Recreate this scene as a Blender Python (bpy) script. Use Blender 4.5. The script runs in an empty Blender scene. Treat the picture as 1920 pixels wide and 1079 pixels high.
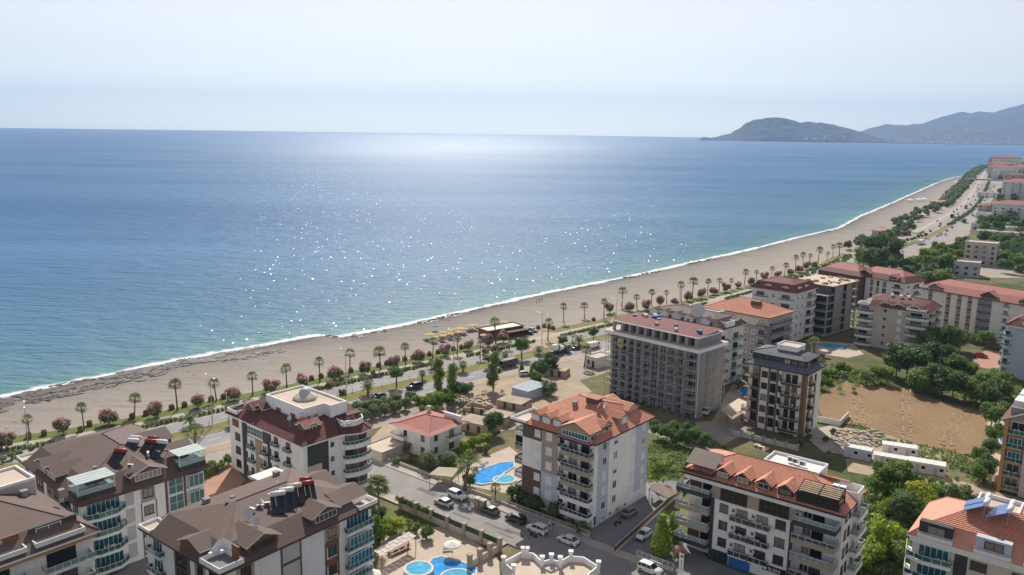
import bpy, math, random
from math import sin, cos, pi, radians, hypot, atan2, sqrt
from mathutils import Vector, Matrix, noise
from mathutils.geometry import tessellate_polygon
SC = bpy.context.scene; COL = SC.collection
rnd = random.Random(7)

# ------------------------------------------------------------------ camera, sky, sun, exposure
FPX, CAMH, PITCH, ROLL = 1560.0, 75.0, radians(10.7), radians(0.83)
cd = bpy.data.cameras.new('camera'); cam = bpy.data.objects.new('camera', cd); COL.objects.link(cam)
cd.sensor_width = 36; cd.lens = 36*FPX/1920; cd.clip_start = 1; cd.clip_end = 60000
cam.matrix_world = Matrix.Translation((0,0,CAMH)) @ Matrix.Rotation(pi/2-PITCH,4,'X') @ Matrix.Rotation(ROLL,4,'Z')
SC.camera = cam
SUN_AZ, SUN_EL = radians(-4.0), radians(41.0)
W = bpy.data.worlds.new('World'); SC.world = W; W.use_nodes = True
wn = W.node_tree; bg = wn.nodes['Background']
sky = wn.nodes.new('ShaderNodeTexSky'); sky.sky_type = 'NISHITA'; sky.sun_disc = False
sky.sun_elevation = SUN_EL; sky.sun_rotation = SUN_AZ; sky.altitude = 0
sky.air_density = 1.0; sky.dust_density = 0.4; sky.ozone_density = 2.0
hs_=wn.nodes.new('ShaderNodeHueSaturation'); hs_.inputs['Saturation'].default_value=.30; hs_.inputs['Hue'].default_value=.55
wn.links.new(sky.outputs[0], hs_.inputs['Color']); wn.links.new(hs_.outputs[0], bg.inputs[0]); bg.inputs[1].default_value = 0.066
ld = bpy.data.lights.new('sun','SUN'); ld.energy = 3.3; ld.angle = radians(0.5); ld.color = (1,.945,.86)
sun = bpy.data.objects.new('sun', ld); COL.objects.link(sun)
sd = Vector((cos(SUN_EL)*sin(SUN_AZ), cos(SUN_EL)*cos(SUN_AZ), sin(SUN_EL)))
sun.rotation_euler = (-sd).to_track_quat('-Z','Y').to_euler(); sun.location = sd*500
SC.view_settings.view_transform = 'Standard'; SC.view_settings.look = 'None'
SC.view_settings.gamma = 1; SC.view_settings.use_curve_mapping = False
SC.view_settings.exposure = 0.75
cy = SC.cycles; cy.max_bounces = 7; cy.diffuse_bounces = 5; cy.glossy_bounces = 2; cy.transmission_bounces = 2
cy.transparent_max_bounces = 8; cy.volume_bounces = 0; cy.use_denoising = True; cy.sample_clamp_indirect = 4
cy.sample_clamp_direct = 40

# ------------------------------------------------------------------ helpers
def at(px, py, z=0.0):
    """ground position that the survey photograph shows at a pixel, on the level z"""
    u = px-960; v = py-539.5; c, s = cos(ROLL), sin(ROLL)
    uu = u*c+v*s; vv = -u*s+v*c
    d = Vector((uu/FPX, cos(PITCH)-vv/FPX*sin(PITCH), -sin(PITCH)-vv/FPX*cos(PITCH)))
    t = (z-CAMH)/d.z
    return Vector((d.x*t, d.y*t, z))
def at2(px, py, z=0.0):
    p = at(px,py,z); return (p.x,p.y)

class MB:
    def __init__(s): s.v=[]; s.f=[]; s.m=[]; s.uv=[]; s.has_uv=False
    def face(s, pts, m=0, uv=None):
        b=len(s.v); s.v += [tuple(p) for p in pts]; s.f.append(tuple(range(b,b+len(pts)))); s.m.append(m)
        s.uv.append(uv)
        if uv: s.has_uv=True
    def box(s, x0,y0,z0,x1,y1,z1,m=0):
        b=len(s.v)
        s.v += [(x0,y0,z0),(x1,y0,z0),(x1,y1,z0),(x0,y1,z0),(x0,y0,z1),(x1,y0,z1),(x1,y1,z1),(x0,y1,z1)]
        for q in ((0,3,2,1),(4,5,6,7),(0,1,5,4),(1,2,6,5),(2,3,7,6),(3,0,4,7)):
            s.f.append(tuple(b+i for i in q)); s.m.append(m); s.uv.append(None)
        return s
    def prism(s, poly, z0, z1, m=0, mt=None, bottom=True):
        n=len(poly); 
        area=sum(poly[i][0]*poly[(i+1)%n][1]-poly[(i+1)%n][0]*poly[i][1] for i in range(n))
        if area<0: poly=poly[::-1]
        b=len(s.v); s.v += [(p[0],p[1],z0) for p in poly]+[(p[0],p[1],z1) for p in poly]
        for i in range(n):
            j=(i+1)%n; s.f.append((b+i,b+j,b+n+j,b+n+i)); s.m.append(m); s.uv.append(None)
        tris=tessellate_polygon([[Vector((p[0],p[1],0)) for p in poly]])
        for t in tris:
            a,bb,c=t
            ar=(poly[bb][0]-poly[a][0])*(poly[c][1]-poly[a][1])-(poly[bb][1]-poly[a][1])*(poly[c][0]-poly[a][0])
            if ar<0: t=(a,c,bb)
            s.f.append(tuple(b+n+i for i in t)); s.m.append(m if mt is None else mt); s.uv.append(None)
            if bottom: s.f.append(tuple(b+i for i in t[::-1])); s.m.append(m); s.uv.append(None)
        return s
    def flat(s, poly, z, m=0):
        tris=tessellate_polygon([[Vector((p[0],p[1],0)) for p in poly]])
        b=len(s.v); s.v += [(p[0],p[1],p[2] if len(p)>2 else z) for p in poly]
        for t in tris:
            a,bb,c=t
            ar=(poly[bb][0]-poly[a][0])*(poly[c][1]-poly[a][1])-(poly[bb][1]-poly[a][1])*(poly[c][0]-poly[a][0])
            if ar<0: t=(a,c,bb)
            s.f.append(tuple(b+i for i in t)); s.m.append(m); s.uv.append(None)
        return s
    def tube(s, pts, rs, n=6, m=0, cap=True):
        pts=[Vector(p) for p in pts]
        if not isinstance(rs,(list,tuple)): rs=[rs]*len(pts)
        rings=[]
        for i,p in enumerate(pts):
            d=(pts[min(i+1,len(pts)-1)]-pts[max(i-1,0)]).normalized()
            a=Vector((0,0,1)) if abs(d.z)<.9 else Vector((1,0,0))
            u=d.cross(a).normalized(); w=u.cross(d)
            b=len(s.v); rings.append(b)
            for k in range(n):
                t=2*pi*k/n; q=p+(u*cos(t)+w*sin(t))*rs[i]; s.v.append(tuple(q))
        for i in range(len(pts)-1):
            for k in range(n):
                k2=(k+1)%n
                s.f.append((rings[i]+k2,rings[i]+k,rings[i+1]+k,rings[i+1]+k2)); s.m.append(m); s.uv.append(None)
        if cap:
            s.f.append(tuple(rings[0]+k for k in range(n))); s.m.append(m); s.uv.append(None)
            s.f.append(tuple(rings[-1]+k for k in range(n))[::-1]); s.m.append(m); s.uv.append(None)
        return s
    def bar(s,p,q,r,m=0,n=4): return s.tube([p,q],r,n,m)
    def mesh(s, name, mats, smooth=False):
        me=bpy.data.meshes.new(name); me.from_pydata(s.v,[],s.f)
        for m in (mats if isinstance(mats,(list,tuple)) else [mats]): me.materials.append(m)
        me.polygons.foreach_set('material_index', s.m)
        if smooth: me.polygons.foreach_set('use_smooth',[True]*len(s.f))
        if s.has_uv:
            ul=me.uv_layers.new(name='UVMap'); flat=[]
            for f,uv in zip(s.f,s.uv):
                for i in range(len(f)): flat += list(uv[i]) if uv else [0,0]
            ul.data.foreach_set('uv',flat)
        me.update(); return me

def link(name, me, parent=None, loc=(0,0,0), rz=0.0, sc=None, kind=None):
    o=bpy.data.objects.new(name, me); COL.objects.link(o)
    o.location=loc; o.rotation_euler=(0,0,rz)
    if sc is not None: o.scale=(sc,sc,sc) if isinstance(sc,(int,float)) else sc
    if parent: o.parent=parent
    if kind: o['kind']=kind
    return o
def tag(o,label,cat,group=None):
    o['label']=label; o['category']=cat
    if group: o['group']=group
    return o
def thing(name,label,cat,loc=(0,0,0),rz=0.0,group=None,me=None,sc=None):
    return tag(link(name,me,None,loc,rz,sc),label,cat,group)
def children(o): return CH.get(o,[])
def struct(name,mb,mats,loc=(0,0,0),kind='structure'):
    return link(name,mb.mesh(name,mats),None,loc,0,None,kind)
ORD='first second third fourth fifth sixth seventh eighth ninth tenth eleventh twelfth thirteenth fourteenth fifteenth sixteenth seventeenth eighteenth nineteenth twentieth'.split()
def ordn(i):
    if i<20: return ORD[i]
    t=['twenty','thirty','forty','fifty'][(i-19)//10] if (i+1)%10 else None
    if t is None: return {30:'thirtieth',40:'fortieth',50:'fiftieth',60:'sixtieth'}[i+1]
    return ['','','twenty','thirty','forty','fifty'][(i+1)//10]+'-'+ORD[(i+1)%10-1]

# ------------------------------------------------------------------ materials
def nodes(name):
    m=bpy.data.materials.new(name); m.use_nodes=True
    nt=m.node_tree; return m,nt,nt.nodes['Principled BSDF']
def N(nt,t,**k):
    n=nt.nodes.new(t)
    for a,v in k.items():
        if a.startswith('i_'): n.inputs[a[2:].replace('_',' ')].default_value=v
        else: setattr(n,a,v)
    return n
def ramp(nt,src,stops):
    r=N(nt,'ShaderNodeValToRGB'); el=r.color_ramp.elements
    while len(el)<len(stops): el.new(.5)
    for e,(p,c) in zip(el,stops): e.position=p; e.color=(*c,1) if len(c)==3 else c
    nt.links.new(src,r.inputs[0]); return r
def coord(nt,world=True):
    if world: return N(nt,'ShaderNodeNewGeometry').outputs['Position']
    return N(nt,'ShaderNodeTexCoord').outputs['Object']
def noise_(nt,co,scale,detail=4,rough=.6):
    n=N(nt,'ShaderNodeTexNoise'); n.inputs['Scale'].default_value=scale; n.inputs['Detail'].default_value=detail
    n.inputs['Roughness'].default_value=rough; nt.links.new(co,n.inputs['Vector']); return n
def mixc(nt,a,b,f,mode='MIX'):
    m=N(nt,'ShaderNodeMix',data_type='RGBA',blend_type=mode)
    for s,i in ((f,0),(a,6),(b,7)):
        if hasattr(s,'links'): nt.links.new(s,m.inputs[i])
        else: m.inputs[i].default_value=s if i==0 else (*s,1)
    return m.outputs[2]
def mul(c,k): return tuple(min(1,x*k) for x in c)
def mat(name,col,rough=.8,var=.12,scale=1.5,bump=0.0,spec=.3,metal=0.0,rand=0.0,fine=0.0,streak=0.0):
    m,nt,p=nodes(name); co=coord(nt)
    n1=noise_(nt,co,scale*.35,5,.65)
    r=ramp(nt,n1.outputs[0],[(.3,mul(col,1-var)),(.7,mul(col,1+var))]); out=r.outputs[0]
    if fine:
        n2=noise_(nt,co,scale*6,3,.7)
        r2=ramp(nt,n2.outputs[0],[(.3,(1-fine,)*3),(.7,(1+fine*.6,)*3)])
        out=mixc(nt,out,r2.outputs[0],1.0,'MULTIPLY')
    if streak:
        mp=N(nt,'ShaderNodeMapping'); mp.inputs['Scale'].default_value=(1.6,1.6,.12); nt.links.new(co,mp.inputs[0]); n4=noise_(nt,mp.outputs[0],1,5,.7)
        r4=ramp(nt,n4.outputs[0],[(.25,(1-streak*1.6,1-streak*1.7,1-streak*2)),(.5,(1,1,1))]); out=mixc(nt,out,r4.outputs[0],1.0,'MULTIPLY')
    if rand:
        oi=N(nt,'ShaderNodeObjectInfo'); rr=ramp(nt,oi.outputs['Random'],[(0,(1-rand,)*3),(1,(1+rand,)*3)])
        out=mixc(nt,out,rr.outputs[0],1.0,'MULTIPLY')
    nt.links.new(out,p.inputs['Base Color'])
    p.inputs['Roughness'].default_value=rough; p.inputs['Metallic'].default_value=metal
    p.inputs['Specular IOR Level'].default_value=spec
    if bump:
        b=N(nt,'ShaderNodeBump'); b.inputs['Strength'].default_value=bump; b.inputs['Distance'].default_value=.05
        n3=noise_(nt,co,scale*4,4,.7); nt.links.new(n3.outputs[0],b.inputs['Height']); nt.links.new(b.outputs[0],p.inputs['Normal'])
    return m
def leafmat(name,c1,c2,trans=.25,hv=.25):
    m,nt,p=nodes(name); co=coord(nt)
    n1=noise_(nt,co,.9,4,.7); g=N(nt,'ShaderNodeNewGeometry')
    r=ramp(nt,n1.outputs[0],[(.3,c1),(.7,c2)])
    rr=ramp(nt,g.outputs['Random Per Island'],[(0,(1-hv,)*3),(1,(1+hv,)*3)])
    oi=N(nt,'ShaderNodeObjectInfo'); ro=ramp(nt,oi.outputs['Random'],[(0,(.82,.86,.85)),(1,(1.15,1.1,1.0))])
    out=mixc(nt,mixc(nt,r.outputs[0],rr.outputs[0],1,'MULTIPLY'),ro.outputs[0],1,'MULTIPLY')
    nt.links.new(out,p.inputs['Base Color']); p.inputs['Roughness'].default_value=.6
    p.inputs['Specular IOR Level'].default_value=.25
    t=N(nt,'ShaderNodeBsdfTranslucent'); nt.links.new(out,t.inputs[0])
    mx=N(nt,'ShaderNodeMixShader'); mx.inputs[0].default_value=trans
    o=nt.nodes['Material Output']; nt.links.new(p.outputs[0],mx.inputs[1]); nt.links.new(t.outputs[0],mx.inputs[2]); nt.links.new(mx.outputs[0],o.inputs[0])
    return m
def glassmat(name,col,rough=.06,curt=None,spec=.5):
    m,nt,p=nodes(name)
    if curt:
        oi=N(nt,'ShaderNodeObjectInfo')
        r=ramp(nt,oi.outputs['Random'],[(0,col),(.5,mul(col,1.6)),(.62,mul(curt,.45)),(1,curt)])
        tc=coord(nt,False); w=N(nt,'ShaderNodeTexWave'); w.inputs['Scale'].default_value=2.2; w.inputs['Distortion'].default_value=2
        nt.links.new(tc,w.inputs[0]); rw=ramp(nt,w.outputs[0],[(0,(.65,)*3),(1,(1.2,)*3)])
        nt.links.new(mixc(nt,r.outputs[0],rw.outputs[0],1,'MULTIPLY'),p.inputs['Base Color'])
    else: p.inputs['Base Color'].default_value=(*col,1)
    p.inputs['Roughness'].default_value=rough; p.inputs['Specular IOR Level'].default_value=spec
    return m
def tilemat(name,col,var=.3,w=.3,h=.36,rib=.5,mortar=.55):
    """roof tiles: UV is in metres along the eave and up the slope"""
    m,nt,p=nodes(name); uv=N(nt,'ShaderNodeUVMap').outputs[0]
    b=N(nt,'ShaderNodeTexBrick'); b.offset=.5
    b.inputs['Color1'].default_value=(*mul(col,1-var),1); b.inputs['Color2'].default_value=(*mul(col,1+var),1)
    b.inputs['Mortar'].default_value=(*mul(col,mortar),1); b.inputs['Scale'].default_value=1
    b.inputs['Mortar Size'].default_value=.03; b.inputs['Brick Width'].default_value=w; b.inputs['Row Height'].default_value=h
    nt.links.new(uv,b.inputs[0])
    n=noise_(nt,coord(nt),.35,5,.7); r=ramp(nt,n.outputs[0],[(.3,(.9,.91,.92)),(.7,(1.07,1.06,1.05))])
    nt.links.new(mixc(nt,b.outputs[0],r.outputs[0],1,'MULTIPLY'),p.inputs['Base Color'])
    p.inputs['Roughness'].default_value=.75; p.inputs['Specular IOR Level'].default_value=.2
    wv=N(nt,'ShaderNodeTexWave',bands_direction='X'); wv.inputs['Scale'].default_value=1/w*.314; nt.links.new(uv,wv.inputs[0])
    bp=N(nt,'ShaderNodeBump'); bp.inputs['Strength'].default_value=rib; bp.inputs['Distance'].default_value=.06
    nt.links.new(wv.outputs[0],bp.inputs['Height']); nt.links.new(bp.outputs[0],p.inputs['Normal'])
    return m
M={}
M['white']=mat('white_render',(.84,.83,.82),.85,.05,.6,fine=.03,streak=.09)
M['white2']=mat('off_white_render',(.76,.74,.70),.85,.07,.6,fine=.04,streak=.12)
M['cream']=mat('cream_render',(.60,.55,.44),.85,.07,.6,streak=.1)
M['tan']=mat('tan_render',(.40,.33,.25),.85,.07,.8,streak=.1)
M['beige']=mat('beige_render',(.54,.49,.43),.85,.08,.6,streak=.12)
M['bluegrey']=mat('blue_grey_render',(.50,.54,.62),.85,.06,.6)
M['brownclad']=mat('brown_cladding',(.15,.095,.07),.7,.15,2,fine=.15)
M['wood']=mat('wood_cladding',(.20,.10,.055),.6,.15,2,fine=.15)
M['dark']=mat('anthracite_cladding',(.055,.055,.06),.6,.12,1,fine=.1)
M['green_dk']=mat('dark_green_cladding',(.055,.065,.06),.5,.12,1)
M['grey']=mat('grey_render',(.28,.28,.29),.85,.1,.8,streak=.12)
M['ltgrey']=mat('light_grey_render',(.50,.50,.50),.85,.1,.8)
M['concrete']=mat('concrete',(.37,.36,.345),.9,.18,.7,.2,fine=.15,streak=.15)
M['brick']=mat('raw_blockwork',(.30,.29,.275),.9,.2,1.2,.3,fine=.2)
M['peach']=mat('peach_render',(.58,.36,.27),.85,.06,.6)
M['aqua']=mat('pale_aqua_render',(.48,.60,.60),.85,.06,.6)
M['orange']=mat('orange_trim',(.46,.25,.09),.7,.08,.8)
M['wtrim']=mat('white_trim',(.85,.84,.83),.6,.03,1)
M['frame_w']=mat('white_frame',(.78,.78,.77),.4,.03,1)
M['frame_b']=mat('brown_frame',(.13,.07,.045),.5,.1,1)
M['frame_k']=mat('dark_frame',(.03,.03,.033),.4,.1,1)
M['shutter']=mat('white_shutter',(.80,.80,.82),.6,.04,1)
M['steel']=mat('brushed_steel',(.62,.63,.64),.35,.05,1,metal=.7)
M['galv']=mat('galvanised_steel',(.42,.43,.44),.5,.15,1,metal=.4)
M['glass']=glassmat('window_glass',(.018,.026,.03),.06,(.36,.33,.28))
M['dglass']=glassmat('dark_glass',(.012,.018,.022),.05)
M['tglass']=glassmat('teal_glass',(.02,.11,.13),.08)
M['gglass']=glassmat('green_glass',(.03,.13,.10),.08)
M['bglass']=glassmat('blue_glass',(.02,.09,.17),.08)
M['pglass']=glassmat('pale_balcony_glass',(.22,.31,.30),.15)
M['smoke']=glassmat('smoked_balcony_glass',(.045,.05,.052),.1)
M['orange_tile']=tilemat('orange_roof_tile',(.72,.325,.215),.15)
M['salmon_tile']=tilemat('salmon_roof_tile',(.66,.32,.23),.06,.4,.4,.15,.9)
M['dkred_tile']=tilemat('dark_red_roof_tile',(.17,.072,.063),.14,.35,.3,.15,.7)
M['red_tile']=tilemat('red_roof_sheet',(.42,.17,.14),.1,.5,.5,.2,.8)
M['brown_shingle']=tilemat('brown_roof_shingle',(.172,.122,.102),.12,.33,.14,.06,.75)
M['maroon_shingle']=tilemat('maroon_roof_shingle',(.20,.072,.063),.12,.33,.14,.06,.75)
M['grey_shingle']=tilemat('grey_roof_shingle',(.15,.155,.175),.22,.5,.3,.06,.6)
M['fascia_k']=mat('dark_fascia',(.04,.032,.03),.5,.1,1)
M['fascia_b']=mat('brown_fascia',(.10,.06,.045),.6,.1,1)
M['screed']=mat('roof_screed',(.56,.46,.36),.9,.12,.7,fine=.08)
M['roofwhite']=mat('white_flat_roof',(.70,.69,.66),.9,.06,.7,fine=.05)
M['polycarb']=mat('pale_polycarbonate_roof',(.42,.49,.47),.5,.08,1)
M['bluesteel']=mat('blue_grey_sheet_metal',(.27,.33,.38),.65,.15,1)
M['ac']=mat('air_conditioner_casing',(.66,.66,.64),.5,.06,1)
M['ac_grille']=mat('air_conditioner_grille',(.12,.12,.13),.6,.1,1)
M['plank']=mat('timber_plank',(.38,.28,.18),.8,.2,2,fine=.2)
M['black']=mat('black_metal',(.015,.015,.017),.45,.1,1)
M['tire']=mat('tyre_rubber',(.015,.015,.015),.85,.1,1)
M['canvas']=mat('cream_canvas',(.72,.68,.60),.85,.05,1)
M['yellow']=mat('yellow_canvas',(.70,.50,.22),.85,.06,1)
M['tealcv']=mat('teal_canvas',(.12,.42,.38),.85,.06,1)
M['bluecv']=mat('blue_tarpaulin',(.03,.14,.42),.6,.1,1)
M['redtank']=mat('red_tank',(.28,.035,.03),.4,.1,1)
M['whitetank']=mat('white_tank',(.72,.72,.72),.4,.06,1)
M['creamtank']=mat('cream_tank',(.60,.55,.36),.4,.06,1)
M['solar']=glassmat('solar_collector',(.012,.016,.024),.12)
M['solarblue']=glassmat('blue_solar_collector',(.09,.16,.36),.22)
# ------------------------------------------------------------------ setting: coast line
SEAZ=-0.5
wl_px=[(0,747),(60,734),(120,722),(200,706),(300,684),(400,666),(500,648),(600,630),(640,634),(700,622),(780,607),(840,593),(900,579),(1000,557),(1100,536),(1200,516),(1300,493),(1400,471),(1480,451),(1530,439),(1580,426),(1610,409),(1640,396),(1680,379),(1720,361),(1780,336),(1840,325),(1890,317)]
wl=[(-520,-190),(-330,20),(-200,158)]+[at2(x,y,SEAZ) for x,y in wl_px]+[(1500,2440),(1900,3000),(2600,3900),(3400,5000),(4100,6300),(4800,7600),(5200,8600)]
def catmull(P,step):
    out=[]
    for i in range(len(P)-1):
        p0=P[max(i-1,0)];p1=P[i];p2=P[i+1];p3=P[min(i+2,len(P)-1)]
        n=max(1,int(hypot(p2[0]-p1[0],p2[1]-p1[1])/step))
        for k in range(n):
            t=k/n
            out.append(tuple(.5*(2*p1[j]+(p2[j]-p0[j])*t+(2*p0[j]-5*p1[j]+4*p2[j]-p3[j])*t*t+(3*p1[j]-p0[j]-3*p2[j]+p3[j])*t**3) for j in (0,1)))
    out.append(P[-1]); return out
def dens(P,step,far):
    out=[]
    for p in catmull(P,step):
        d=hypot(*p)
        if not out or hypot(p[0]-out[-1][0],p[1]-out[-1][1])>=max(step,d*far)*.95: out.append(p)
    return out
WL=dens(wl,3.0,.012)
WL=[(p[0]+1.1*noise.noise((p[0]*.06,p[1]*.06,0))-1.0*noise.noise((p[0]*.2,p[1]*.2,3)),p[1]+1.1*noise.noise((p[0]*.07,p[1]*.07,9))) for p in WL]
IN=(cos(radians(-42)),sin(radians(-42)))           # inland direction
def strip(name,line,offs,zs,mats,kind='structure',uv=True,dirv=IN,jit=None):
    mb=MB(); n=len(offs)
    P=[[(p[0]+dirv[0]*o,p[1]+dirv[1]*o,z) for o,z in zip(offs,zs)] for p in line]
    L=0
    for i in range(len(line)-1):
        d=hypot(line[i+1][0]-line[i][0],line[i+1][1]-line[i][1])
        for k in range(n-1):
            mb.face([P[i][k],P[i][k+1],P[i+1][k+1],P[i+1][k]][::-1] if offs[-1]<offs[0] else [P[i][k],P[i][k+1],P[i+1][k+1],P[i+1][k]],0,
              ([(offs[k],L),(offs[k+1],L),(offs[k+1],L+d),(offs[k],L+d)][::-1] if offs[-1]<offs[0] else [(offs[k],L),(offs[k+1],L),(offs[k+1],L+d),(offs[k],L+d)]))
        L+=d
    return struct(name,mb,mats,kind=kind)

# sea: shallow water towards the shore is paler and greener
def seamat():
    m,nt,p=nodes('sea_water'); uv=N(nt,'ShaderNodeUVMap'); sx=N(nt,'ShaderNodeSeparateXYZ'); nt.links.new(uv.outputs[0],sx.inputs[0])
    pos=coord(nt)
    mr=N(nt,'ShaderNodeMapRange'); mr.inputs[1].default_value=0; mr.inputs[2].default_value=260; nt.links.new(sx.outputs[0],mr.inputs[0])
    deep=ramp(nt,mr.outputs[0],[(0,(.16,.26,.27)),(.02,(.13,.25,.28)),(.08,(.11,.215,.28)),(.25,(.10,.20,.30)),(1,(.10,.195,.335))])
    mp=N(nt,'ShaderNodeMapping'); mp.inputs['Scale'].default_value=(.0016,.007,1); mp.inputs['Rotation'].default_value=(0,0,radians(-8)); nt.links.new(pos,mp.inputs[0])
    big=noise_(nt,mp.outputs[0],1,5,.6); rb=ramp(nt,big.outputs[0],[(.35,(.82,.85,.88)),(.7,(1.18,1.14,1.1))])
    col=mixc(nt,deep.outputs[0],rb.outputs[0],1,'MULTIPLY'); nt.links.new(col,p.inputs['Base Color'])
    p.inputs['Specular IOR Level'].default_value=0; p.inputs['Roughness'].default_value=1
    def wave(sx_,sy_,rot,dist,prev,det=3):
        mp_=N(nt,'ShaderNodeMapping'); mp_.inputs['Scale'].default_value=(sx_,sy_,1); mp_.inputs['Rotation'].default_value=(0,0,radians(rot)); nt.links.new(pos,mp_.inputs[0])
        w_=noise_(nt,mp_.outputs[0],1,det,.6); b_=N(nt,'ShaderNodeBump'); b_.inputs['Strength'].default_value=1; b_.inputs['Distance'].default_value=dist; nt.links.new(w_.outputs[0],b_.inputs['Height'])
        if prev: nt.links.new(prev.outputs[0],b_.inputs['Normal'])
        return b_
    b1=wave(.045,.13,-14,1.9,None); b2=wave(.16,.34,10,.95,b1); b3=wave(.6,1.0,0,.22,b2)
    fr=N(nt,'ShaderNodeFresnel'); fr.inputs[0].default_value=1.33; nt.links.new(b3.outputs[0],fr.inputs['Normal'])
    fm=N(nt,'ShaderNodeMath',operation='MULTIPLY'); fm.inputs[1].default_value=.32; nt.links.new(fr.outputs[0],fm.inputs[0])
    fc_=N(nt,'ShaderNodeMath',operation='MINIMUM'); fc_.inputs[1].default_value=.08; nt.links.new(fm.outputs[0],fc_.inputs[0])
    dt=N(nt,'ShaderNodeVectorMath',operation='DOT_PRODUCT'); dt.inputs[1].default_value=(-.743,.669,0); nt.links.new(pos,dt.inputs[0])
    of=N(nt,'ShaderNodeMapRange',interpolation_type='SMOOTHSTEP'); of.inputs[1].default_value=350; of.inputs[2].default_value=2600; of.inputs[3].default_value=.30; of.inputs[4].default_value=.72; nt.links.new(dt.outputs['Value'],of.inputs[0])
    fo_=N(nt,'ShaderNodeMath',operation='MULTIPLY'); nt.links.new(fc_.outputs[0],fo_.inputs[0]); nt.links.new(of.outputs[0],fo_.inputs[1])
    g1=N(nt,'ShaderNodeBsdfGlossy',distribution='BECKMANN'); g1.inputs['Roughness'].default_value=.49; g1.inputs['Color'].default_value=(1,1,1,1); nt.links.new(b1.outputs[0],g1.inputs['Normal'])
    g2=N(nt,'ShaderNodeBsdfGlossy',distribution='BECKMANN'); g2.inputs['Roughness'].default_value=.15; g2.inputs['Color'].default_value=(1,1,1,1)
    m4=N(nt,'ShaderNodeMapping'); m4.inputs['Scale'].default_value=(1.9,.75,1); m4.inputs['Rotation'].default_value=(0,0,radians(4)); nt.links.new(pos,m4.inputs[0]); vo=N(nt,'ShaderNodeTexVoronoi'); vo.inputs['Scale'].default_value=1; nt.links.new(m4.outputs[0],vo.inputs[0])
    va=N(nt,'ShaderNodeVectorMath',operation='SUBTRACT'); va.inputs[1].default_value=(.5,.5,.5); nt.links.new(vo.outputs['Color'],va.inputs[0]); vm=N(nt,'ShaderNodeVectorMath',operation='MULTIPLY'); vm.inputs[1].default_value=(.62,.62,0); nt.links.new(va.outputs[0],vm.inputs[0])
    vd=N(nt,'ShaderNodeVectorMath',operation='ADD'); vd.inputs[1].default_value=(0,0,1); nt.links.new(vm.outputs[0],vd.inputs[0]); vn=N(nt,'ShaderNodeVectorMath',operation='NORMALIZE'); nt.links.new(vd.outputs[0],vn.inputs[0]); nt.links.new(vn.outputs[0],g2.inputs['Normal'])
    gm=N(nt,'ShaderNodeMixShader'); vz=N(nt,'ShaderNodeSeparateXYZ'); nt.links.new(vo.outputs['Color'],vz.inputs[0]); vg=N(nt,'ShaderNodeMath',operation='GREATER_THAN'); vg.inputs[1].default_value=.72; nt.links.new(vz.outputs[2],vg.inputs[0]); vk=N(nt,'ShaderNodeMath',operation='MULTIPLY'); vk.inputs[1].default_value=.22; nt.links.new(vg.outputs[0],vk.inputs[0]); nt.links.new(vk.outputs[0],gm.inputs[0]); nt.links.new(g1.outputs[0],gm.inputs[1]); nt.links.new(g2.outputs[0],gm.inputs[2])
    mx=N(nt,'ShaderNodeMixShader'); nt.links.new(fo_.outputs[0],mx.inputs[0]); nt.links.new(p.outputs[0],mx.inputs[1]); nt.links.new(gm.outputs[0],mx.inputs[2])
    nt.links.new(b3.outputs[0],p.inputs['Normal']); nt.links.new(mx.outputs[0],nt.nodes['Material Output'].inputs[0])
    return m
M['sea']=seamat()
mb=MB(); R=15400; n=96
for k in range(n):
    a,b=2*pi*k/n,2*pi*(k+1)/n
    rs=[0,300,900,2500,6000,R]
    for r0,r1 in zip(rs,rs[1:]):
        q=[(r0*cos(a),r0*sin(a),-.75),(r1*cos(a),r1*sin(a),-.75),(r1*cos(b),r1*sin(b),-.75),(r0*cos(b),r0*sin(b),-.75)]
        if r0==0: q=q[1:3]+[q[0]]; q=[(0,0,-.75)]+q[:2]
        mb.face(q,0,[(999,0)]*len(q))
sea=struct('sea',mb,M['sea'])
strip('shallow_water',WL,[6,0,-3,-8,-18,-40,-80,-160,-300],[SEAZ]*8+[-.74],M['sea']).location.z=0
# uv holds the distance from the shore: flip the sign for the seaward side
uvl=bpy.data.objects['shallow_water'].data.uv_layers[0].data
for d in uvl: d.uv[0]=max(0,-d.uv[0])

# foam along the waterline
def foammat():
    m,nt,p=nodes('surf_foam'); uv=N(nt,'ShaderNodeUVMap'); sx=N(nt,'ShaderNodeSeparateXYZ'); nt.links.new(uv.outputs[0],sx.inputs[0])
    pos=coord(nt); n1=noise_(nt,pos,.35,6,.75); n2=noise_(nt,pos,.05,3,.6)
    dist=N(nt,'ShaderNodeMath',operation='ABSOLUTE'); a=N(nt,'ShaderNodeMath',operation='ADD'); a.inputs[1].default_value=1.5
    nt.links.new(sx.outputs[0],a.inputs[0]); nt.links.new(a.outputs[0],dist.inputs[0])
    f=N(nt,'ShaderNodeMapRange'); f.inputs[1].default_value=0; f.inputs[2].default_value=5.5; f.inputs[3].default_value=.31; f.inputs[4].default_value=-.36; nt.links.new(dist.outputs[0],f.inputs[0])
    s=N(nt,'ShaderNodeMath',operation='ADD'); nt.links.new(n1.outputs[0],s.inputs[0]); nt.links.new(f.outputs[0],s.inputs[1])
    s2=N(nt,'ShaderNodeMath',operation='MULTIPLY_ADD'); s2.inputs[1].default_value=.5; nt.links.new(n2.outputs[0],s2.inputs[0]); nt.links.new(s.outputs[0],s2.inputs[2])
    al=ramp(nt,s2.outputs[0],[(.74,(0,0,0)),(1.0,(.9,.9,.9))])
    p.inputs['Base Color'].default_value=(.74,.76,.77,1); p.inputs['Roughness'].default_value=.6
    nt.links.new(al.outputs[0],p.inputs['Alpha']); return m
M['foam']=foammat()
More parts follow.
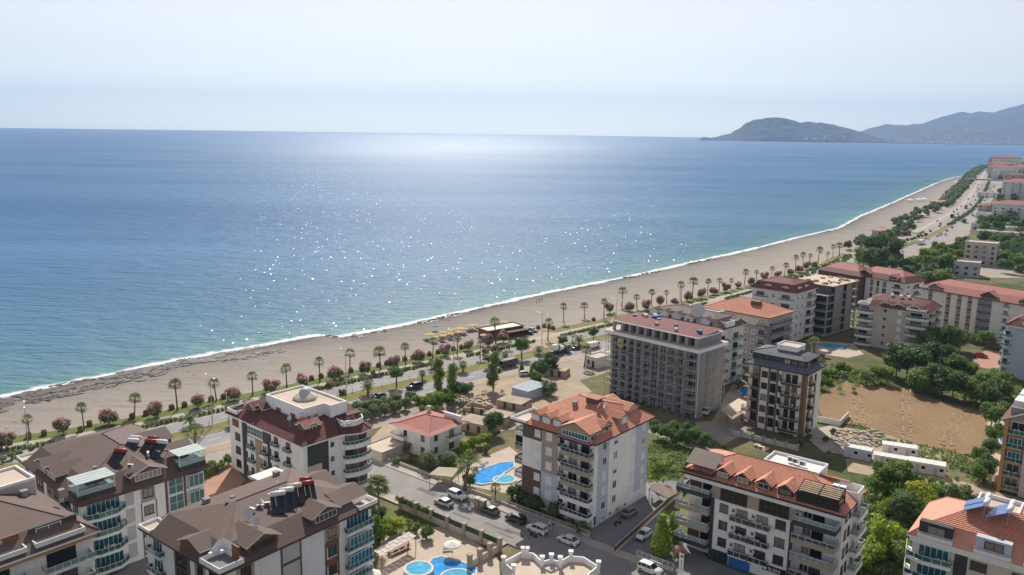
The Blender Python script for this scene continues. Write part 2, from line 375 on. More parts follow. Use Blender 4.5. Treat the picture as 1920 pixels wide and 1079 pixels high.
strip('surf_foam',WL,[4,2,0,-2,-4,-6,-9],[-.31,-.38,-.42,-.44,-.45,-.46,-.47],M['foam'],kind='stuff')

# beach
def sandmat():
    m,nt,p=nodes('beach_sand'); uv=N(nt,'ShaderNodeUVMap'); sx=N(nt,'ShaderNodeSeparateXYZ'); nt.links.new(uv.outputs[0],sx.inputs[0])
    pos=coord(nt); n0=noise_(nt,pos,.05,5,.6)
    a=N(nt,'ShaderNodeMath',operation='MULTIPLY_ADD'); a.inputs[1].default_value=16; nt.links.new(n0.outputs[0],a.inputs[0]); nt.links.new(sx.outputs[0],a.inputs[2])
    mr=N(nt,'ShaderNodeMapRange'); mr.inputs[1].default_value=8; mr.inputs[2].default_value=58; nt.links.new(a.outputs[0],mr.inputs[0])
    base=ramp(nt,mr.outputs[0],[(0,(.10,.088,.075)),(.10,(.20,.178,.155)),(.3,(.275,.245,.215)),(.7,(.33,.29,.245)),(1,(.37,.32,.265))])
    mp=N(nt,'ShaderNodeMapping'); mp.inputs['Rotation'].default_value=(0,0,radians(-46)); mp.inputs['Scale'].default_value=(.05,.4,1); nt.links.new(pos,mp.inputs[0])
    st=noise_(nt,mp.outputs[0],1,6,.7); rs=ramp(nt,st.outputs[0],[(.3,(.74,.73,.72)),(.45,(.95,.95,.95)),(.62,(1.06,1.05,1.04)),(.8,(1.15,1.13,1.1))])
    g=noise_(nt,pos,1.6,5,.75); rg=ramp(nt,g.outputs[0],[(.3,(.8,.8,.8)),(.7,(1.12,1.12,1.12))])
    nt.links.new(mixc(nt,mixc(nt,base.outputs[0],rs.outputs[0],1,'MULTIPLY'),rg.outputs[0],1,'MULTIPLY'),p.inputs['Base Color'])
    p.inputs['Roughness'].default_value=.9; p.inputs['Specular IOR Level'].default_value=.15
    b=N(nt,'ShaderNodeBump'); b.inputs['Strength'].default_value=.5; b.inputs['Distance'].default_value=.25; nt.links.new(g.outputs[0],b.inputs['Height']); nt.links.new(b.outputs[0],p.inputs['Normal'])
    return m
M['sand']=sandmat()
WB=[p for p in WL if hypot(*p)<3300]
strip('beach',WB,[-14,0,2,5,10,18,30,45,62,95],[-1.6,-.5,-.36,-.18,.0,.02,.02,.02,.02,.02],M['sand'])

# land sheet
def landmat():
    m,nt,p=nodes('open_ground'); pos=coord(nt); n1=noise_(nt,pos,.03,6,.65); n2=noise_(nt,pos,.5,5,.7)
    r=ramp(nt,n1.outputs[0],[(.32,(.26,.20,.13)),(.46,(.17,.155,.08)),(.6,(.085,.105,.04)),(.75,(.06,.085,.03))])
    r2=ramp(nt,n2.outputs[0],[(.3,(.7,.72,.7)),(.7,(1.2,1.18,1.15))])
    nt.links.new(mixc(nt,r.outputs[0],r2.outputs[0],1,'MULTIPLY'),p.inputs['Base Color']); p.inputs['Roughness'].default_value=.95
    p.inputs['Specular IOR Level'].default_value=.1
    return m
M['land']=landmat()
mb=MB(); inner=[(p[0]+IN[0]*12,p[1]+IN[1]*12) for p in WL[::4]]
mb.flat(inner+[(9500,8600),(9500,-600),(-700,-600)],0)
struct('ground',mb,M['land'])

# ------------------------------------------------------------------ the coast road (offsets n are metres to the seaward side of its median)
cl=[(-620,-520),(-330,-245),(-190,93-10),(-81,193.5),(13,280),(100,361),(180,449),(248,545),(303,612),(375,714),(502,906),(665,1180),(797,1406),(1100,1925),(1500,2560)]
cl[2]=(-190,94)
CLP=catmull(cl,8.0)
CLn=[];CLs=[0.0]
for i,p in enumerate(CLP):
    a=CLP[max(i-1,0)];b=CLP[min(i+1,len(CLP)-1)]; d=hypot(b[0]-a[0],b[1]-a[1]); CLn.append((-(b[1]-a[1])/d,(b[0]-a[0])/d))
    if i: CLs.append(CLs[-1]+hypot(p[0]-CLP[i-1][0],p[1]-CLP[i-1][1]))
def rp(s,n,z=0.0):
    import bisect
    i=min(max(bisect.bisect(CLs,s)-1,0),len(CLP)-2); t=(s-CLs[i])/(CLs[i+1]-CLs[i])
    x=CLP[i][0]*(1-t)+CLP[i+1][0]*t; y=CLP[i][1]*(1-t)+CLP[i+1][1]*t
    nx=CLn[i][0]*(1-t)+CLn[i+1][0]*t; ny=CLn[i][1]*(1-t)+CLn[i+1][1]*t
    return (x+nx*n,y+ny*n,z)
def heading(s):
    a=rp(s-2,0);b=rp(s+2,0); return atan2(b[1]-a[1],b[0]-a[0])
def s_of(x,y):
    best=min(range(len(CLP)),key=lambda i:(CLP[i][0]-x)**2+(CLP[i][1]-y)**2)
    i=best; d=(-CLn[i][1]*-1,CLn[i][0]*-1); tx,ty=CLn[i][1],-CLn[i][0]
    return CLs[i]+(x-CLP[i][0])*tx+(y-CLP[i][1])*ty, (x-CLP[i][0])*CLn[i][0]+(y-CLP[i][1])*CLn[i][1]
S0,S1=s_of(-330,-245)[0],s_of(1500,2560)[0]
def rstrip(name,n0,n1,z,m,s0=None,s1=None,step=8,h=0,kind='structure',parent_mb=None):
    s0=S0 if s0 is None else s0; s1=S1 if s1 is None else s1
    mb=parent_mb or MB(); k=max(1,int((s1-s0)/step)); L=[s0+(s1-s0)*i/k for i in range(k+1)]
    f0=n0 if callable(n0) else (lambda s:n0); f1=n1 if callable(n1) else (lambda s:n1)
    for a,b in zip(L,L[1:]):
        q=[rp(a,f0(a),z),rp(b,f0(b),z),rp(b,f1(b),z),rp(a,f1(a),z)]
        mb.face(q,0)
        if h:
            mb.face([rp(a,f0(a),z-h),rp(b,f0(b),z-h),q[1],q[0]],0); mb.face([q[3],q[2],rp(b,f1(b),z-h),rp(a,f1(a),z-h)],0)
    if parent_mb: return mb
    return struct(name,mb,m,kind=kind)
def asphalt(name,c):
    m,nt,p=nodes(name); pos=coord(nt); n1=noise_(nt,pos,.08,5,.65); n2=noise_(nt,pos,2.5,4,.7)
    r=ramp(nt,n1.outputs[0],[(.3,mul(c,.8)),(.7,mul(c,1.16))]); r2=ramp(nt,n2.outputs[0],[(.3,(.9,)*3),(.7,(1.08,)*3)])
    v=N(nt,'ShaderNodeTexVoronoi',feature='DISTANCE_TO_EDGE'); v.inputs['Scale'].default_value=.16; nt.links.new(pos,v.inputs[0])
    rv=ramp(nt,v.outputs[0],[(0,(.82,)*3),(.012,(1,)*3)])
    nt.links.new(mixc(nt,mixc(nt,r.outputs[0],r2.outputs[0],1,'MULTIPLY'),rv.outputs[0],.6,'MULTIPLY'),p.inputs['Base Color']); p.inputs['Roughness'].default_value=.9
    p.inputs['Specular IOR Level'].default_value=.15; return m
M['road']=asphalt('worn_asphalt',(.31,.30,.29)); M['street']=asphalt('street_asphalt',(.29,.275,.255))
M['pave']=mat('pale_paving',(.42,.37,.31),.9,.1,.8,fine=.12); M['kerb']=mat('concrete_kerb',(.40,.36,.31),.9,.12,1)
M['grass']=mat('mown_grass',(.12,.15,.03),.95,.25,1.2,.4,fine=.3); M['drygrass']=mat('dry_median_grass',(.20,.18,.06),.95,.3,.8,.4,fine=.3)
M['soil']=mat('sandy_soil',(.40,.31,.22),.95,.2,.5,.4,fine=.18); M['dust']=mat('dusty_ground',(.36,.31,.25),.95,.2,.4,.4,fine=.18)
M['wildgrass']=mat('wild_grass',(.10,.125,.03),.95,.35,.5,.5,fine=.35); M['line']=mat('road_paint',(.62,.62,.60),.7,.1,2)
M['pavers']=mat('grey_pavers',(.22,.22,.22),.9,.12,1,fine=.15); M['brickpave']=mat('red_block_paving',(.42,.24,.17),.9,.12,.8,fine=.12)
M['deck']=mat('peach_pool_deck',(.50,.41,.32),.9,.1,.8,fine=.1)
rstrip('seaward_carriageway',3,10.4,.05,M['road']); rstrip('inland_carriageway',-11.2,-3,.05,M['road'])
s_in=s_of(375,714)[0]
rstrip('road_median',-3,3,.20,M['drygrass'],h=.16)
mb=MB()
for n in (-3,3): rstrip('',n-.12,n+.12,.215,None,h=.17,parent_mb=mb)
struct('median_kerb',mb,M['kerb'])
sg=s_of(-15,262)[0]; sb=s_of(360,712)[0]
rstrip('roadside_bed',10.4,12.6,.09,M['soil'],h=.05); rstrip('promenade_path',12.6,16.4,.12,M['pave'],h=.08)
rstrip('promenade_grass',16.4,lambda s:21.4+.6*noise.noise((s*.1,0,0)),.10,M['grass'],S0,s_of(-2,275)[0],step=3,h=.06)
rstrip('promenade_grass',16.4,lambda s:21.8+2.2*noise.noise((s*.08,0,0)),.10,M['drygrass'],s_of(16,292)[0],s_of(230,520)[0],step=3,h=.06)
rstrip('roadside_verge',-14.8,-11.2,.06,M['soil'],S0,s_of(150,420)[0])
mb=MB()
for n in (6.7,-7.1):
    s=S0
    while s<S1-3000*0-12:
        if s>s_of(-140,140)[0] and s<s_of(660,1170)[0]:
            a,b=rp(s,n-.09,.056),rp(s+3,n-.09,.056); c,d=rp(s+3,n+.09,.056),rp(s,n+.09,.056); mb.face([a,b,c,d])
        s+=9
for n in (3.5,10.0,-3.5,-10.8): rstrip('',n-.08,n+.08,.056,None,s_of(-140,140)[0],s_of(665,1180)[0],parent_mb=mb)
struct('road_markings',mb,M['line'])

# ------------------------------------------------------------------ side street and lots
SD=(cos(radians(-39.5)),sin(radians(-39.5))); SN=(-SD[1],SD[0])
A0=Vector((-32.8,180.9))
def st(u,v,z=0): return (A0.x+SD[0]*u+SN[0]*v, A0.y+SD[1]*u+SN[1]*v, z)     # u along, v across (0 = far kerb, -9.3 = near kerb)
def quad(name,u0,v0,u1,v1,z,m,h=0):
    mb=MB(); mb.prism([st(u0,v0)[:2],st(u1,v0)[:2],st(u1,v1)[:2],st(u0,v1)[:2]],z-max(h,.02),z); return struct(name,mb,m)
quad('side_street',-33,-9.3,170,0,.175,M['street'])
quad('street_pavement',-24,0.12,72.3,2.2,.30,M['pave'],.17); quad('street_pavement',82,0.12,150,2.2,.30,M['pave'],.17)
quad('street_pavement',-20,-11.6,50,-9.42,.30,M['pave'],.17)
quad('street_kerb',-24,0,150,.12,.31,M['kerb'],.18); quad('street_kerb',-20,-9.42,50,-9.3,.31,M['kerb'],.18)
LOTN=[0]
def lot(name,px,m,z=.03,zz=0,kind='structure'):
    LOTN[0]+=1; z=.012+.0042*LOTN[0]
    mb=MB(); mb.flat([at2(x,y,zz) for x,y in px],z); return struct(name,mb,m,kind=kind)
lot('vacant_lot',[(672,848),(745,770),(800,765),(830,790),(745,800),(770,862),(720,858)],M['soil'])
lot('rubble_lot',[(800,772),(860,725),(960,702),(1060,690),(1110,735),(1000,800),(900,815),(860,790)],M['soil'],.035)
lot('pool_terrace',[(845,905),(885,868),(955,838),(985,862),(990,935),(945,925)],M['deck'],.05)
lot('parking_yard',[(1090,1012),(1215,898),(1290,872),(1310,895),(1155,1035)],M['pavers'],.05)
lot('lawn',[(1205,905),(1215,830),(1300,800),(1380,850),(1290,900)],M['wildgrass'],.04)
lot('building_yard',[(1180,800),(1335,790),(1390,690),(1440,730),(1420,800),(1330,850)],M['dust'],.035)
lot('overgrown_lot',[(1630,890),(1700,900),(1830,935),(1740,1000),(1720,1079),(1560,1079),(1580,1000)],M['wildgrass'],.04)
lot('dirt_lane',[(1585,860),(1640,862),(1760,890),(1920,938),(1960,950),(1960,985),(1820,935),(1700,905),(1590,885)],M['soil'],.06)
lot('rubble_yard',[(1540,832),(1565,800),(1650,810),(1800,850),(1760,880),(1640,862),(1560,850)],M['soil'],.05)
lot('garden_lawn',[(690,980),(720,950),(800,970),(850,1010),(820,1025),(700,1060)],M['grass'],.04)
lot('pool_terrace',[(700,1120),(715,1010),(770,995),(850,985),(935,1050),(940,1120)],M['deck'],.05)
lot('courtyard',[(370,905),(425,862),(460,900),(420,950),(380,940)],M['brickpave'],.05)
lot('courtyard',[(180,1130),(205,1060),(345,1025),(360,1130)],M['pavers'],.05)
lot('street_forecourt',[(1130,1050),(1240,960),(1330,1050),(1400,1079),(1560,1130),(1200,1130)],M['pavers'],.04)
lot('brick_yard',[(1812,686),(1850,655),(1925,676),(1915,698),(1880,696)],M['brickpave'],.05)
lot('green_field',[(1560,682),(1640,695),(1700,715),(1640,725),(1530,700)],M['wildgrass'],.04)
lot('footpath',[(1565,690),(1650,706),(1648,711),(1560,695)],M['pave'],.06)
lot('pool_terrace',[(1520,640),(1600,645),(1620,665),(1590,672),(1520,662)],M['deck'],.05)
lot('green_field',[(1780,735),(1860,690),(1960,700),(1960,760),(1850,775)],M['wildgrass'],.045)
lot('bright_field',[(1893,466),(1960,464),(1960,478),(1885,474)],mat('bright_crop',(.22,.33,.03),.9,.2,.5),.05)
lot('yard',[(1770,500),(1830,492),(1920,512),(1920,522),(1790,522)],M['dust'],.05)
lot('yard',[(1500,812),(1568,796),(1585,830),(1545,850)],M['pave'],.05)
lot('garden',[(780,880),(860,845),(900,850),(840,905)],M['wildgrass'],.045)
lot('parking_bay',[(955,640),(1000,622),(1050,625),(1060,645),(985,660)],M['soil'],.14)
lot('flower_terrace',[(1845,800),(1880,760),(1890,900),(1840,890)],M['deck'],.05)
# ploughed field with furrows
def fieldmat():
    m,nt,p=nodes('ploughed_soil'); pos=coord(nt); n1=noise_(nt,pos,.08,5,.6); n2=noise_(nt,pos,.9,6,.75)
    mp=N(nt,'ShaderNodeMapping'); mp.inputs['Rotation'].default_value=(0,0,radians(-38)); nt.links.new(pos,mp.inputs[0])
    w=N(nt,'ShaderNodeTexWave',bands_direction='Y'); w.inputs['Scale'].default_value=.34; w.inputs['Distortion'].default_value=5; w.inputs['Detail'].default_value=5; w.inputs['Detail Scale'].default_value=1.2; nt.links.new(mp.outputs[0],w.inputs[0])
    r=ramp(nt,n1.outputs[0],[(.3,(.24,.16,.085)),(.7,(.335,.23,.13))]); r2=ramp(nt,n2.outputs[0],[(.3,(.9,.89,.87)),(.7,(1.08,)*3)])
    rw=ramp(nt,w.outputs[0],[(0,(.84,)*3),(1,(1.08,)*3)])
    nt.links.new(mixc(nt,mixc(nt,r.outputs[0],r2.outputs[0],1,'MULTIPLY'),rw.outputs[0],1,'MULTIPLY'),p.inputs['Base Color']); p.inputs['Roughness'].default_value=.95; p.inputs['Specular IOR Level'].default_value=.1
    b=N(nt,'ShaderNodeBump'); b.inputs['Strength'].default_value=.5; b.inputs['Distance'].default_value=.05; nt.links.new(w.outputs[0],b.inputs['Height']); nt.links.new(b.outputs[0],p.inputs['Normal'])
    return m
lot('ploughed_field',[(1528,750),(1560,728),(1592,712),(1660,720),(1760,752),(1852,778),(1848,835),(1825,856),(1780,850),(1700,828),(1620,800),(1545,790)],fieldmat(),.06)

# ------------------------------------------------------------------ hills across the bay
M['hill']=mat('haze_blue_scrub',(.006,.026,.058),.95,.25,.012,fine=.12)  # dark scrub with the blue of distant haze put into its base colour
def hill(name,prof,y0,yr,y1,step,amp,seed):
    """prof: (x, ridge height); slopes run from the shore y0 up to the ridge yr and down behind to y1"""
    mb=MB(); xs=[]; x=prof[0][0]
    while x<=prof[-1][0]: xs.append(x); x+=step
    ys=[y0+(yr-y0)*i/14 for i in range(15)]+[yr+(y1-yr)*i/6 for i in range(1,7)]
    def H(x,y):
        for (xa,ha),(xb,hb) in zip(prof,prof[1:]):
            if xa<=x<=xb:
                t=(x-xa)/(xb-xa); h=ha+(hb-ha)*t; break
        else: h=0
        t=(y-y0)/(yr-y0) if y<=yr else 1-(y-yr)/(y1-yr)
        t=max(0,min(1,t)); k=t**.85 if y<=yr else t
        n=noise.fractal((x*.0022+seed,y*.0022,0),1,2,5)
        r_=abs(noise.fractal((x*.0045+seed*3,y*.003,1),1,2,5)); return h*k*(1+(.34*n-.3*r_)*(1-k*.8))+amp*noise.fractal((x*.012,y*.012,seed),1,2,4)*min(1,t*6)*(.3 if k>.85 else 1)-2*(1-min(1,t*20))
    G_=[[ (x,y,H(x,y)) for y in ys] for x in xs]
    for i in range(len(xs)-1):
        for j in range(len(ys)-1): mb.face([G_[i][j],G_[i+1][j],G_[i+1][j+1],G_[i][j+1]])
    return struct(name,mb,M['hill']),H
def hz(px,py,Y):            # world x, z of a photograph pixel at the distance Y
    u=px-960; v=py-539.5; c,s=cos(ROLL),sin(ROLL); uu=u*c+v*s; vv=-u*s+v*c
    dx,dy,dz=uu/FPX,cos(PITCH)-vv/FPX*sin(PITCH),-sin(PITCH)-vv/FPX*cos(PITCH); t=Y/dy
    return (dx*t,CAMH+dz*t)
pen=[hz(x,y,9000) for x,y in [(1334,266),(1340,259),(1352,254),(1372,250),(1386,241),(1398,231),(1412,225),(1435,221),(1455,219),(1475,221),(1500,227),(1540,229),(1560,233),(1580,238),(1600,243),(1625,251),(1650,259),(1690,266),(1740,272)]]
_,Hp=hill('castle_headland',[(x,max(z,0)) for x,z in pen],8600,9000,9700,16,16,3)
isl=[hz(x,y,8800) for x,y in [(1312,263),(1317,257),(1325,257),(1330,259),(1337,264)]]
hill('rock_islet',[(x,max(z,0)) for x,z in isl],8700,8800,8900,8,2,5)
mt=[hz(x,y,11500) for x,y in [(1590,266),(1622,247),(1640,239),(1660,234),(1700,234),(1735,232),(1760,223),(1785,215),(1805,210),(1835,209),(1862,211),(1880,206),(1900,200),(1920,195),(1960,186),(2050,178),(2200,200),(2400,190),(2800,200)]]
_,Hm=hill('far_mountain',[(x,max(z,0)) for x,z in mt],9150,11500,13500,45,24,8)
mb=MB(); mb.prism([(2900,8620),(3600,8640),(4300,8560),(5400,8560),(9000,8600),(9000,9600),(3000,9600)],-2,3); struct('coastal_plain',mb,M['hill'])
# the town on the far shore: countless tiny buildings
mb=MB(); r2=random.Random(3)
def tiny(x,y,z,s): 
    w,d,h=r2.uniform(10,24)*s,r2.uniform(10,22)*s,r2.uniform(8,22)*s; mb.box(x-w/2,y-d/2,z-5,x+w/2,y+d/2,z+h,r2.choice([0,0,1,2]))
for k in range(900):
    x=r2.uniform(3300,6200); y=8640+abs(r2.gauss(0,260)); tiny(x,y,2 if y<9150 else Hm(x,min(y,11000)),1)
for k in range(80):
    x=r2.uniform(2900,3950); y=8620+abs(r2.gauss(0,110)); h=Hp(x,y)
    if h<120: tiny(x,y,h,.6)
for k in range(140):
    x=r2.uniform(3900,6000); y=r2.uniform(9300,10400); tiny(x,y,Hm(x,y),.9)
struct('far_town',mb,[M['white2'],M['beige'],M['ltgrey']],kind='stuff')

# reef rocks in the surf
M['rock']=mat('wet_reef_rock',(.085,.07,.058),.55,.35,1.2,.6,fine=.3)
mb=MB(); r2=random.Random(11)
def slab(x,y,z,a,b,h,rot):
    n=r2.randint(6,9); P=[]
    for k in range(n):
        t=2*pi*k/n; q=r2.uniform(.65,1.1); px_,py_=a*q*cos(t),b*q*sin(t)
        P.append((x+px_*cos(rot)-py_*sin(rot),y+px_*sin(rot)+py_*cos(rot)))
    c=len(mb.v); mb.v+=[(p[0],p[1],z-.5) for p in P]+[(x+(p[0]-x)*.8,y+(p[1]-y)*.8,z+h*r2.uniform(.6,1.1)) for p in P]
    for k in range(n):
        j=(k+1)%n; mb.f.append((c+k,c+j,c+n+j,c+n+k)); mb.m.append(0); mb.uv.append(None)
    mb.f.append(tuple(c+n+k for k in range(n))); mb.m.append(0); mb.uv.append(None)
W2=dens(wl,1.0,.0)
rk=[p for p in W2 if -175<p[0]<-86]
def bz(o):
    Z=[(-14,-1.6),(-3,-.62),(0,-.5),(2,-.36),(5,-.18),(10,0),(18,.02),(99,.02)]
    for (a,za),(b_,zb_) in zip(Z,Z[1:]):
        if a<=o<=b_: return max(za+(zb_-za)*(o-a)/(b_-a),-.5)
    return 0
for k in range(1500):
    p=r2.choice(rk); o=r2.triangular(-2,15,3); rot=radians(47+r2.gauss(0,14)); s=r2.choice([.5,.6,.8,1,1.4,2])
    if noise.noise((p[0]*.06,p[1]*.06,o*.15))<-.12: continue
    slab(p[0]+IN[0]*o,p[1]+IN[1]*o,bz(o)-.04,1.5*s,.5*s,.24,rot)
for (a,b,cnt,o0,o1) in (((600,655),(0,0),26,-1,5),((775,860),(0,0),60,-1,4),((1180,1240),(0,0),24,-1,4),((1290,1340),(0,0),16,0,4),((660,700),(0,0),8,0,5)):
    P0,P1=at2(a[0],640 if a[0]<700 else 600),0
    seg=[p for p in W2 if a[0]<= 960+p[0]/max(p[1],1)*FPX*1.02 <=a[1]+8 and 150<p[1]<560]
    for k in range(cnt):
        if seg:
            p=r2.choice(seg); o=r2.uniform(o0,o1); s=r2.uniform(.6,1.4); slab(p[0]+IN[0]*o,p[1]+IN[1]*o,SEAZ+.03,1.5*s,.7*s,.45,radians(47+r2.gauss(0,15)))
struct('reef_rocks',mb,M['rock'],kind='stuff')

# dark weed and driftwood left along the tide lines
M['debris']=mat('beach_debris',(.11,.09,.07),.9,.3,2); mb=MB(); r2=random.Random(19)
for k in range(900):
    p=r2.choice(WB); t=r2.choice([7,8,11,14,16,22,28]); o=t+2.2*noise.noise((p[0]*.05,p[1]*.05,t))+r2.gauss(0,.5)
    if hypot(*p)>900: continue
    slab(p[0]+IN[0]*o+r2.uniform(-2,2),p[1]+IN[1]*o+r2.uniform(-2,2),bz(o)-.02,r2.uniform(.15,.9),r2.uniform(.08,.25),.07,radians(47+r2.gauss(0,25)))
for q in mb.v[:0]: pass
struct('beach_debris',mb,M['debris'],kind='stuff')

# repairs in the street surface and wheel tracks in the field
M['patch']=mat('fresh_asphalt_patch',(.16,.155,.15),.9,.15,1); mb=MB(); r2=random.Random(4)
for k in range(16): u,v=r2.uniform(-20,110),r2.uniform(-8.6,-1.5); L_,w_=r2.uniform(1,7),r2.uniform(.4,1.6); mb.face([st(u,v,.181),st(u+L_,v,.181),st(u+L_,v+w_,.181),st(u,v+w_,.181)])
for k in range(10): u,v=r2.uniform(-20,110),r2.uniform(-8,-1.5); q=st(u,v,.183); mb.face([(q[0]+.35*cos(a*pi/4),q[1]+.35*sin(a*pi/4),.183) for a in range(8)])
struct('asphalt_patches',mb,M['patch'])
M['track']=mat('wheel_track_soil',(.31,.215,.125),.95,.2,.8); mb=MB()
for k in range(9):
    a=at(*[(1545,770),(1560,760),(1580,745),(1600,735),(1640,730),(1690,735),(1620,800),(1700,825),(1780,842)][k]); b=at(*[(1700,822),(1760,838),(1800,845),(1838,838),(1845,812),(1846,790),(1600,725),(1700,728),(1800,762)][k])
    for off in (-.9,.9):
        prev=None
        for i in range(25):
            t=i/24; x=a.x+(b.x-a.x)*t+2.2*noise.noise((t*2.5,k,0)); y=a.y+(b.y-a.y)*t+2.2*noise.noise((t*2.5,k,7)); d=(b-a).normalized(); nx,ny=-d.y,d.x
            p0,p1=(x+nx*(off-.22),y+ny*(off-.22),.158),(x+nx*(off+.22),y+ny*(off+.22),.158)
            if prev: mb.face([prev[0],p0,p1,prev[1]])
            prev=(p0,p1)
struct('wheel_tracks',mb,M['track'])
# ------------------------------------------------------------------ building kit
M['brickpot']=mat('terracotta_pot',(.32,.14,.08),.85,.1,2); M['potleaf']=mat('pot_plant_leaf',(.06,.11,.03),.7,.2,3)
WINC={}
def win_mesh(w,h,kind):
    """returns (frame mesh, pane mesh) in face coordinates: x along, -y outwards, z up"""
    k=(round(w,2),round(h,2),kind)
    if k in WINC: return WINC[k]
    f=MB(); p=MB(); t=.09
    fr={'w':'frame_w','b':'frame_b','k':'frame_k','gw':'frame_w','gb':'frame_b','gk':'frame_k','dw':'frame_w','db':'frame_b','dk':'frame_k','t':'frame_w','sh':'frame_w','hs':'frame_w'}[kind]
    gl={'t':'tglass','gk':'dglass','gb':'dglass','gw':'tglass'}.get(kind,'glass')
    f.box(0,-.07,0,w,0,t); f.box(0,-.07,h-t,w,0,h); f.box(0,-.07,t,t,0,h-t); f.box(w-t,-.07,t,w,0,h-t)
    f.box(-.08,-.14,-.07,w+.08,0,0)                         # sill
    if kind[0]=='g': nx=max(2,int(w/1.0)); nz=max(2,int(h/1.15))
    elif kind=='t': nx=max(2,int(w/.75)); nz=1
    else: nx=2 if w>1 else 1; nz=1
    for i in range(1,nx): x=w*i/nx; f.box(x-.035,-.06,t,x+.035,0,h-t)
    for i in range(1,nz): z=h*i/nz; f.box(t,-.06,z-.035,w-t,0,z+.035)
    if kind in('sh','hs'):
        p=MB(); z0=t if kind=='sh' else h*.45; n=int((h-t-z0)/.12)
        for i in range(n): z=z0+(h-t-z0)*i/n; p.face([(t,-.035,z),(w-t,-.035,z),(w-t,-.05,z+(h-t-z0)/n),(t,-.05,z+(h-t-z0)/n)])
        if kind=='hs': p.face([(t,-.02,t),(w-t,-.02,t),(w-t,-.02,z0),(t,-.02,z0)],1)
        pm=p.mesh('shutter',[M['shutter'],M['dglass']])
    else:
        p.face([(t,-.02,t),(w-t,-.02,t),(w-t,-.02,h-t),(t,-.02,h-t)]); pm=p.mesh('pane',M[gl])
    WINC[k]=(f.mesh('window',M[fr]),pm); return WINC[k]
RAILC={}
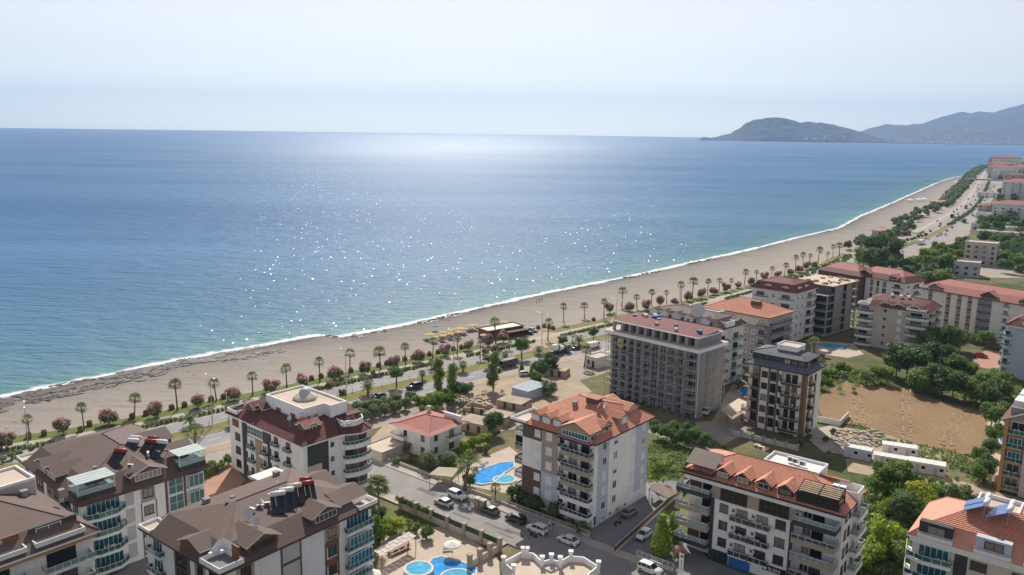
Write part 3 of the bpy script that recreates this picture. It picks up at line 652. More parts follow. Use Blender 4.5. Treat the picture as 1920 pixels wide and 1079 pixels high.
class Bld:
    def __init__(s,name,label,cat,px,py,z,yaw,W,D,corner='FR',group=None):
        a=radians(yaw); s.yaw=a; s.W=W; s.D=D; X=(cos(a),sin(a)); Y=(-sin(a),cos(a)); g=at(px,py,z)
        cx,cy_={'FR':(W,0),'FL':(0,0),'BR':(W,D),'BL':(0,D)}[corner]
        s.o=(g.x-X[0]*cx-Y[0]*cy_, g.y-X[1]*cx-Y[1]*cy_)
        s.X=X; s.Y=Y
        s.root=thing(name,label,cat,(s.o[0],s.o[1],0),a,group)
    def w(s,x,y,z=0): return (s.o[0]+s.X[0]*x+s.Y[0]*y, s.o[1]+s.X[1]*x+s.Y[1]*y, z)
    def inv(s,px,py,z):
        g=at(px,py,z); dx,dy=g.x-s.o[0],g.y-s.o[1]; return (dx*s.X[0]+dy*s.X[1], dx*s.Y[0]+dy*s.Y[1])
    def part(s,name,mb,mats,parent=None,kind=None,loc=(0,0,0),rz=0):
        return link(name,mb.mesh(name,mats),parent or s.root,loc,rz,None,kind)
    def F(s,face,u,z,n=0):
        return {'F':((u,-n,z),0),'R':((s.W+n,u,z),pi/2),'L':((-n,s.D-u,z),-pi/2),'B':((s.W-u,s.D+n,z),pi)}[face]
    def win(s,face,u,z,w,h,kind='w',n=0.0,parent=None):
        fm,pm=win_mesh(w,h,kind); loc,r=s.F(face,u,z,n+.004)
        o=link('window',fm,parent or s.root,loc,r)
        link('shutter' if kind in('sh','hs') else 'pane',pm,o); return o
    def panel(s,face,u0,u1,z0,z1,m,n=0.0,t=.05,name='cladding_panel'):
        mb=MB(); mb.box(0,-t,0,u1-u0,0,z1-z0); loc,r=s.F(face,u0,z0,n+.002); return s.part(name,mb,M[m],None,None,loc,r)
    def box(s,name,x0,y0,z0,x1,y1,z1,m,parent=None):
        mb=MB(); mb.box(x0,y0,z0,x1,y1,z1); return s.part(name,mb,M[m],parent)
    def body(s,poly,z0,z1,m,name='wall',mt=None):
        mb=MB(); mb.prism(poly,z0,z1,0,1 if mt else None); return s.part(name,mb,[M[m]]+([M[mt]] if mt else []))
    def balc(s,face,path,z,slab='white',rail='frame_w',glass='pglass',th=.22,fas=.35,rh=.85,n=0.0,kind='glass',close=True):
        """balcony: slab polygon with an up-stand (fas) and a railing along the outer path of (u, outwards) points"""
        key=(tuple(path),slab,rail,glass,th,fas,rh,kind,close)
        if key not in RAILC:
            mb=MB(); P=[(u,-o) for u,o in path]; mb.prism(P,0,th)
            def seg(f):
                for a,b in zip(P,P[1:]):
                    if a[1]>-.05 and b[1]>-.05: continue
                    f(a,b)
            def up(a,b):
                d=hypot(b[0]-a[0],b[1]-a[1]); nx,ny=(b[1]-a[1])/d*.05,-(b[0]-a[0])/d*.05
                mb.prism([(a[0]+nx,a[1]+ny),(b[0]+nx,b[1]+ny),(b[0]-nx*1.4,b[1]-ny*1.4),(a[0]-nx*1.4,a[1]-ny*1.4)],-.12 if fas>.3 else 0,th+fas)
            if fas>0: seg(up)
            rl=MB(); gl=MB(); z0=th+fas; z1=z0+rh
            def rr(a,b):
                d=hypot(b[0]-a[0],b[1]-a[1]); k=max(1,round(d/1.15))
                rl.bar((a[0],a[1],z1),(b[0],b[1],z1),.045)
                rl.bar((a[0],a[1],z0+.08),(b[0],b[1],z0+.08),.03)
                for i in range(k+1):
                    x,y=a[0]+(b[0]-a[0])*i/k,a[1]+(b[1]-a[1])*i/k; rl.bar((x,y,z0-.02),(x,y,z1),.035)
                if kind=='bars':
                    q=int(d/.16)
                    for i in range(q): x,y=a[0]+(b[0]-a[0])*i/q,a[1]+(b[1]-a[1])*i/q; rl.bar((x,y,z0+.08),(x,y,z1),.012,0,3)
                else:
                    for i in range(k):
                        x0,y0=a[0]+(b[0]-a[0])*(i+.06)/k,a[1]+(b[1]-a[1])*(i+.06)/k; x1,y1=a[0]+(b[0]-a[0])*(i+.94)/k,a[1]+(b[1]-a[1])*(i+.94)/k
                        nx,ny=(b[1]-a[1])/d*.012,-(b[0]-a[0])/d*.012
                        gl.prism([(x0+nx,y0+ny),(x1+nx,y1+ny),(x1-nx,y1-ny),(x0-nx,y0-ny)],z0+.13,z1-.07)
            seg(rr)
            RAILC[key]=(mb.mesh('balcony',M[slab]),rl.mesh('railing',M[rail]),gl.mesh('glass_panel',M[glass]) if gl.f else None)
        a,b,c=RAILC[key]; loc,r=s.F(face,0,z,n)
        o=link('balcony',a,s.root,loc,r); link('railing',b,o)
        if c: link('glass_panel',c,o)
        us=[q[0] for q in path]; ds=[q[1] for q in path]; w_,d_=max(us)-min(us),max(ds)
        if w_>2.6 and d_>.85 and rc.random()<.75:
            for _ in range(rc.choice([1,2,2,3])):
                nm,me=rc.choice(BAL); link(nm,me,o,(min(us)+rc.uniform(.7,w_-.7),-d_*.5,th),rc.uniform(-.4,.4))
        return o
    def ac(s,face,u,z,n=0.0):
        loc,r=s.F(face,u,z,n); return link('air_conditioner',AC,s.root,loc,r)
    def roof(s,poly,z,ov=.8,ins=2.6,h1=2.0,ridge=None,h2=2.2,sk='brown_shingle',top='brown_shingle',fascia='fascia_k',fh=.3,notch=None,vert='white',course=None,ft=.06,name='roof'):
        """eaves polygon (counter-clockwise) with an overhang, a steep skirt and a shallow top running to the ridge;
        edges listed in notch stay vertical (roof terraces)"""
        n=len(poly); notch=notch or []; ins=ins if isinstance(ins,(list,tuple)) else [ins]*n; ov=ov if isinstance(ov,(list,tuple)) else [ov]*n
        ins=[.05 if i in notch else ins[i] for i in range(n)]; ov=[0 if i in notch else ov[i] for i in range(n)]
        def off(dist):
            out=[]
            for i in range(n):
                a,b,c=poly[i-1],poly[i],poly[(i+1)%n]
                def ln(p,q,d):
                    L=hypot(q[0]-p[0],q[1]-p[1]); dx,dy=(q[0]-p[0])/L,(q[1]-p[1])/L
                    return (p[0]-dy*d,p[1]+dx*d,dx,dy)
                x1,y1,dx1,dy1=ln(a,b,dist[i-1]); x2,y2,dx2,dy2=ln(b,c,dist[i]); den=dx1*dy2-dy1*dx2
                if abs(den)<1e-6: out.append((x2,y2)); continue
                t=((x2-x1)*dy2-(y2-y1)*dx2)/den; out.append((x1+dx1*t,y1+dy1*t))
            return out
        E=off([-o for o in ov]); K=off(ins)
        if ridge is None: ridge=((min(p[0] for p in K)+5,(min(p[1] for p in K)+max(p[1] for p in K))/2),(max(p[0] for p in K)-5,(min(p[1] for p in K)+max(p[1] for p in K))/2))
        (rx0,ry0),(rx1,ry1)=ridge
        def rpnt(p):
            L2=(rx1-rx0)**2+(ry1-ry0)**2
            t=0 if L2==0 else max(0,min(1,((p[0]-rx0)*(rx1-rx0)+(p[1]-ry0)*(ry1-ry0))/L2)); return (rx0+(rx1-rx0)*t,ry0+(ry1-ry0)*t)
        mb=MB(); tl=MB(); zc=z+fh
        mb.prism(E,z,zc-.02,2)                                       # soffit and fascia
        def sheet(A,B,C_,D_,mi,rows):
            A,B,C_,D_=[Vector(q) for q in (A,B,C_,D_)]; ua=(B-A).normalized() if (B-A).length>.01 else Vector((1,0,0))
            sl=((D_-A).length+(C_-B).length)/2; k=max(1,int(sl/rows)) if rows else 1
            nrm=(B-A).cross(D_-A); nrm=nrm.normalized() if nrm.length>1e-6 else Vector((0,0,1))
            if nrm.z<0: nrm=-nrm
            t_=(tl if rows else mb)
            for i in range(k):
                a0,a1=i/k,(i+1)/k; P=[A.lerp(D_,a0),B.lerp(C_,a0),B.lerp(C_,a1),A.lerp(D_,a1)]
                uv=[((q-A).dot(ua),sl*v) for q,v in zip(P,(a0,a0,a1,a1))]
                if rows:
                    lift=nrm*ft; P2=[P[0]+lift,P[1]+lift,P[2]+nrm*.01,P[3]+nrm*.01]
                    t_.face(P2,mi,uv); t_.face([P[0],P[1],P2[1],P2[0]],mi,[uv[0],uv[1],uv[1],uv[0]])
                else: t_.face(P,mi,uv)
        for i in range(n):
            j=(i+1)%n; e0,e1,k0,k1=E[i],E[j],K[i],K[j]; r0,r1=rpnt(k0),rpnt(k1)
            zk=zc+h1; zr=zk+h2
            if i in notch:
                mb.face([(*e0,z),(*e1,z),(*k1,zk),(*k0,zk)],3)
            else: sheet((*e0,zc),(*e1,zc),(*k1,zk),(*k0,zk),0,course)
            sheet((*k0,zk),(*k1,zk),(*r1,zr),(*r0,zr),1,course)
        o=s.part(name,mb,[M[sk],M[top],M[fascia],M[vert]])
        if tl.f: s.part('tile_course',tl,[M[sk],M[top]],o,'stuff')
        # ridge and hip caps
        cap=MB()
        for i in range(n):
            if i in notch or (i-1)%n in notch: continue
            cap.tube([(*E[i],zc+.04),(*K[i],zc+h1+.04),(*rpnt(K[i]),zc+h1+h2+.04)],.09,5)
        if hypot(rx1-rx0,ry1-ry0)>.1: cap.tube([(rx0,ry0,zc+h1+h2+.03),(rx1,ry1,zc+h1+h2+.03)],.1,5)
        if cap.f: s.part('ridge_cap',cap,M[top],o)
        s.zk=zc+h1; s.E=E; s.K=K; return o
    def dormer(s,roof,face,u,n,z,w,h,depth,wallm='white',rf='brown_shingle',kind='w',rise=.8,wh=None,ww=None,course=None,trim='wtrim',ov=.35):
        """gabled dormer: face coordinates, n is how far outside the wall line its front stands"""
        loc,r=s.F(face,u,z,n); mb=MB()
        pts=[(0,0),(w,0),(w,h),(w/2,h+rise),(0,h)]
        b=len(mb.v); mb.v+=[(x,0,zz) for x,zz in pts]+[(x,depth,zz) for x,zz in pts]
        mb.f+=[tuple(b+i for i in range(5)),(b,b+4,b+9,b+5),(b+1,b+6,b+7,b+2)]; mb.m+=[0,0,0]; mb.uv+=[None]*3
        o=s.part('dormer',mb,[M[wallm]],roof,None,loc,r)
        rm=MB(); k=rise/(w/2)
        for sg in (-1,1):
            xe=w/2+sg*(w/2+ov); ze=h-k*ov
            A=Vector((xe,-ov,ze)); B=Vector((xe,depth,ze)); C_=Vector((w/2,depth,h+rise)); D_=Vector((w/2,-ov,h+rise))
            L=(D_-A).length; kk=max(1,int(L/course)) if course else 1
            for i in range(kk):
                a0,a1=i/kk,(i+1)/kk; P=[A.lerp(D_,a0),B.lerp(C_,a0),B.lerp(C_,a1),A.lerp(D_,a1)]
                up=Vector((0,0,.05 if course else .0)); P[0]=P[0]+up; P[1]=P[1]+up
                uv=[(0,L*a0),(depth+ov,L*a0),(depth+ov,L*a1),(0,L*a1)]
                rm.face(P if sg>0 else P[::-1],0,uv if sg>0 else uv[::-1])
            rm.face([A-Vector((0,0,.16)),D_-Vector((0,0,.16)),D_+Vector((0,0,.03)),A+Vector((0,0,.03))],1)
            rm.face([A-Vector((0,0,.16)),A,B,B-Vector((0,0,.16))],1)
            rm.face([A-Vector((0,0,.16)),B-Vector((0,0,.16)),C_-Vector((0,0,.16)),D_-Vector((0,0,.16))],1)
        s.part('dormer_roof',rm,[M[rf],M[trim]],o)
        if kind:
            ww=ww or w*.62; wh=wh or h*.8; f,p=win_mesh(ww,wh,kind)
            mb=MB(); t=.08
            mb.box(0,-.06,0,ww,-.003,t); mb.box(0,-.06,wh-t,ww,-.003,wh); mb.box(0,-.06,t,t,-.003,wh-t); mb.box(ww-t,-.06,t,ww,-.003,wh-t)
            for i in range(1,max(2,round(ww/.8))): x=ww*i/max(2,round(ww/.8)); mb.box(x-.03,-.05,t,x+.03,-.003,wh-t)
            mb.face([(t,-.02,t),(ww-t,-.02,t),(ww-t,-.02,wh-t),(t,-.02,wh-t)],1)
            s.part('window',mb,[M['frame_b' if kind=='b' else 'frame_w'],M['shutter' if kind=='sh' else 'glass']],o,None,((w-ww)/2,-.002,.12+(h-wh)*.2))
        return o
    def parapet(s,name,poly,z,h,t,m,parent=None,floor=None,cap=None):
        """low wall along a closed ccw polygon, thickness inwards"""
        mb=MB(); n=len(poly)
        def ins(d):
            out=[]
            for i in range(n):
                a,b,c=poly[i-1],poly[i],poly[(i+1)%n]
                L1=hypot(b[0]-a[0],b[1]-a[1]);L2=hypot(c[0]-b[0],c[1]-b[1]); d1=((b[0]-a[0])/L1,(b[1]-a[1])/L1);d2=((c[0]-b[0])/L2,(c[1]-b[1])/L2)
                x1,y1=a[0]-d1[1]*d,a[1]+d1[0]*d; x2,y2=b[0]-d2[1]*d,b[1]+d2[0]*d; den=d1[0]*d2[1]-d1[1]*d2[0]
                t_=((x2-x1)*d2[1]-(y2-y1)*d2[0])/den if abs(den)>1e-6 else L1; out.append((x1+d1[0]*t_,y1+d1[1]*t_))
            return out
        I=ins(t)
        for i in range(n):
            j=(i+1)%n; a,b,c,d=poly[i],poly[j],I[j],I[i]
            mb.face([(*a,z),(*b,z),(*b,z+h),(*a,z+h)],0); mb.face([(*a,z+h),(*b,z+h),(*c,z+h),(*d,z+h)],0); mb.face([(*c,z),(*d,z),(*d,z+h),(*c,z+h)],0)
        if floor: mb.flat(I,z+.03,1)
        return s.part(name,mb,[M[m]]+([M[floor]] if floor else []),parent)
    def chimney(s,x,y,z,w=.6,h=.9,m='brick',parent=None):
        mb=MB(); mb.box(x-w/2,y-w/2,z-.6,x+w/2,y+w/2,z+h); mb.box(x-w/2-.08,y-w/2-.08,z+h,x+w/2+.08,y+w/2+.08,z+h+.1); return s.part('chimney',mb,M[m],parent)
mb=MB(); mb.box(0,-.34,0,.85,-.04,.62,0); mb.box(.06,-.355,.06,.58,-.341,.56,1); mb.box(.1,-.04,.1,.14,0,.14,0); mb.box(.7,-.04,.1,.74,0,.14,0)
BAL=[]
AC=mb.mesh('air_conditioner',[M['ac'],M['ac_grille']])
rc=random.Random(5)
def bal_item(nm,f,mats): q=MB(); f(q); BAL.append((nm,q.mesh(nm,mats)))
def chair_(q): q.box(-.25,-.25,.4,.25,.25,.46); q.box(-.25,.2,.46,.25,.26,.95); [q.box(x-.02,y-.02,0,x+.02,y+.02,.4) for x in (-.22,.22) for y in (-.22,.22)]
def table_(q): q.box(-.4,-.3,.68,.4,.3,.74); q.box(-.04,-.04,0,.04,.04,.68)
def rack_(q):
    for x in (-.55,.55): q.box(x-.02,-.02,0,x+.02,.02,1.1)
    q.box(-.55,-.02,1.08,.55,.02,1.12)
    for k in range(4): q.box(-.5+.26*k,-.03,.45+.1*(k%3),-.28+.26*k,.03,1.13,1+k%3)
def pot_(q):
    q.prism([(.16*cos(t),.16*sin(t)) for t in (0,1.05,2.1,3.14,4.2,5.25)],0,.32,0)
    for k in range(14): a=k*2.4; q.face([(0,0,.3),(.12*cos(a),.12*sin(a),.6),(.34*cos(a),.34*sin(a),.75+.02*k),(.1*cos(a+.5),.1*sin(a+.5),.5)],1)
bal_item('chair',chair_,[M['frame_w']]); bal_item('chair',chair_,[M['frame_b']]); bal_item('table',table_,[M['wtrim']]); bal_item('laundry_rack',rack_,[M['frame_w'],M['wtrim'],M['bluecv'],M['peach']]); bal_item('plant_pot',pot_,[M['brickpot'],M['potleaf']])
# ================================================================== the orange-tiled block in the middle
b=Bld('apartment_block','six storey block with orange tiled roof and brown and tan facade panels beside a pool','building',1115,833,17.1,-40.3,17.6,19.6)
W_,D_=b.W,b.D
b.body([(0,0),(W_,0),(W_,D_),(0,D_)],0,17.1,'white')
FZ=[1.9+3.05*i for i in range(5)]
b.panel('F',.05,4.9,14.2,17.05,'brownclad'); b.panel('F',.05,4.9,2.0,8.1,'brownclad')
b.panel('F',4.95,9.1,8.15,17.05,'tan'); b.panel('F',4.95,9.1,1.0,8.1,'bluegrey')
for z in FZ: b.win('F',3.2,z+.9,1.45,1.5,'sh',.05); b.win('F',6.1,z+.9,1.5,1.6,'sh',.05)
b.panel('R',.05,1.3,0,17,'wtrim',0,.03); b.panel('R',1.3,4.9,.2,17.05,'bluegrey',0,.12); b.panel('R',14.7,19.5,2.5,17.05,'bluegrey',0,.06)
pat={2.6:('w','sh','sh','w','w'),6.6:('w','w','hs','w','hs'),12.9:('sh',)*5,16.9:('sh','sh','sh','w','sh')}
for u,ks in pat.items():
    for z,k in zip(FZ,ks): b.win('R',u,z+.9,1.35 if u!=16.9 else 1.3,1.6,k,.12 if u==2.6 else .06 if u>14.7 else 0)
for u in (3,5.5,8,11): b.win('R',u,.5,1.1,.7,'w',.12 if u<4.9 else 0)
for i,z in enumerate(FZ):
    sl='white' if i<2 else 'tan'
    b.balc('F',((9.3,0),(9.3,.5),(11.0,.5),(11.0,0)),z,'white','frame_w','smoke',.2,.25,.8)
    b.balc('F',((10.9,0),(10.9,1.7),(W_-.05,1.7),(W_-.05,0)),z-.15,sl,'frame_w','smoke',.22,.45,.75)
    b.win('F',9.4,z+.25,1.1,2.1,'dk'); b.win('F',11.6,z+.3,2.2,2.2,'dw'); b.win('F',14.6,z+.3,1.9,2.2,'dk')
    b.ac('F',W_-.95,z+1.3)
    b.panel('F',9.15,9.25,z,z+2.9,'wtrim',0,.08,'downpipe')
    sl2='tan' if i in(2,3) else 'white2'
    b.balc('L',((D_-6.4,0),(D_-6.4,2.3),(D_-.4,2.3),(D_-.4,0)),z-.1,sl2,'frame_w','smoke' if i in(2,3) else 'pglass',.22,.5,.7)
    b.win('L',D_-5.8,z+.3,3.0,2.2,'dw')
    b.balc('L',((2,0),(2,1.6),(7,1.6),(7,0)),z-.1,'white2','frame_w','pglass',.22,.4,.7); b.win('L',3,z+.3,2.4,2.2,'dw')
b.box('enclosed_balcony',-2.2,.5,FZ[3]+.4,-.02,6.2,FZ[3]+2.7,'dglass')
b.panel('F',7.4,10.6,.1,2.3,'green_dk',0,.08,'entrance'); b.win('F',8.2,.1,1.8,2.0,'dk',.08)
b.win('R',-0+.3,.2,1.6,2.1,'dw',.04)
P=[(0,3.4),(3.2,3.4),(3.2,0),(W_,0),(W_,D_),(0,D_)]
P=[(0,0),(W_,0),(W_,D_),(0,D_)]
r=b.roof([(0,0),(W_,0),(W_,D_-3.2),(W_-3.0,D_-3.2),(W_-3.0,D_),(3.0,D_),(3.0,D_-.0),(0,D_)] and [(0,6.2),(1.6,6.2),(1.6,0),(W_,0),(W_,D_),(0,D_)],17.1,.9,2.7,2.3,((6.5,9.8),(11.5,9.8)),2.3,'orange_tile','orange_tile','fascia_k',.3,[0,1],'white',.36)
b.parapet('roof_terrace',[(-2.7,-.85),(1.55,-.85),(1.55,6.6),(-2.7,6.6)],17.42,.55,.15,'white',r,'screed')
b.box('terrace_skirt',-2.75,-.9,17.1,1.6,6.65,17.4,'dkred_tile',r)
for u in (1.9,4.6,7.3): b.dormer(r,'F',u,-.35,17.9,2.2,1.75,3.8,'beige','orange_tile','sh',.7,1.15,1.7,.36,'orange_tile')
dm=b.dormer(r,'F',10.6,1.3,17.5,6.6,1.9,7.5,'tan','orange_tile',None,1.5,course=.36,trim='fascia_b')
b.win('F',10.9,17.75,6.0,1.1,'t',1.3,r); b.win('R',-.9,17.75,2.2,1.1,'t',-.38,r)
b.balc('F',((10.4,0),(10.4,1.9),(W_-.02,1.9),(W_-.02,0)),17.05,'dkred_tile','frame_w','smoke',.3,.1,.1)
for u in (3.2,9.4): b.dormer(r,'R',u,-.3,18.1,2.3,1.7,4.2,'beige','orange_tile','w' if u<5 else 'sh',.8,1.2,1.3,.36,'orange_tile')
b.dormer(r,'R',14.0,-1.9,19.2,4.2,.6,6,'beige','orange_tile',None,1.0,course=.36,trim='orange_tile'); b.dormer(r,'B',6,-1.0,18.6,5,.9,6,'beige','orange_tile',None,1.2,course=.36,trim='orange_tile')
b.chimney(8.2,6.4,21.1,.8,.6,'brick',r)
mb=MB(); mb.box(9.6,8.2,21,12.2,10.2,22.6); b.part('roof_hatch',mb,M['brownclad'],r)
mb=MB(); mb.prism([(9.2,7.8),(12.6,7.8),(12.6,10.6),(9.2,10.6)],22.6,22.75,0); b.part('hatch_roof',mb,M['orange_tile'],r)
B6=b

# ================================================================== the orange-tiled block at lower right
b=Bld('apartment_block','wide apartment block with orange tiled roof, four dormers and a blue shopfront at lower right','building',1577,967,15.0,-37.5,27.0,11.6)
W_,D_=b.W,b.D
b.body([(0,1.6),(5,1.6),(5,0),(19.7,0),(19.7,1.6),(W_,1.6),(W_,D_),(0,D_)],0,15,'white')
b.box('eaves_band',-.3,-.3,14.1,W_+.2,.0,15,'white')
LV=[2.3,5.55,8.8,12.05][:3]+[11.9]
LV=[2.2,5.4,8.6,11.8]
b.panel('F',5.0,19.7,11.7,14.1,'tan',0,.06); b.win('F',6.6,11.75,4.9,2.2,'gb',.06); b.win('F',13.6,11.75,5.2,2.3,'gb',.06)
b.panel('F',5.0,5.6,0,11.7,'dark',0,.14); b.panel('F',19.1,19.7,0,11.5,'dark',0,.14); b.panel('F',-.0,5.0,11.0,11.6,'dark',1.35,.1) if 0 else None
for i,z in enumerate(LV):
    fas='dark' if i in(0,3) else 'tan'
    b.balc('F',((-1.3,-1.58),(-1.3,1.2),(4.95,1.2),(4.95,.0)),z,fas,'frame_w','pglass',.25,.45,.75)
    b.balc('F',((19.75,.0),(19.75,1.2),(W_-.3,1.2),(W_-.3,-1.58)),z,fas,'frame_w','pglass' if i%2 else 'smoke',.25,.45,.75)
    b.win('F',2.6,z+.35,2.2,2.2,'dk',-1.6); b.win('F',20.6,z+.35,1.5,2.2,'dw',-1.6); b.win('F',22.2,z+.35,1.9,2.2,'dk',-1.6)
    if i in(0,3): b.panel('F',.1,2.3,z+.3,z+2.9,'brownclad',-1.6,.03)
    b.balc('R',((6.4,0),(6.4,1.4),(11.3,1.4),(11.3,0)),z,'white','frame_w','pglass',.25,.35,.8)
    b.win('R',2.7,z+.9,1.2,1.7,'b'); b.win('R',4.7,z+.9,1.2,1.7,'b'); b.win('R',7.4,z+.3,2.4,2.1,'dw')
    if i<3:
        b.win('F',6.6,z+.9,1.6,1.6,'b'); b.win('F',16.6,z+.9,1.8,1.7,'b')
        for u in (8.9,12.5):
            b.balc('F',((u,0),(u,.9),(u+3.3,.9),(u+3.3,0)),z,'wtrim','frame_w','smoke',.15,.0,1.0); b.win('F',u+.7,z+.15,2.1,2.2,'db')
            b.ac('F',u+.05,z+1.6)
b.ac('F',19.9,13.0,.0); b.panel('F',5.6,8.7,0,2.1,'dark',0,.07); b.win('F',6.2,.1,2.2,1.9,'dk',.07)
b.panel('F',8.9,12.7,.1,2.0,'bluecv',.05,.15,'blue_shopfront')
sg=b.panel('F',15.0,19.0,1.5,2.5,'black',.1,.12,'sign_board')
fc=bpy.data.curves.new('sushi_letters','FONT'); fc.body='SUSHI'; fc.size=.85; fc.extrude=.03
fo=bpy.data.objects.new('sign_lettering',fc); COL.objects.link(fo); dg=bpy.context.evaluated_depsgraph_get(); dg.update()
fm=bpy.data.meshes.new_from_object(fo.evaluated_get(dg)); bpy.data.objects.remove(fo); fm.materials.clear(); fm.materials.append(M['wtrim'])
fl=link('sign_lettering',fm,sg,(1.0,-.16,.2)); fl.rotation_euler=(pi/2,0,0)
mb=MB(); mb.tube([(.5,-.2,.5),(.5,-.13,.5)],.32,16); link('sign_emblem',mb.mesh('sign_emblem',M['frame_w']),sg)
r=b.roof([(0,0),(W_,0),(W_,6.4),(W_-3.4,6.4),(W_-3.4,10.4),(W_,10.4),(W_,D_),(0,D_)],15,.8,1.9,1.5,((7,5.8),(20,5.8)),1.7,'orange_tile','orange_tile','fascia_k',.35,[2,3,4],'white',.36)
for u in (5.6,9.2,12.9,16.6): b.dormer(r,'F',u,.1,15.75,2.5,1.25,4.0,'dkred_tile','orange_tile','w' if u<16 else 'b',.9,.95,2.0,.36,'orange_tile')
b.parapet('roof_terrace',[(W_-3.3,6.5),(W_+.7,6.5),(W_+.7,10.3),(W_-3.3,10.3)],15.4,1.3,.15,'white',r,'screed')
mb=MB(); mb.face([(-.3,-.2,17.0),(5.4,-.2,17.0),(5.4,3.6,18.6),(-.3,3.6,18.6)]); mb.face([(-.3,-.2,16.9),(-.3,3.6,18.5),(5.4,3.6,18.5),(5.4,-.2,16.9)]);mb.face([(-.3,-.2,16.9),(5.4,-.2,16.9),(5.4,-.2,17),(-.3,-.2,17)]); mb.face([(5.4,-.2,16.9),(5.4,3.6,18.5),(5.4,3.6,18.6),(5.4,-.2,17)])
b.part('terrace_awning',mb,M['fascia_b'],r)
mb=MB()
for x in (-.1,2.6,5.2): mb.bar((x,-.1,15.4),(x,-.1,17),.06); mb.bar((x,3.4,15.4),(x,3.4,18.5),.06)
b.part('awning_post',mb,M['black'],r); b.box('terrace_wall',-.5,-.6,15.4,5.3,-.45,16.1,'dkred_tile',r)
b.box('terrace_glazing',20.0,-.45,15.5,26.6,2.6,17.3,'dglass',r)
mb=MB()
for x in (19.95,23.3,26.65):
    mb.bar((x,-.5,15.4),(x,-.5,17.35),.08); mb.bar((x,2.7,15.4),(x,2.7,18.4),.08); mb.bar((x,-.5,17.35),(x,2.7,18.4),.08)
for y,z in ((-.5,17.35),(2.7,18.4)): mb.bar((19.9,y,z),(26.7,y,z),.08)
mb.bar((19.9,-.5,15.5),(26.7,-.5,15.5),.06); b.part('pergola_frame',mb,M['frame_k'],r)
mb=MB()
for x0 in (20.1,23.45):
    for k in range(6):
        t=.12+k*.145; mb.box(x0,-.5+3.2*t-.1,17.35+1.05*t,x0+3.05,-.5+3.2*t+.26,17.42+1.05*t+.06)
b.part('pergola_slats',mb,M['plank'],r)
b.parapet('flat_roof',[(11.6,6.2),(21.2,6.2),(21.2,D_-.2),(11.6,D_-.2)],18.1,.5,.18,'white',r,'roofwhite')
b.box('flat_roof_base',11.65,6.25,15.4,21.15,D_-.25,18.1,'white',r)
for x,y in ((24.9,3.5),(26.0,3.6)): b.chimney(x,y,17.2,.8,1.2,'white',r)
B8=b

# ================================================================== brown-roofed pair at lower left
def brown_block(label,px,py,W,D,yaw,corner,ez=13.5,terr=True):
    b=Bld('apartment_block',label,'building',px,py,ez,yaw,W,D,corner); b.ez=ez
    b.body([(0,0),(W,0),(W,D),(0,D)],0,ez,'white'); return b
b=brown_block('brown shingle roofed apartment block with red and white solar tanks, nearest the beach at left',150,946,27,21.5,-42.3,'FR'); W_,D_=b.W,b.D; B2=b
FZ=[ez for ez in (.9,4.1,7.3,10.5)]
for z in FZ:
    # right-hand (garden) side
    b.balc('R',((.3,0),(.3,1.3),(2.2,1.9),(5.2,1.9),(7.0,.6),(7.0,0)),z-.15,'white','frame_w','gglass',.3,.12,.95)
    b.win('R',.9,z+.2,5.4,2.3,'t'); b.win('F',W_-3.3,z+.3,2.6,2.0,'t')
    b.panel('R',7.2,8.7,z+.1,z+2.7,'ltgrey',0,.04)
    b.win('R',10.3,z+.6,1.7,1.7,'k',.05)
    b.box('bay_window',W_,18.2,z-.1,W_+.9,D_-.3,z+.1,'white'); b.win('R',18.3,z+.15,2.8,2.3,'t',.62)
    b.win('F',20.0,z+.3,2.6,2.2,'gk'); b.balc('F',((19.5,0),(19.5,.9),(23.2,.9),(23.2,0)),z-.1,'white','frame_w','gglass',.2,.1,.8)
    b.win('F',12.4,z+.7,1.4,1.6,'b',.05); b.win('F',15.4,z+.7,1.4,1.6,'b',.05); b.win('F',7,z+.4,2.6,2.1,'gk',.05); b.win('F',1.2,z+.4,1.6,1.8,'b')
b.panel('R',9.9,12.4,10.3,13.4,'tan',0,.05); 
for i,z in enumerate(FZ[:-1]): b.panel('R',9.95,12.4,z+1.9 if 0 else z-.3,z+.5,'wood' if i<2 else 'white2',0,.06)
b.panel('R',9.8,9.95,0,10.3,'brownclad',0,.1); b.panel('R',12.4,12.55,0,10.3,'brownclad',0,.1)
b.panel('R',14.2,14.6,0,13.45,'brownclad',0,.12); b.panel('R',17.6,18.0,0,13.45,'brownclad',0,.12)
for z in (.5,3.7,7.0,10.2): b.win('R',14.8,z,2.7,2.9,'gw',.03)
b.panel('F',11.8,17.3,0,13.4,'tan',0,.05); b.panel('F',6.4,10.2,0,13.4,'brownclad',0,.05); 
b.panel('R',0,D_,12.95,13.5,'brownclad',.02,.12)
r=b.roof([(0,0),(W_,0),(W_,3.4),(W_-.0,3.4),(W_,D_),(0,D_)] and [(0,3.6),(2.8,3.6),(2.8,0),(W_,0),(W_,D_),(0,D_)],13.5,.9,[2.4,.05,2.4,2.4,2.4,2.4],2.4,((9,11),(17,11)),1.9,'brown_shingle','brown_shingle','fascia_b',.3,[0,1],'white')
b.parapet('roof_terrace',[(-.8,-.8),(2.7,-.8),(2.7,3.5),(-.8,3.5)],13.82,.5,.15,'white',r,'screed'); b.box('terrace_skirt',-.85,-.85,13.5,2.75,3.55,13.8,'fascia_b',r)
b.dormer(r,'F',8.2,.25,14.45,5.0,1.45,5,'brownclad','brown_shingle','w',1.1,1.1,3.8); b.dormer(r,'F',13.0,.25,14.45,4.6,1.45,5,'brownclad','brown_shingle','w',1.1,1.1,3.6)
b.dormer(r,'R',8.3,.25,14.45,6.0,1.45,6,'brownclad','brown_shingle','w',1.2,1.25,4.6)
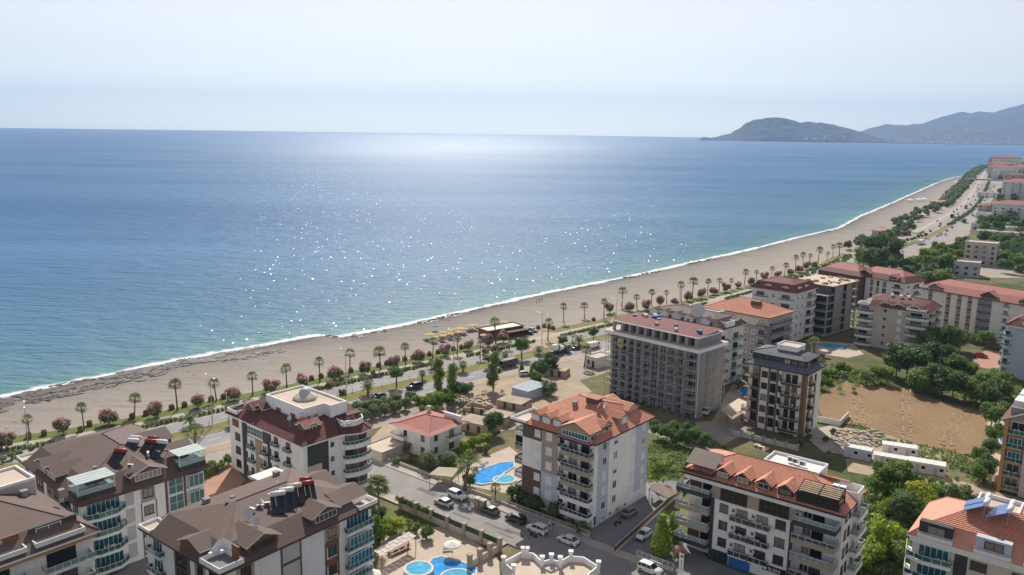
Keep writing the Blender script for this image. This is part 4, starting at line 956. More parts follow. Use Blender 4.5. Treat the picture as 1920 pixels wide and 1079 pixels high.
b.dormer(r,'B',4.0,.25,14.45,6.0,1.45,6,'brownclad','brown_shingle','w',1.2,1.25,4.6); b.dormer(r,'B',13.0,.25,14.45,6.0,1.45,6,'brownclad','brown_shingle','w',1.2,1.25,4.6)
def conserv(b,r,x0,y0,x1,y1,z,lean='y'):
    o=b.box('roof_terrace_base',x0-.1,y0-.1,z-1.2,x1+.1,y1+.1,z,'fascia_k',r)
    mb=MB()
    for x in (x0,x1):
        for y in (y0,y1): mb.bar((x,y,z),(x,y,z+2.1),.07)
    for zz in (z+.9,z+2.1):
        for a,c in (((x0,y0),(x1,y0)),((x1,y0),(x1,y1)),((x1,y1),(x0,y1)),((x0,y1),(x0,y0))): mb.bar((*a,zz),(*c,zz),.05)
    b.part('sunroom_frame',mb,M['frame_w'],r)
    mb=MB(); mb.box(x0+.04,y0+.04,z,x1-.04,y1-.04,z+.85); b.part('sunroom_glass',mb,M['pglass'],r)
    mb=MB(); n=8
    for k in range(n): mb.box(x0-.2+(x1-x0+.4)*k/n,y0-.2,z+2.15,x0-.2+(x1-x0+.4)*(k+.93)/n,y1+.2,z+2.22+.03*(k%2))
    b.part('sunroom_roof',mb,M['polycarb'],r)
conserv(b,r,W_-3.6,.0-.3,W_+.3,5.6,14.9); conserv(b,r,W_-3.0,D_-4.6,W_+.4,D_+.2,14.9)
for (px,py,z,w,h) in ((115,922,17.2,.7,.7),(178,878,17.2,.5,.6)):
    x,y=b.inv(px,py,z); b.chimney(x,y,z-.4,w,h,'brick',r)

b=brown_block('brown shingle roofed block with row of solar collectors and dishes beside the pool garden',415,1074,20.3,28.0,-38.0,'FR'); W_,D_=b.W,b.D; B3=b
b.yaw
for z in FZ:
    b.win('F',2.0,z+.3,2.6,2.3,'t'); b.balc('F',((1.2,0),(1.2,.9),(5.2,.9),(5.2,0)),z-.1,'white','frame_w','gglass',.2,.1,.8)
    b.win('F',8.6,z+.2,2.8,2.5,'gk',.05); b.win('F',14.2,z+.6,1.5,1.6,'b',.05); b.win('F',17.2,z+.3,2.2,2.2,'dk')
    b.win('R',3.0,z+.6,1.7,1.7,'k',.05); b.panel('R',10.2,13.4,z-.1,z+2.5,'ltgrey',0,.04); b.win('R',18.8,z+.6,1.7,1.6,'b',.06)
    b.balc('R',((22.2,0),(22.2,1.0),(27.6,1.0),(27.6,0)),z-.15,'white','frame_w','gglass',.3,.1,.9); b.win('R',22.6,z+.2,4.8,2.4,'t',.0 if z>10 else .85)
b.panel('F',7.9,12.2,0,13.4,'brownclad',0,.05); b.panel('F',13.4,16.2,0,13.4,'tan',0,.05)
b.panel('R',2.3,5.3,10.2,13.3,'tan',0,.05); b.panel('R',18.2,21.2,10.4,13.4,'tan',0,.05)
for u in (9.9,13.4,18.2,20.7): b.panel('R',u,u+.28,0,13.2 if u<18 else 10.4,'brownclad',0,.1)
for z in FZ[:-1]: b.panel('R',18.5,20.7,z+2.2,z+3.4,'wood' if z>4 else 'white2',0,.05)
for z in FZ: b.panel('R',10.2,13.4,z-.6,z-.1,'brownclad',0,.05)
b.panel('R',0,D_,12.95,13.5,'brownclad',.02,.12)
r=b.roof([(0,2.6),(2.6,2.6),(2.6,0),(W_-4.3,0),(W_-4.3,3.3),(W_,3.3),(W_,D_-3.3),(W_-3.0,D_-3.3),(W_-3.0,D_),(0,D_)],13.5,.9,2.4,2.2,((10,9.5),(10,19)),1.7,'brown_shingle','brown_shingle','fascia_b',.3,[0,1,3,4,6,7],'white')
b.parapet('roof_terrace',[(-.8,-.8),(2.5,-.8),(2.5,2.5),(-.8,2.5)],13.82,.5,.15,'white',r,'screed'); b.box('terrace_skirt',-.85,-.85,13.5,2.55,2.55,13.8,'fascia_b',r)
b.parapet('roof_terrace',[(W_-2.9,D_-3.2),(W_+.8,D_-3.2),(W_+.8,D_+.8),(W_-2.9,D_+.8)],13.82,.7,.15,'white',r,'screed'); b.box('terrace_skirt',W_-2.95,D_-3.25,13.5,W_+.85,D_+.85,13.8,'fascia_b',r)
b.dormer(r,'R',4.2,.25,14.45,5.2,1.45,6,'brownclad','brown_shingle','b',1.1,1.15,4.2); b.dormer(r,'R',15.8,.25,14.45,5.2,1.45,6,'brownclad','brown_shingle','w',1.1,1.15,4.2)
b.dormer(r,'F',10.2,.2,14.2,5.4,1.2,6,'wood','brown_shingle',None,1.1); b.dormer(r,'B',8.0,-.4,14.3,6.5,1.2,6,'white','brown_shingle',None,1.2); b.dormer(r,'B',1.0,-.4,14.3,5.5,1.2,6,'white','brown_shingle',None,1.0)
b.parapet('roof_terrace',[(W_-4.2,-.8),(W_+.8,-.8),(W_+.8,3.2),(W_-4.2,3.2)],13.85,.8,.14,'white',r,'pavers'); b.box('terrace_skirt',W_-4.25,-.85,13.5,W_+.85,3.25,13.83,'fascia_b',r); b.box('terrace_door',W_-1.9,3.0,13.9,W_-.2,3.24,16.0,'wood',r)
mb=MB(); mb.box(.2,D_-9.5,15.9,3.6,D_-4.2,16.1); b.part('terrace_canopy',mb,M['roofwhite'],r)
for (px,py,z,w,h,mm) in ((387,942,16.6,.9,.9,'brick'),(518,890,16.6,.9,.8,'brick'),(436,932,17.2,.5,.35,'brick'),(425,945,17.4,.25,.5,'black'),(520,905,17.2,.5,.3,'brick')):
    x,y=b.inv(px,py,z); b.chimney(x,y,z-.3,w,h,mm,r)

b=brown_block('brown roofed apartment block with an orange stripe under the eaves, cut by the left edge','0',0,0,0,0,'FR') if 0 else Bld('apartment_block','brown roofed block with orange stripe under its eaves, cut by the left edge','building',173,998,13.5,-38.5,24,26,'BR'); W_,D_=b.W,b.D; B1=b
b.body([(0,0),(W_,0),(W_,D_),(0,D_)],0,13.0,'white2'); b.panel('R',0,D_+.3,12.95,13.5,'orange',.3,.4,'orange_stripe')
for z in (3.6,6.8,10.0):
    for u in (9.2,18.4): b.balc('R',((u,0),(u,1.9),(u+6.8,1.9),(u+6.8,0)),z-.1,'white','frame_w','pglass',.3,.15,.9); b.win('R',u+.8,z+.3,4.2,2.2,'dk')
    b.balc('R',((.4,0),(.4,1.9),(6.8,1.9),(6.8,0)),z-.1,'white','frame_w','gglass',.3,.15,.9); b.win('R',1,z+.3,4.2,2.2,'dk')
r=b.roof([(0,0),(W_,0),(W_,D_),(0,D_)],13.5,.9,2.6,2.3,((9,9),(9,16)),2.4,'brown_shingle','brown_shingle','wtrim',.3)
for u in (9.6,17.8):
    b.parapet('roof_terrace',[(W_-1.9,u),(W_+.6,u),(W_+.6,u+7.0),(W_-1.9,u+7.0)],14.3,.75,.14,'white',r,'screed')
    b.box('terrace_back',W_-2.3,u+.1,14.3,W_-1.9,u+6.9,16.4,'dark' if u>12 else 'wood',r); b.win('R',u+1,14.5,3.6,1.7,'w',-1.88,r)
x,y=b.inv(45,926,17); b.chimney(x,y,16.6,.9,.9,'brick',r)
b.parapet('flat_roof',[(1,D_-9.5),(8.5,D_-9.5),(8.5,D_-1.5),(1,D_-1.5)],18.2,.45,.3,'white',r,'screed'); b.box('flat_roof_base',1.05,D_-9.45,15,8.45,D_-1.55,18.2,'beige',r)
# ================================================================== white block with dark red skirt and flat penthouse roof
b=Bld('apartment_block','white apartment block with dark red tiled skirt, flat cream penthouse roof and round corner balconies','building',568,838,12.6,-41.7,28.0,16.0); W_,D_=b.W,b.D; B4=b
b.body([(0,0),(W_,0),(W_,D_),(0,D_)],0,12.6,'white')
FZ=[.4,3.5,6.6,9.7]
b.panel('F',5.4,7.0,0,12.5,'dark',0,.2); b.panel('F',15.2,16.4,0,11.2,'dark',0,.2); b.panel('F',7.0,16.4,9.6,12.5,'green_dk',0,.14); b.panel('F',10.2,13.0,0,9.6,'tan',0,.05)
b.win('F',7.8,10.2,5.6,1.8,'gw',.14); b.panel('F',7.5,13.7,9.85,10.15,'wtrim',.14,.1); b.panel('F',7.5,13.7,12.05,12.35,'wtrim',.14,.1)
for z in FZ:
    b.win('F',2.2,z+.7,2.0,1.7,'sh' if 0 else 'k') if z<9 else b.panel('F',1.2,3.8,z+.6,z+2.3,'wood',0,.06,'roller_shutter')
    for u,ok in ((8.2,z<9),(13.2,z<9),(17.6,1),(22.0,1)):
        if not ok: continue
        b.win('F',u,z+.15,1.5,2.2,'dw' if u<16 else 'dk'); b.balc('F',((u-.5,0),(u-.3,.75),(u+1.8,.75),(u+2.0,0)),z-.2,'white','frame_w','gglass',.5,.1,.75)
        if z>9: b.panel('F',u+.05,u+1.45,z+1.2,z+2.35,'wood',.03,.05,'roller_shutter')
    b.win('R',6.6,z+1.0,.8,.9,'k'); 
    arc=[(10.6,0)]+[(12.2+3.6*(1-cos(t*pi/8))*.72,1.2+1.6*sin(t*pi/8)) for t in range(0,8)]+[(D_+.6,.2),(D_+.4,-.6)]
    arc=[(9.6,0),(9.6,1.1),(11.2,1.9),(13.2,2.2),(15.0,1.9),(16.2,1.1),(16.6,0)]
    b.balc('R',tuple(arc),z-.15,'white','frame_w','gglass',.45,.35,.8); b.win('R',10.2,z+.2,3.2,2.2,'dk'); b.panel('R',13.6,15.8,z+.2,z+2.7,'brownclad',0,.04)
    b.balc('L',((8,0),(8,1.6),(14,1.6),(14,0)),z-.15,'white','frame_w','gglass',.4,.3,.8)
b.panel('R',1.0,6.0,4.5,12.4,'green_dk',0,.1); b.panel('R',1.0,4.3,0,8.0,'beige',0,.14)
P=[(0,0),(W_,0)]+[(W_,9)]+[(W_+1.0,10.5),(W_+2.0,12.6),(W_+1.6,15),(W_+.2,16.6)]+[(W_-2,17),(0,D_)]
r=b.roof(P,12.6,.7,[3.0,3.0,3.0,3.0,3.0,3.0,3.0,3.0,3.0],2.3,((8,8),(20,8)),.5,'dkred_tile','dkred_tile','wtrim',.28)
pent=[(8.2,4.2),(22.2,4.2),(22.2,9.4),(24.4,9.4),(24.4,13.6),(8.2,13.6)]
b.body(pent,13.5,17.6,'white','penthouse'); b.parapet('flat_roof',pent,17.6,.45,.28,'white',r,'screed')
for u in (12.2,17.6): b.win('F',u,14.9,1.7,1.2,'b',-4.2,r); b.panel('F',u+.05,u+1.65,14.95,16.0,'wood',-4.16,.05,'roller_shutter')
for u in (5.0,6.8): 
    loc,ro=b.F('R',u,15.7,-5.75); link('air_conditioner',AC,b.root,loc,ro)
mb=MB(); c=(15.6,9.2)
oct_=[(c[0]+2.7*cos(k*pi/4+.4),c[1]+2.7*sin(k*pi/4+.4)) for k in range(8)]; oc2=[(c[0]+1.2*cos(k*pi/4+.4),c[1]+1.2*sin(k*pi/4+.4)) for k in range(8)]
for k in range(8):
    j=(k+1)%8; mb.face([(*oct_[k],17.65),(*oct_[j],17.65),(*oct_[j],18.2),(*oct_[k],18.2)]); mb.face([(*oct_[k],18.2),(*oct_[j],18.2),(*oc2[j],19.1),(*oc2[k],19.1)])
dm=b.part('skylight',mb,M['beige'],r); mb=MB()
for i in range(4):
    for k in range(12):
        a0,a1=2*pi*k/12,2*pi*(k+1)/12; t0,t1=i*pi/8,(i+1)*pi/8
        q=lambda a,t:(c[0]+1.25*cos(t)*cos(a),c[1]+1.25*cos(t)*sin(a),19.0+1.05*sin(t)); mb.face([q(a0,t0),q(a1,t0),q(a1,t1),q(a0,t1)])
b.part('skylight_dome',mb,M['gglass_pale'] if 'gglass_pale' in M else M['pgreen'] if 'pgreen' in M else M['polycarb'],dm)
b.parapet('roof_terrace',[(W_-3.4,10.2),(W_-.2,10.0),(W_+1.1,12.4),(W_+.6,14.6),(W_-1.4,15.8),(W_-3.4,15.6)],14.0,1.2,.2,'white',r,'screed')
b.parapet('roof_terrace',[(-.4,-.3),(3.6,-.3),(3.6,6),(-.4,6)],13.3,.8,.15,'white',r,'screed')
b.dormer(r,'F',4.4,-1.6,14.0,3.4,1.4,6,'brownclad','dkred_tile',None,1.0); b.dormer(r,'F',7.4,-2.4,14.0,2.4,1.6,3,'brownclad','dkred_tile',None,.8)
b.dormer(r,'R',2.6,-2.2,14.0,2.6,1.5,4,'white','red_tile','w',.9); b.dormer(r,'F',23.4,-2.0,14.0,2.4,1.7,4,'brownclad','red_tile',None,.8)
b.dormer(r,'B',3,-.6,13.6,6,1.6,5,'white','dkred_tile',None,1.3); b.box('porch_roof',22.5,12.5,15.2,26.2,16.2,15.5,'dkred_tile',r)

# ================================================================== small red-roofed house
b=Bld('house','two storey white house under a red hipped sheet metal roof beside the vacant lot','house',806,862,0,-38,11.0,10.8); W_,D_=b.W,b.D
b.body([(0,0),(W_,0),(W_,D_),(0,D_)],0,6.0,'white2')
for z in (.3,3.2):
    b.win('F',2.6,z+.8,1.0,1.2,'k'); b.win('F',8.2,z+.7,1.1,1.4,'k'); b.win('R',1.5,z+.8,1.1,1.3,'k'); b.win('R',6.6,z+.3,1.6,2.0,'db')
b.balc('F',((-.8,-2),(-.8,1.1),(3.4,1.1),(3.4,0)),3.0,'white2','frame_b','smoke',.2,.6,.35,0,'bars'); b.balc('R',((5.4,0),(5.4,1.3),(10.6,1.3),(10.6,0)),3.0,'white2','frame_b','smoke',.2,.6,.35,0,'bars')
r=b.roof([(0,0),(W_,0),(W_,D_),(0,D_)],6.0,1.2,.2,.2,((4.6,5.4),(6.4,5.4)),1.7,'red_tile','red_tile','wtrim',.2)
b.chimney(2.6,8.6,7.6,.7,1.2,'beige',r); b.box('roof_wall',6.2,9.9,6.2,11.6,10.5,7.9,'white',r)
mb=MB(); mb.prism([(-11,-1),(-4,-1),(-4,6),(-11,6)],0,2.2); 
o=b.root
sh=Bld('shed','low flat roofed concrete shed in the sandy lot left of the small red roofed house','shed',716,868,0,-38,6.0,9.5); sh.body([(0,0),(6,0),(6,9.5),(0,9.5)],0,2.3,'beige'); sh.parapet('flat_roof',[(-.3,-.3),(6.3,-.3),(6.3,9.8),(-.3,9.8)],2.3,.25,.25,'concrete',None,'screed'); sh.chimney(.8,8.6,2.5,.6,.9,'beige')

# ================================================================== bottom-centre house with octagonal parapets
b=Bld('house','cream flat roofed house with angled white parapets and square pillars at the bottom centre','house',1030,1066,10.0,-3,14.4,9.5,'FL' if 0 else 'FR'); W_,D_=b.W,b.D
g=at(1030,1079,10.0); b.o=(g.x-7.2,g.y-.9); b.root.location=(b.o[0],b.o[1],0); b.root.rotation_euler=(0,0,radians(-3)); b.X=(cos(radians(-3)),sin(radians(-3))); b.Y=(-b.X[1],b.X[0])
P=[(1.6,-3),(13.0,-3),(13.0,1.2),(14.6,3.6),(12.4,6.2),(10.2,6.4),(8.6,4.6),(7.4,5.2),(6.0,4.4),(4.6,6.8),(2.6,6.9),(0,3.7),(1.6,1.4)]
b.body(P,0,9.6,'white'); r=b.parapet('flat_roof',P,9.6,.95,.22,'white',None,'screed')
mb=MB()
for x,y in ((14.5,3.5),(10.4,6.3),(7.4,5.1),(6.0,4.3),(3.0,6.8),(.15,3.7),(1.8,1.4),(8.75,4.4),(3.6,6.8)):
    mb.box(x-.28,y-.28,9.4,x+.28,y+.28,11.2); mb.box(x-.38,y-.38,11.2,x+.38,y+.38,11.42)
for i in range(0,len(mb.v),16):
    q=MB(); q.v=mb.v[i:i+16]; q.f=[tuple(k-i for k in f) for f in mb.f if i<=f[0]<i+16]; q.m=[0]*len(q.f); q.uv=[None]*len(q.f); b.part('pillar',q,M['white'])
mb=MB(); mb.prism([(6.2,3.6),(7.2,4.6),(8.4,3.6),(7.3,2.6)],9.6,9.9); b.part('roof_hatch',mb,M['beige'],r)
mb=MB(); mb.prism([(4.2,-.2),(6.2,1.0),(8.0,.0),(6.2,-1.3)],9.6,10.4); b.part('stair_head',mb,M['screed'],r)
for u,z in ((2.4,6.2),(2.4,3)): b.win('F',u,z,1.6,1.9,'b',3.0)

# ================================================================== generic blocks further off
def block(label,px,py,z,yaw,W,D,fz,fh,wall,F=(),R=(),roofk=None,corner='FR',cat='building',name='apartment_block',clad=()):
    """F / R: list of (kind, u, w[, colour]) columns repeated on every floor"""
    b=Bld(name,label,cat,px,py,z,yaw,W,D,corner); b.body([(0,0),(W,0),(W,D),(0,D)],0,z,wall)
    for face,u0,u1,z0,z1,m in clad: b.panel(face,u0,u1,z0,z1,m)
    for face,cols in (('F',F),('R',R)):
        for zf in fz:
            for c in cols:
                k,u,w=c[:3]
                if k=='bal':
                    d=c[3]; col=c[4]; rail=c[5]; b.balc(face,((u,0),(u,d),(u+w,d),(u+w,0)),zf-.1,col,'frame_w',rail,.25,c[6] if len(c)>6 else .3,.7)
                    b.win(face,u+w*.15,zf+.25,w*.6,fh*.7,'dk')
                elif k=='rnd':
                    d=c[3]; b.balc(face,((u,0),(u+.5,d*.7),(u+w*.3,d),(u+w*.7,d),(u+w-.5,d*.7),(u+w,0)),zf-.1,c[4],'frame_w',c[5],.35,.35,.7); b.win(face,u+w*.2,zf+.25,w*.5,fh*.7,'dk')
                else: b.win(face,u,zf+c[4] if len(c)>4 else zf+.8,w,c[3] if len(c)>3 else 1.5,k)
    return b
# --- brown mansard block with white dormers behind the scaffolded one
b=block('brown mansard block with row of white dormers and peach balconies behind the scaffolded shell',1348,622,17.5,-46,27,14,[1+3.1*i for i in range(5)],3.0,'white2',
  F=(('bal',20.5,6,1.2,'white','pglass'),('bal',10,5,1.2,'white','pglass'),('k',17.5,1.3)),R=(('bal',.4,4,1.3,'peach','smoke'),('bal',7.5,4.5,1.6,'aqua','pglass'),('w',5.2,1.1)),clad=(('R',5.0,7.2,0,17.4,'aqua'),('R',0,4.6,5.5,9.2,'peach')))
r=b.roof([(0,0),(27,0),(27,14),(0,14)],17.5,.7,2.2,2.6,((7,7),(20,7)),.9,'brown_shingle','brown_shingle','cream',.35)
for u in (1.5,5.6,10.2,14.6,20.4): b.dormer(r,'F',u,-.2,18.2,2.9,1.8,3,'white','brown_shingle','w' if u==14.6 else None,.9,1.0,1.0)
b.parapet('roof_terrace',[(24.6,3),(27.4,3),(27.4,8),(24.6,8)],18.2,1.6,.2,'white',r,'screed'); b.dormer(r,'R',9,-.6,18.2,3.2,1.6,3,'white','brown_shingle',None,.9)
b.parapet('flat_roof',[(13,7.5),(21,7.5),(21,12.5),(13,12.5)],20.6,.5,.25,'white',r,'screed'); b.box('flat_roof_base',13.05,7.55,18,20.95,12.45,20.6,'dark',r); B12=b
# --- orange hipped roof on grey block
b=block('grey block with a plain orange hipped roof standing behind the brown mansard block',1440,597,17.5,-46,23,15.5,[.8+3.3*i for i in range(5)],3.2,'grey',
  F=(('w',14,2.2),('w',17.5,2.2),('bal',19.6,3.2,1.0,'grey','smoke')),R=(('bal',1.5,12.5,1.1,'grey','smoke',.7),),clad=(('F',0,23,14.4,17.4,'beige'),('R',0,15.5,14.6,17.4,'beige')))
r=b.roof([(0,0),(23,0),(23,15.5),(0,15.5)],17.5,1.0,.3,.2,((8,7.7),(15,7.7)),3.2,'orange_tile','orange_tile','fascia_k',.25,course=.4)
b.box('roof_hatch',14,4.5,19,17,6.5,21.2,'brownclad',r); b.box('roof_band',-.4,-.4,14.0,23.9,16,14.35,'grey')
# --- brown mansard with white balcony stacks
b=block('cream block with chocolate mansard roof and white balcony stacks beside the bare concrete frame',1493,552,18.0,-43,17.2,17,[1+3.4*i for i in range(5)],3.2,'white2',
  F=(('rnd',.6,6,1.4,'white','pglass'),('w',7.8,1.5),('rnd',10.6,6,1.4,'white','pglass')),R=(('w',1.2,1.2),('bal',9,6,1.3,'white','pglass'),('w',5,1.2)))
r=b.roof([(0,0),(17.2,0),(17.2,17),(0,17)],18,.6,1.6,2.6,((6,8),(11,8)),1.2,'maroon_shingle','maroon_shingle','cream',.35)
for u in (5.0,11.6): b.dormer(r,'F',u,-.4,18.6,2.2,1.3,3,'maroon_shingle','maroon_shingle','sh',.4,1.0,1.7)
for u in (2.4,8.4): b.dormer(r,'R',u,-.4,18.6,2.4,1.3,3,'white','maroon_shingle','sh',.4,1.0,1.7)
# --- bare concrete frame
b=Bld('concrete_frame','unfinished bare concrete building frame with open floors and columns','building',1553,556,15.6,-48,16,23); W_,D_=b.W,b.D
for i in range(6):
    z=.3+3.05*i; mb=MB(); mb.box(-.8,-1.2,z,W_+.3,D_,z+.28); b.part('floor_slab',mb,M['concrete'])
mb=MB(); mb.box(.6,3.0,0,W_-1.2,D_-1,18.6); b.part('core_wall',mb,M['dark'])
for x in (0,5.2,10.4,15.4):
    for y in (0,5.7,11.4,17,22.4):
        mb=MB(); mb.box(x,y,0,x+.5,y+.5,18.8 if y>2 else 15.6); b.part('column',mb,M['concrete'])
for i in range(6): 
    for y in (6.3,14.5): mb=MB(); mb.box(W_-.35,y,.6+3.05*i,W_-.1,y+4.4,3.35+3.05*i); b.part('infill_wall',mb,M['brick'])
r=b.box('roof_slab',-.9,2.4,18.8,W_+.5,D_+.4,19.15,'screed')
for k in range(26): x,y=rc.uniform(0,W_),rc.uniform(3,D_); mb=MB(); mb.box(x,y,19.15,x+rc.uniform(.3,2),y+rc.uniform(.3,1.5),19.2+rc.uniform(.1,.7)); b.part('rubble_pile' if 0 else 'timber_stack',mb,M['plank'],r)
mb=MB()
for k in range(30): x=W_*k/30; mb.bar((x,2.3,16),(x,2.3,18.7),.05)
b.part('formwork_prop',mb,M['galv'],None,'stuff')
# --- long red-roofed block by the big tree
b=block('white block with dark bays and red double roof before the big dark tree',1697,532,13.0,-58,25,14,[.6+3*i for i in range(4)],3,'white2',
  F=(('dk',8.6,1.3,2.4,.2),('dk',11.6,1.3,2.4,.2),('dk',14.6,1.8,2.4,.2),('bal',19.5,4.5,1.0,'white','smoke')),R=(('w',2,1.4),('bal',6,6,1.2,'white','pglass')),clad=(('F',0,6,0,13,'dark'),))
r=b.roof([(0,0),(25,0),(25,14),(0,14)],13,.9,2.0,2.0,((6,7),(19,7)),2.0,'dkred_tile','red_tile','fascia_b',.3)
b.dormer(r,'F',3,.2,13.8,5,1.2,6,'fascia_b','red_tile',None,1.4); b.dormer(r,'F',17,.2,13.8,4.6,1.3,6,'beige','red_tile','w',1.2,1.2,3.6)
b=block('long low-pitched red roofed block half hidden behind the bare concrete frame',1612,520,13.0,-58,22,14,[.6+3*i for i in range(4)],3,'brownclad',F=(('dk',4,1.5),('dk',14,1.5)))
r=b.roof([(0,0),(22,0),(22,14),(0,14)],13,.9,2.0,1.6,((6,7),(16,7)),2.4,'dkred_tile','red_tile','fascia_b',.3)
# --- beige block with white balcony bands
b=block('beige block with rounded white balcony bands and crowded dark red roof beside the oval pool',1740,590,14.6,-40,23,16,[.4+2.95*i for i in range(5)],2.8,'beige',
  F=(('rnd',-.8,6.0,1.6,'white2','smoke'),('w',8.4,1.2),('sh',13.2,1.5),('rnd',16,7.4,1.5,'white2','smoke')),R=(('rnd',1,6,1.4,'cream','pglass'),('w',8.2,1.3),('rnd',10,5,1.4,'cream','pglass')))
r=b.roof([(0,0),(3.4,0),(3.4,.1),(23,.1),(23,16),(0,16)] and [(0,4),(3.6,4),(3.6,0),(23,0),(23,16),(0,16)],14.6,.7,[2.0,.05,2.0,2.0,2.0,2.0],2.0,((7,8),(16,8)),1.7,'dkred_tile','dkred_tile','cream',.35,[0,1],'white')
b.parapet('roof_terrace',[(-.6,-.6),(3.5,-.6),(3.5,3.9),(-.6,3.9)],14.95,.8,.15,'white',r,'screed'); b.parapet('roof_terrace',[(16,-.5),(22.6,-.5),(22.6,1.6),(16,1.6)],15.2,.7,.15,'white',r,'screed')
for u in (7.2,11.6,16.6): b.dormer(r,'F',u,-.5,15.2,3.4,1.2,5,'cream','dkred_tile','w',1.0,1.1,2.6)
for x,y in ((9,6.5),(12.2,6),(14.6,6.5)): b.chimney(x,y,18,.9,.9,'white',r)
# --- very long cream block
b=block('very long cream block with narrow brown window strips under a red mansard roof at right',1728,541,15.6,-56,52,14,[1.6+2.9*i for i in range(5)],2.8,'white2',
  F=tuple(('sh',u+.15,1.0,1.7,.9) for u in (3.2,10.4,14.6,18.6,41)) +(('bal',22.5,4.6,.4,'dark','smoke',.1),('bal',31.5,2.2,.5,'white','pglass'),),corner='FL',
  clad=tuple(('F',u-.1,u+1.5,1,15.4,'brownclad') for u in (3.2,10.4,14.6,18.6,41))+(('F',22.2,27.4,1,15.4,'grey'),))
for z in [1.6+2.9*i for i in range(5)]: b.balc('L',((6,0),(6,1.5),(12,1.5),(12,0)),z,'white','frame_w','tglass',.25,.3,.7)
r=b.roof([(0,0),(52,0),(52,14),(0,14)],15.6,.9,2.2,2.2,((7,7),(45,7)),1.7,'red_tile','red_tile','fascia_b',.35)
for u in (3,36.5): b.dormer(r,'F',u,.2,16.3,5,1.1,6,'fascia_b','red_tile','w',1.2,1.2,4)
b.dormer(r,'F',23,.3,16.3,6,1.0,7,'fascia_b','red_tile',None,1.6); b.parapet('roof_terrace',[(-.7,-.7),(2.6,-.7),(2.6,4),(-.7,4)],16,.8,.15,'white',r,'screed')
mb=MB(); mb.box(12,13,17.6,34,13.6,18.3); b.part('roof_wall',mb,M['white'],r)
# --- pale blue block at the right edge
b=block('pale blue grey block with pale green glass balconies, cut by the right edge',1890,612,16.6,-40,18,16,[.8+3.0*i for i in range(5)],2.9,'bluegrey',
  F=(('rnd',-.9,2.6,1.2,'aqua','gglass'),('w',7.2,1.1)),corner='FL',R=())
for z in [.8+3*i for i in range(5)]: b.balc('L',((10,0),(10,1.5),(15.8,1.5),(15.8,0)),z,'aqua','frame_w','gglass',.3,.3,.7)
r=b.roof([(0,0),(18,0),(18,16),(0,16)],16.6,.8,2.2,2.2,((6,8),(12,8)),1.6,'dkred_tile','dkred_tile','wtrim',.4); b.dormer(r,'F',4,.1,17.2,5,1.3,5,'white','dkred_tile','w',1.1,1.2,3)
# --- terracotta framed block at the right edge
b=Bld('apartment_block','block with terracotta frame, blue glass balconies and grey gable, cut by the right edge','building',1872,918,0,-40,16,20,'FL'); W_,D_=b.W,b.D
b.body([(0,0),(W_,0),(W_,D_),(0,D_)],0,16.4,'beige')
for i in range(5):
    z=.6+3.1*i; b.balc('F',((.6,0),(.6,1.2),(3.6,1.2),(3.6,0)),z,'orange','frame_w','tglass',.25,.05,.95); b.win('F',.9,z+.3,2.4,2.4,'t' if i in(2,3) else 'dw',1.1 if i in(2,3) else 0)
    b.balc('F',((5.8,0),(5.8,1.2),(11,1.2),(11,0)),z,'white2','frame_w','bglass',.25,.05,.95); b.win('F',6.4,z+.3,4,2.2,'gw')
b.panel('F',-.2,.5,0,16.4,'orange',0,1.3,'frame_pier'); b.panel('F',3.8,5.6,0,16,'beige',0,1.2,'frame_pier'); b.panel('F',.5,9,16.3,19.0,'grey',0,.6,'gable_wall')
mb=MB()
for (y0,y1) in ((0,0),):
    mb.face([(-1,-1.6,16.3),(9,-1.6,21.5),(9,D_+1,21.5),(-1,D_+1,16.3)],0,[(0,0),(11,0),(11,20),(0,20)]); mb.face([(-1,-1.6,16.0),(-1,D_+1,16.0),(9,D_+1,21.2),(9,-1.6,21.2)],1); mb.face([(-1,-1.6,16.0),(9,-1.6,21.2),(9,-1.6,21.5),(-1,-1.6,16.3)],1); mb.face([(-1,-1.6,16),(-1,-1.6,16.3),(-1,D_+1,16.3),(-1,D_+1,16)],1)
    mb.face([(9,-1.6,21.5),(19,-1.6,16.3),(19,D_+1,16.3),(9,D_+1,21.5)],0,[(0,0),(11,0),(11,20),(0,20)])
r=b.part('roof',mb,[M['dkred_tile'],M['wtrim']])
for y in (3,9,15): mb=MB(); mb.box(.4,y,16.8,5,y+4.6,19.6); b.part('roof_box',mb,M['white'],r)
# --- orange ribbed roof at the lower right corner
b=Bld('apartment_block','cream block with a ribbed terracotta roof and inset roof balconies in the lower right corner','building',1712,1004,12.0,-38.5,34,13.5,'FL'); W_,D_=b.W,b.D
b.body([(0,0),(W_,0),(W_,D_),(0,D_)],0,12,'cream'); b.box('eaves_band',-.4,-.4,11.2,W_,.0,12,'white'); b.panel('F',6.2,8.0,0,11.1,'dark',0,.08)
for i in range(3):
    z=2.2+3.1*i; b.balc('F',((-1.4,-3),(-.6,1.0),(2,1.8),(6,1.4),(6,0)),z,'white','frame_w','gglass',.3,.25,.9); b.win('F',1,z+.3,4.4,2.3,'t')
    for u in (8.4,14,19.5,25): b.win('F',u,z+.8,2.3,1.5,'b'); b.win('L',4,z+.6,2,1.6,'b')
r=b.roof([(0,0),(W_,0),(W_,D_),(0,D_)],12,.8,[.9,1,1,2.2],2.5,((8,7.5),(27,7.5)),2.2,'salmon_tile','salmon_tile','wtrim',.3)
tl=MB(); zk=b.zk; A=Vector((.3,.9,zk)); 
K0,K1=b.K[0],b.K[1]; r0,r1=(8,7.5),(27,7.5)
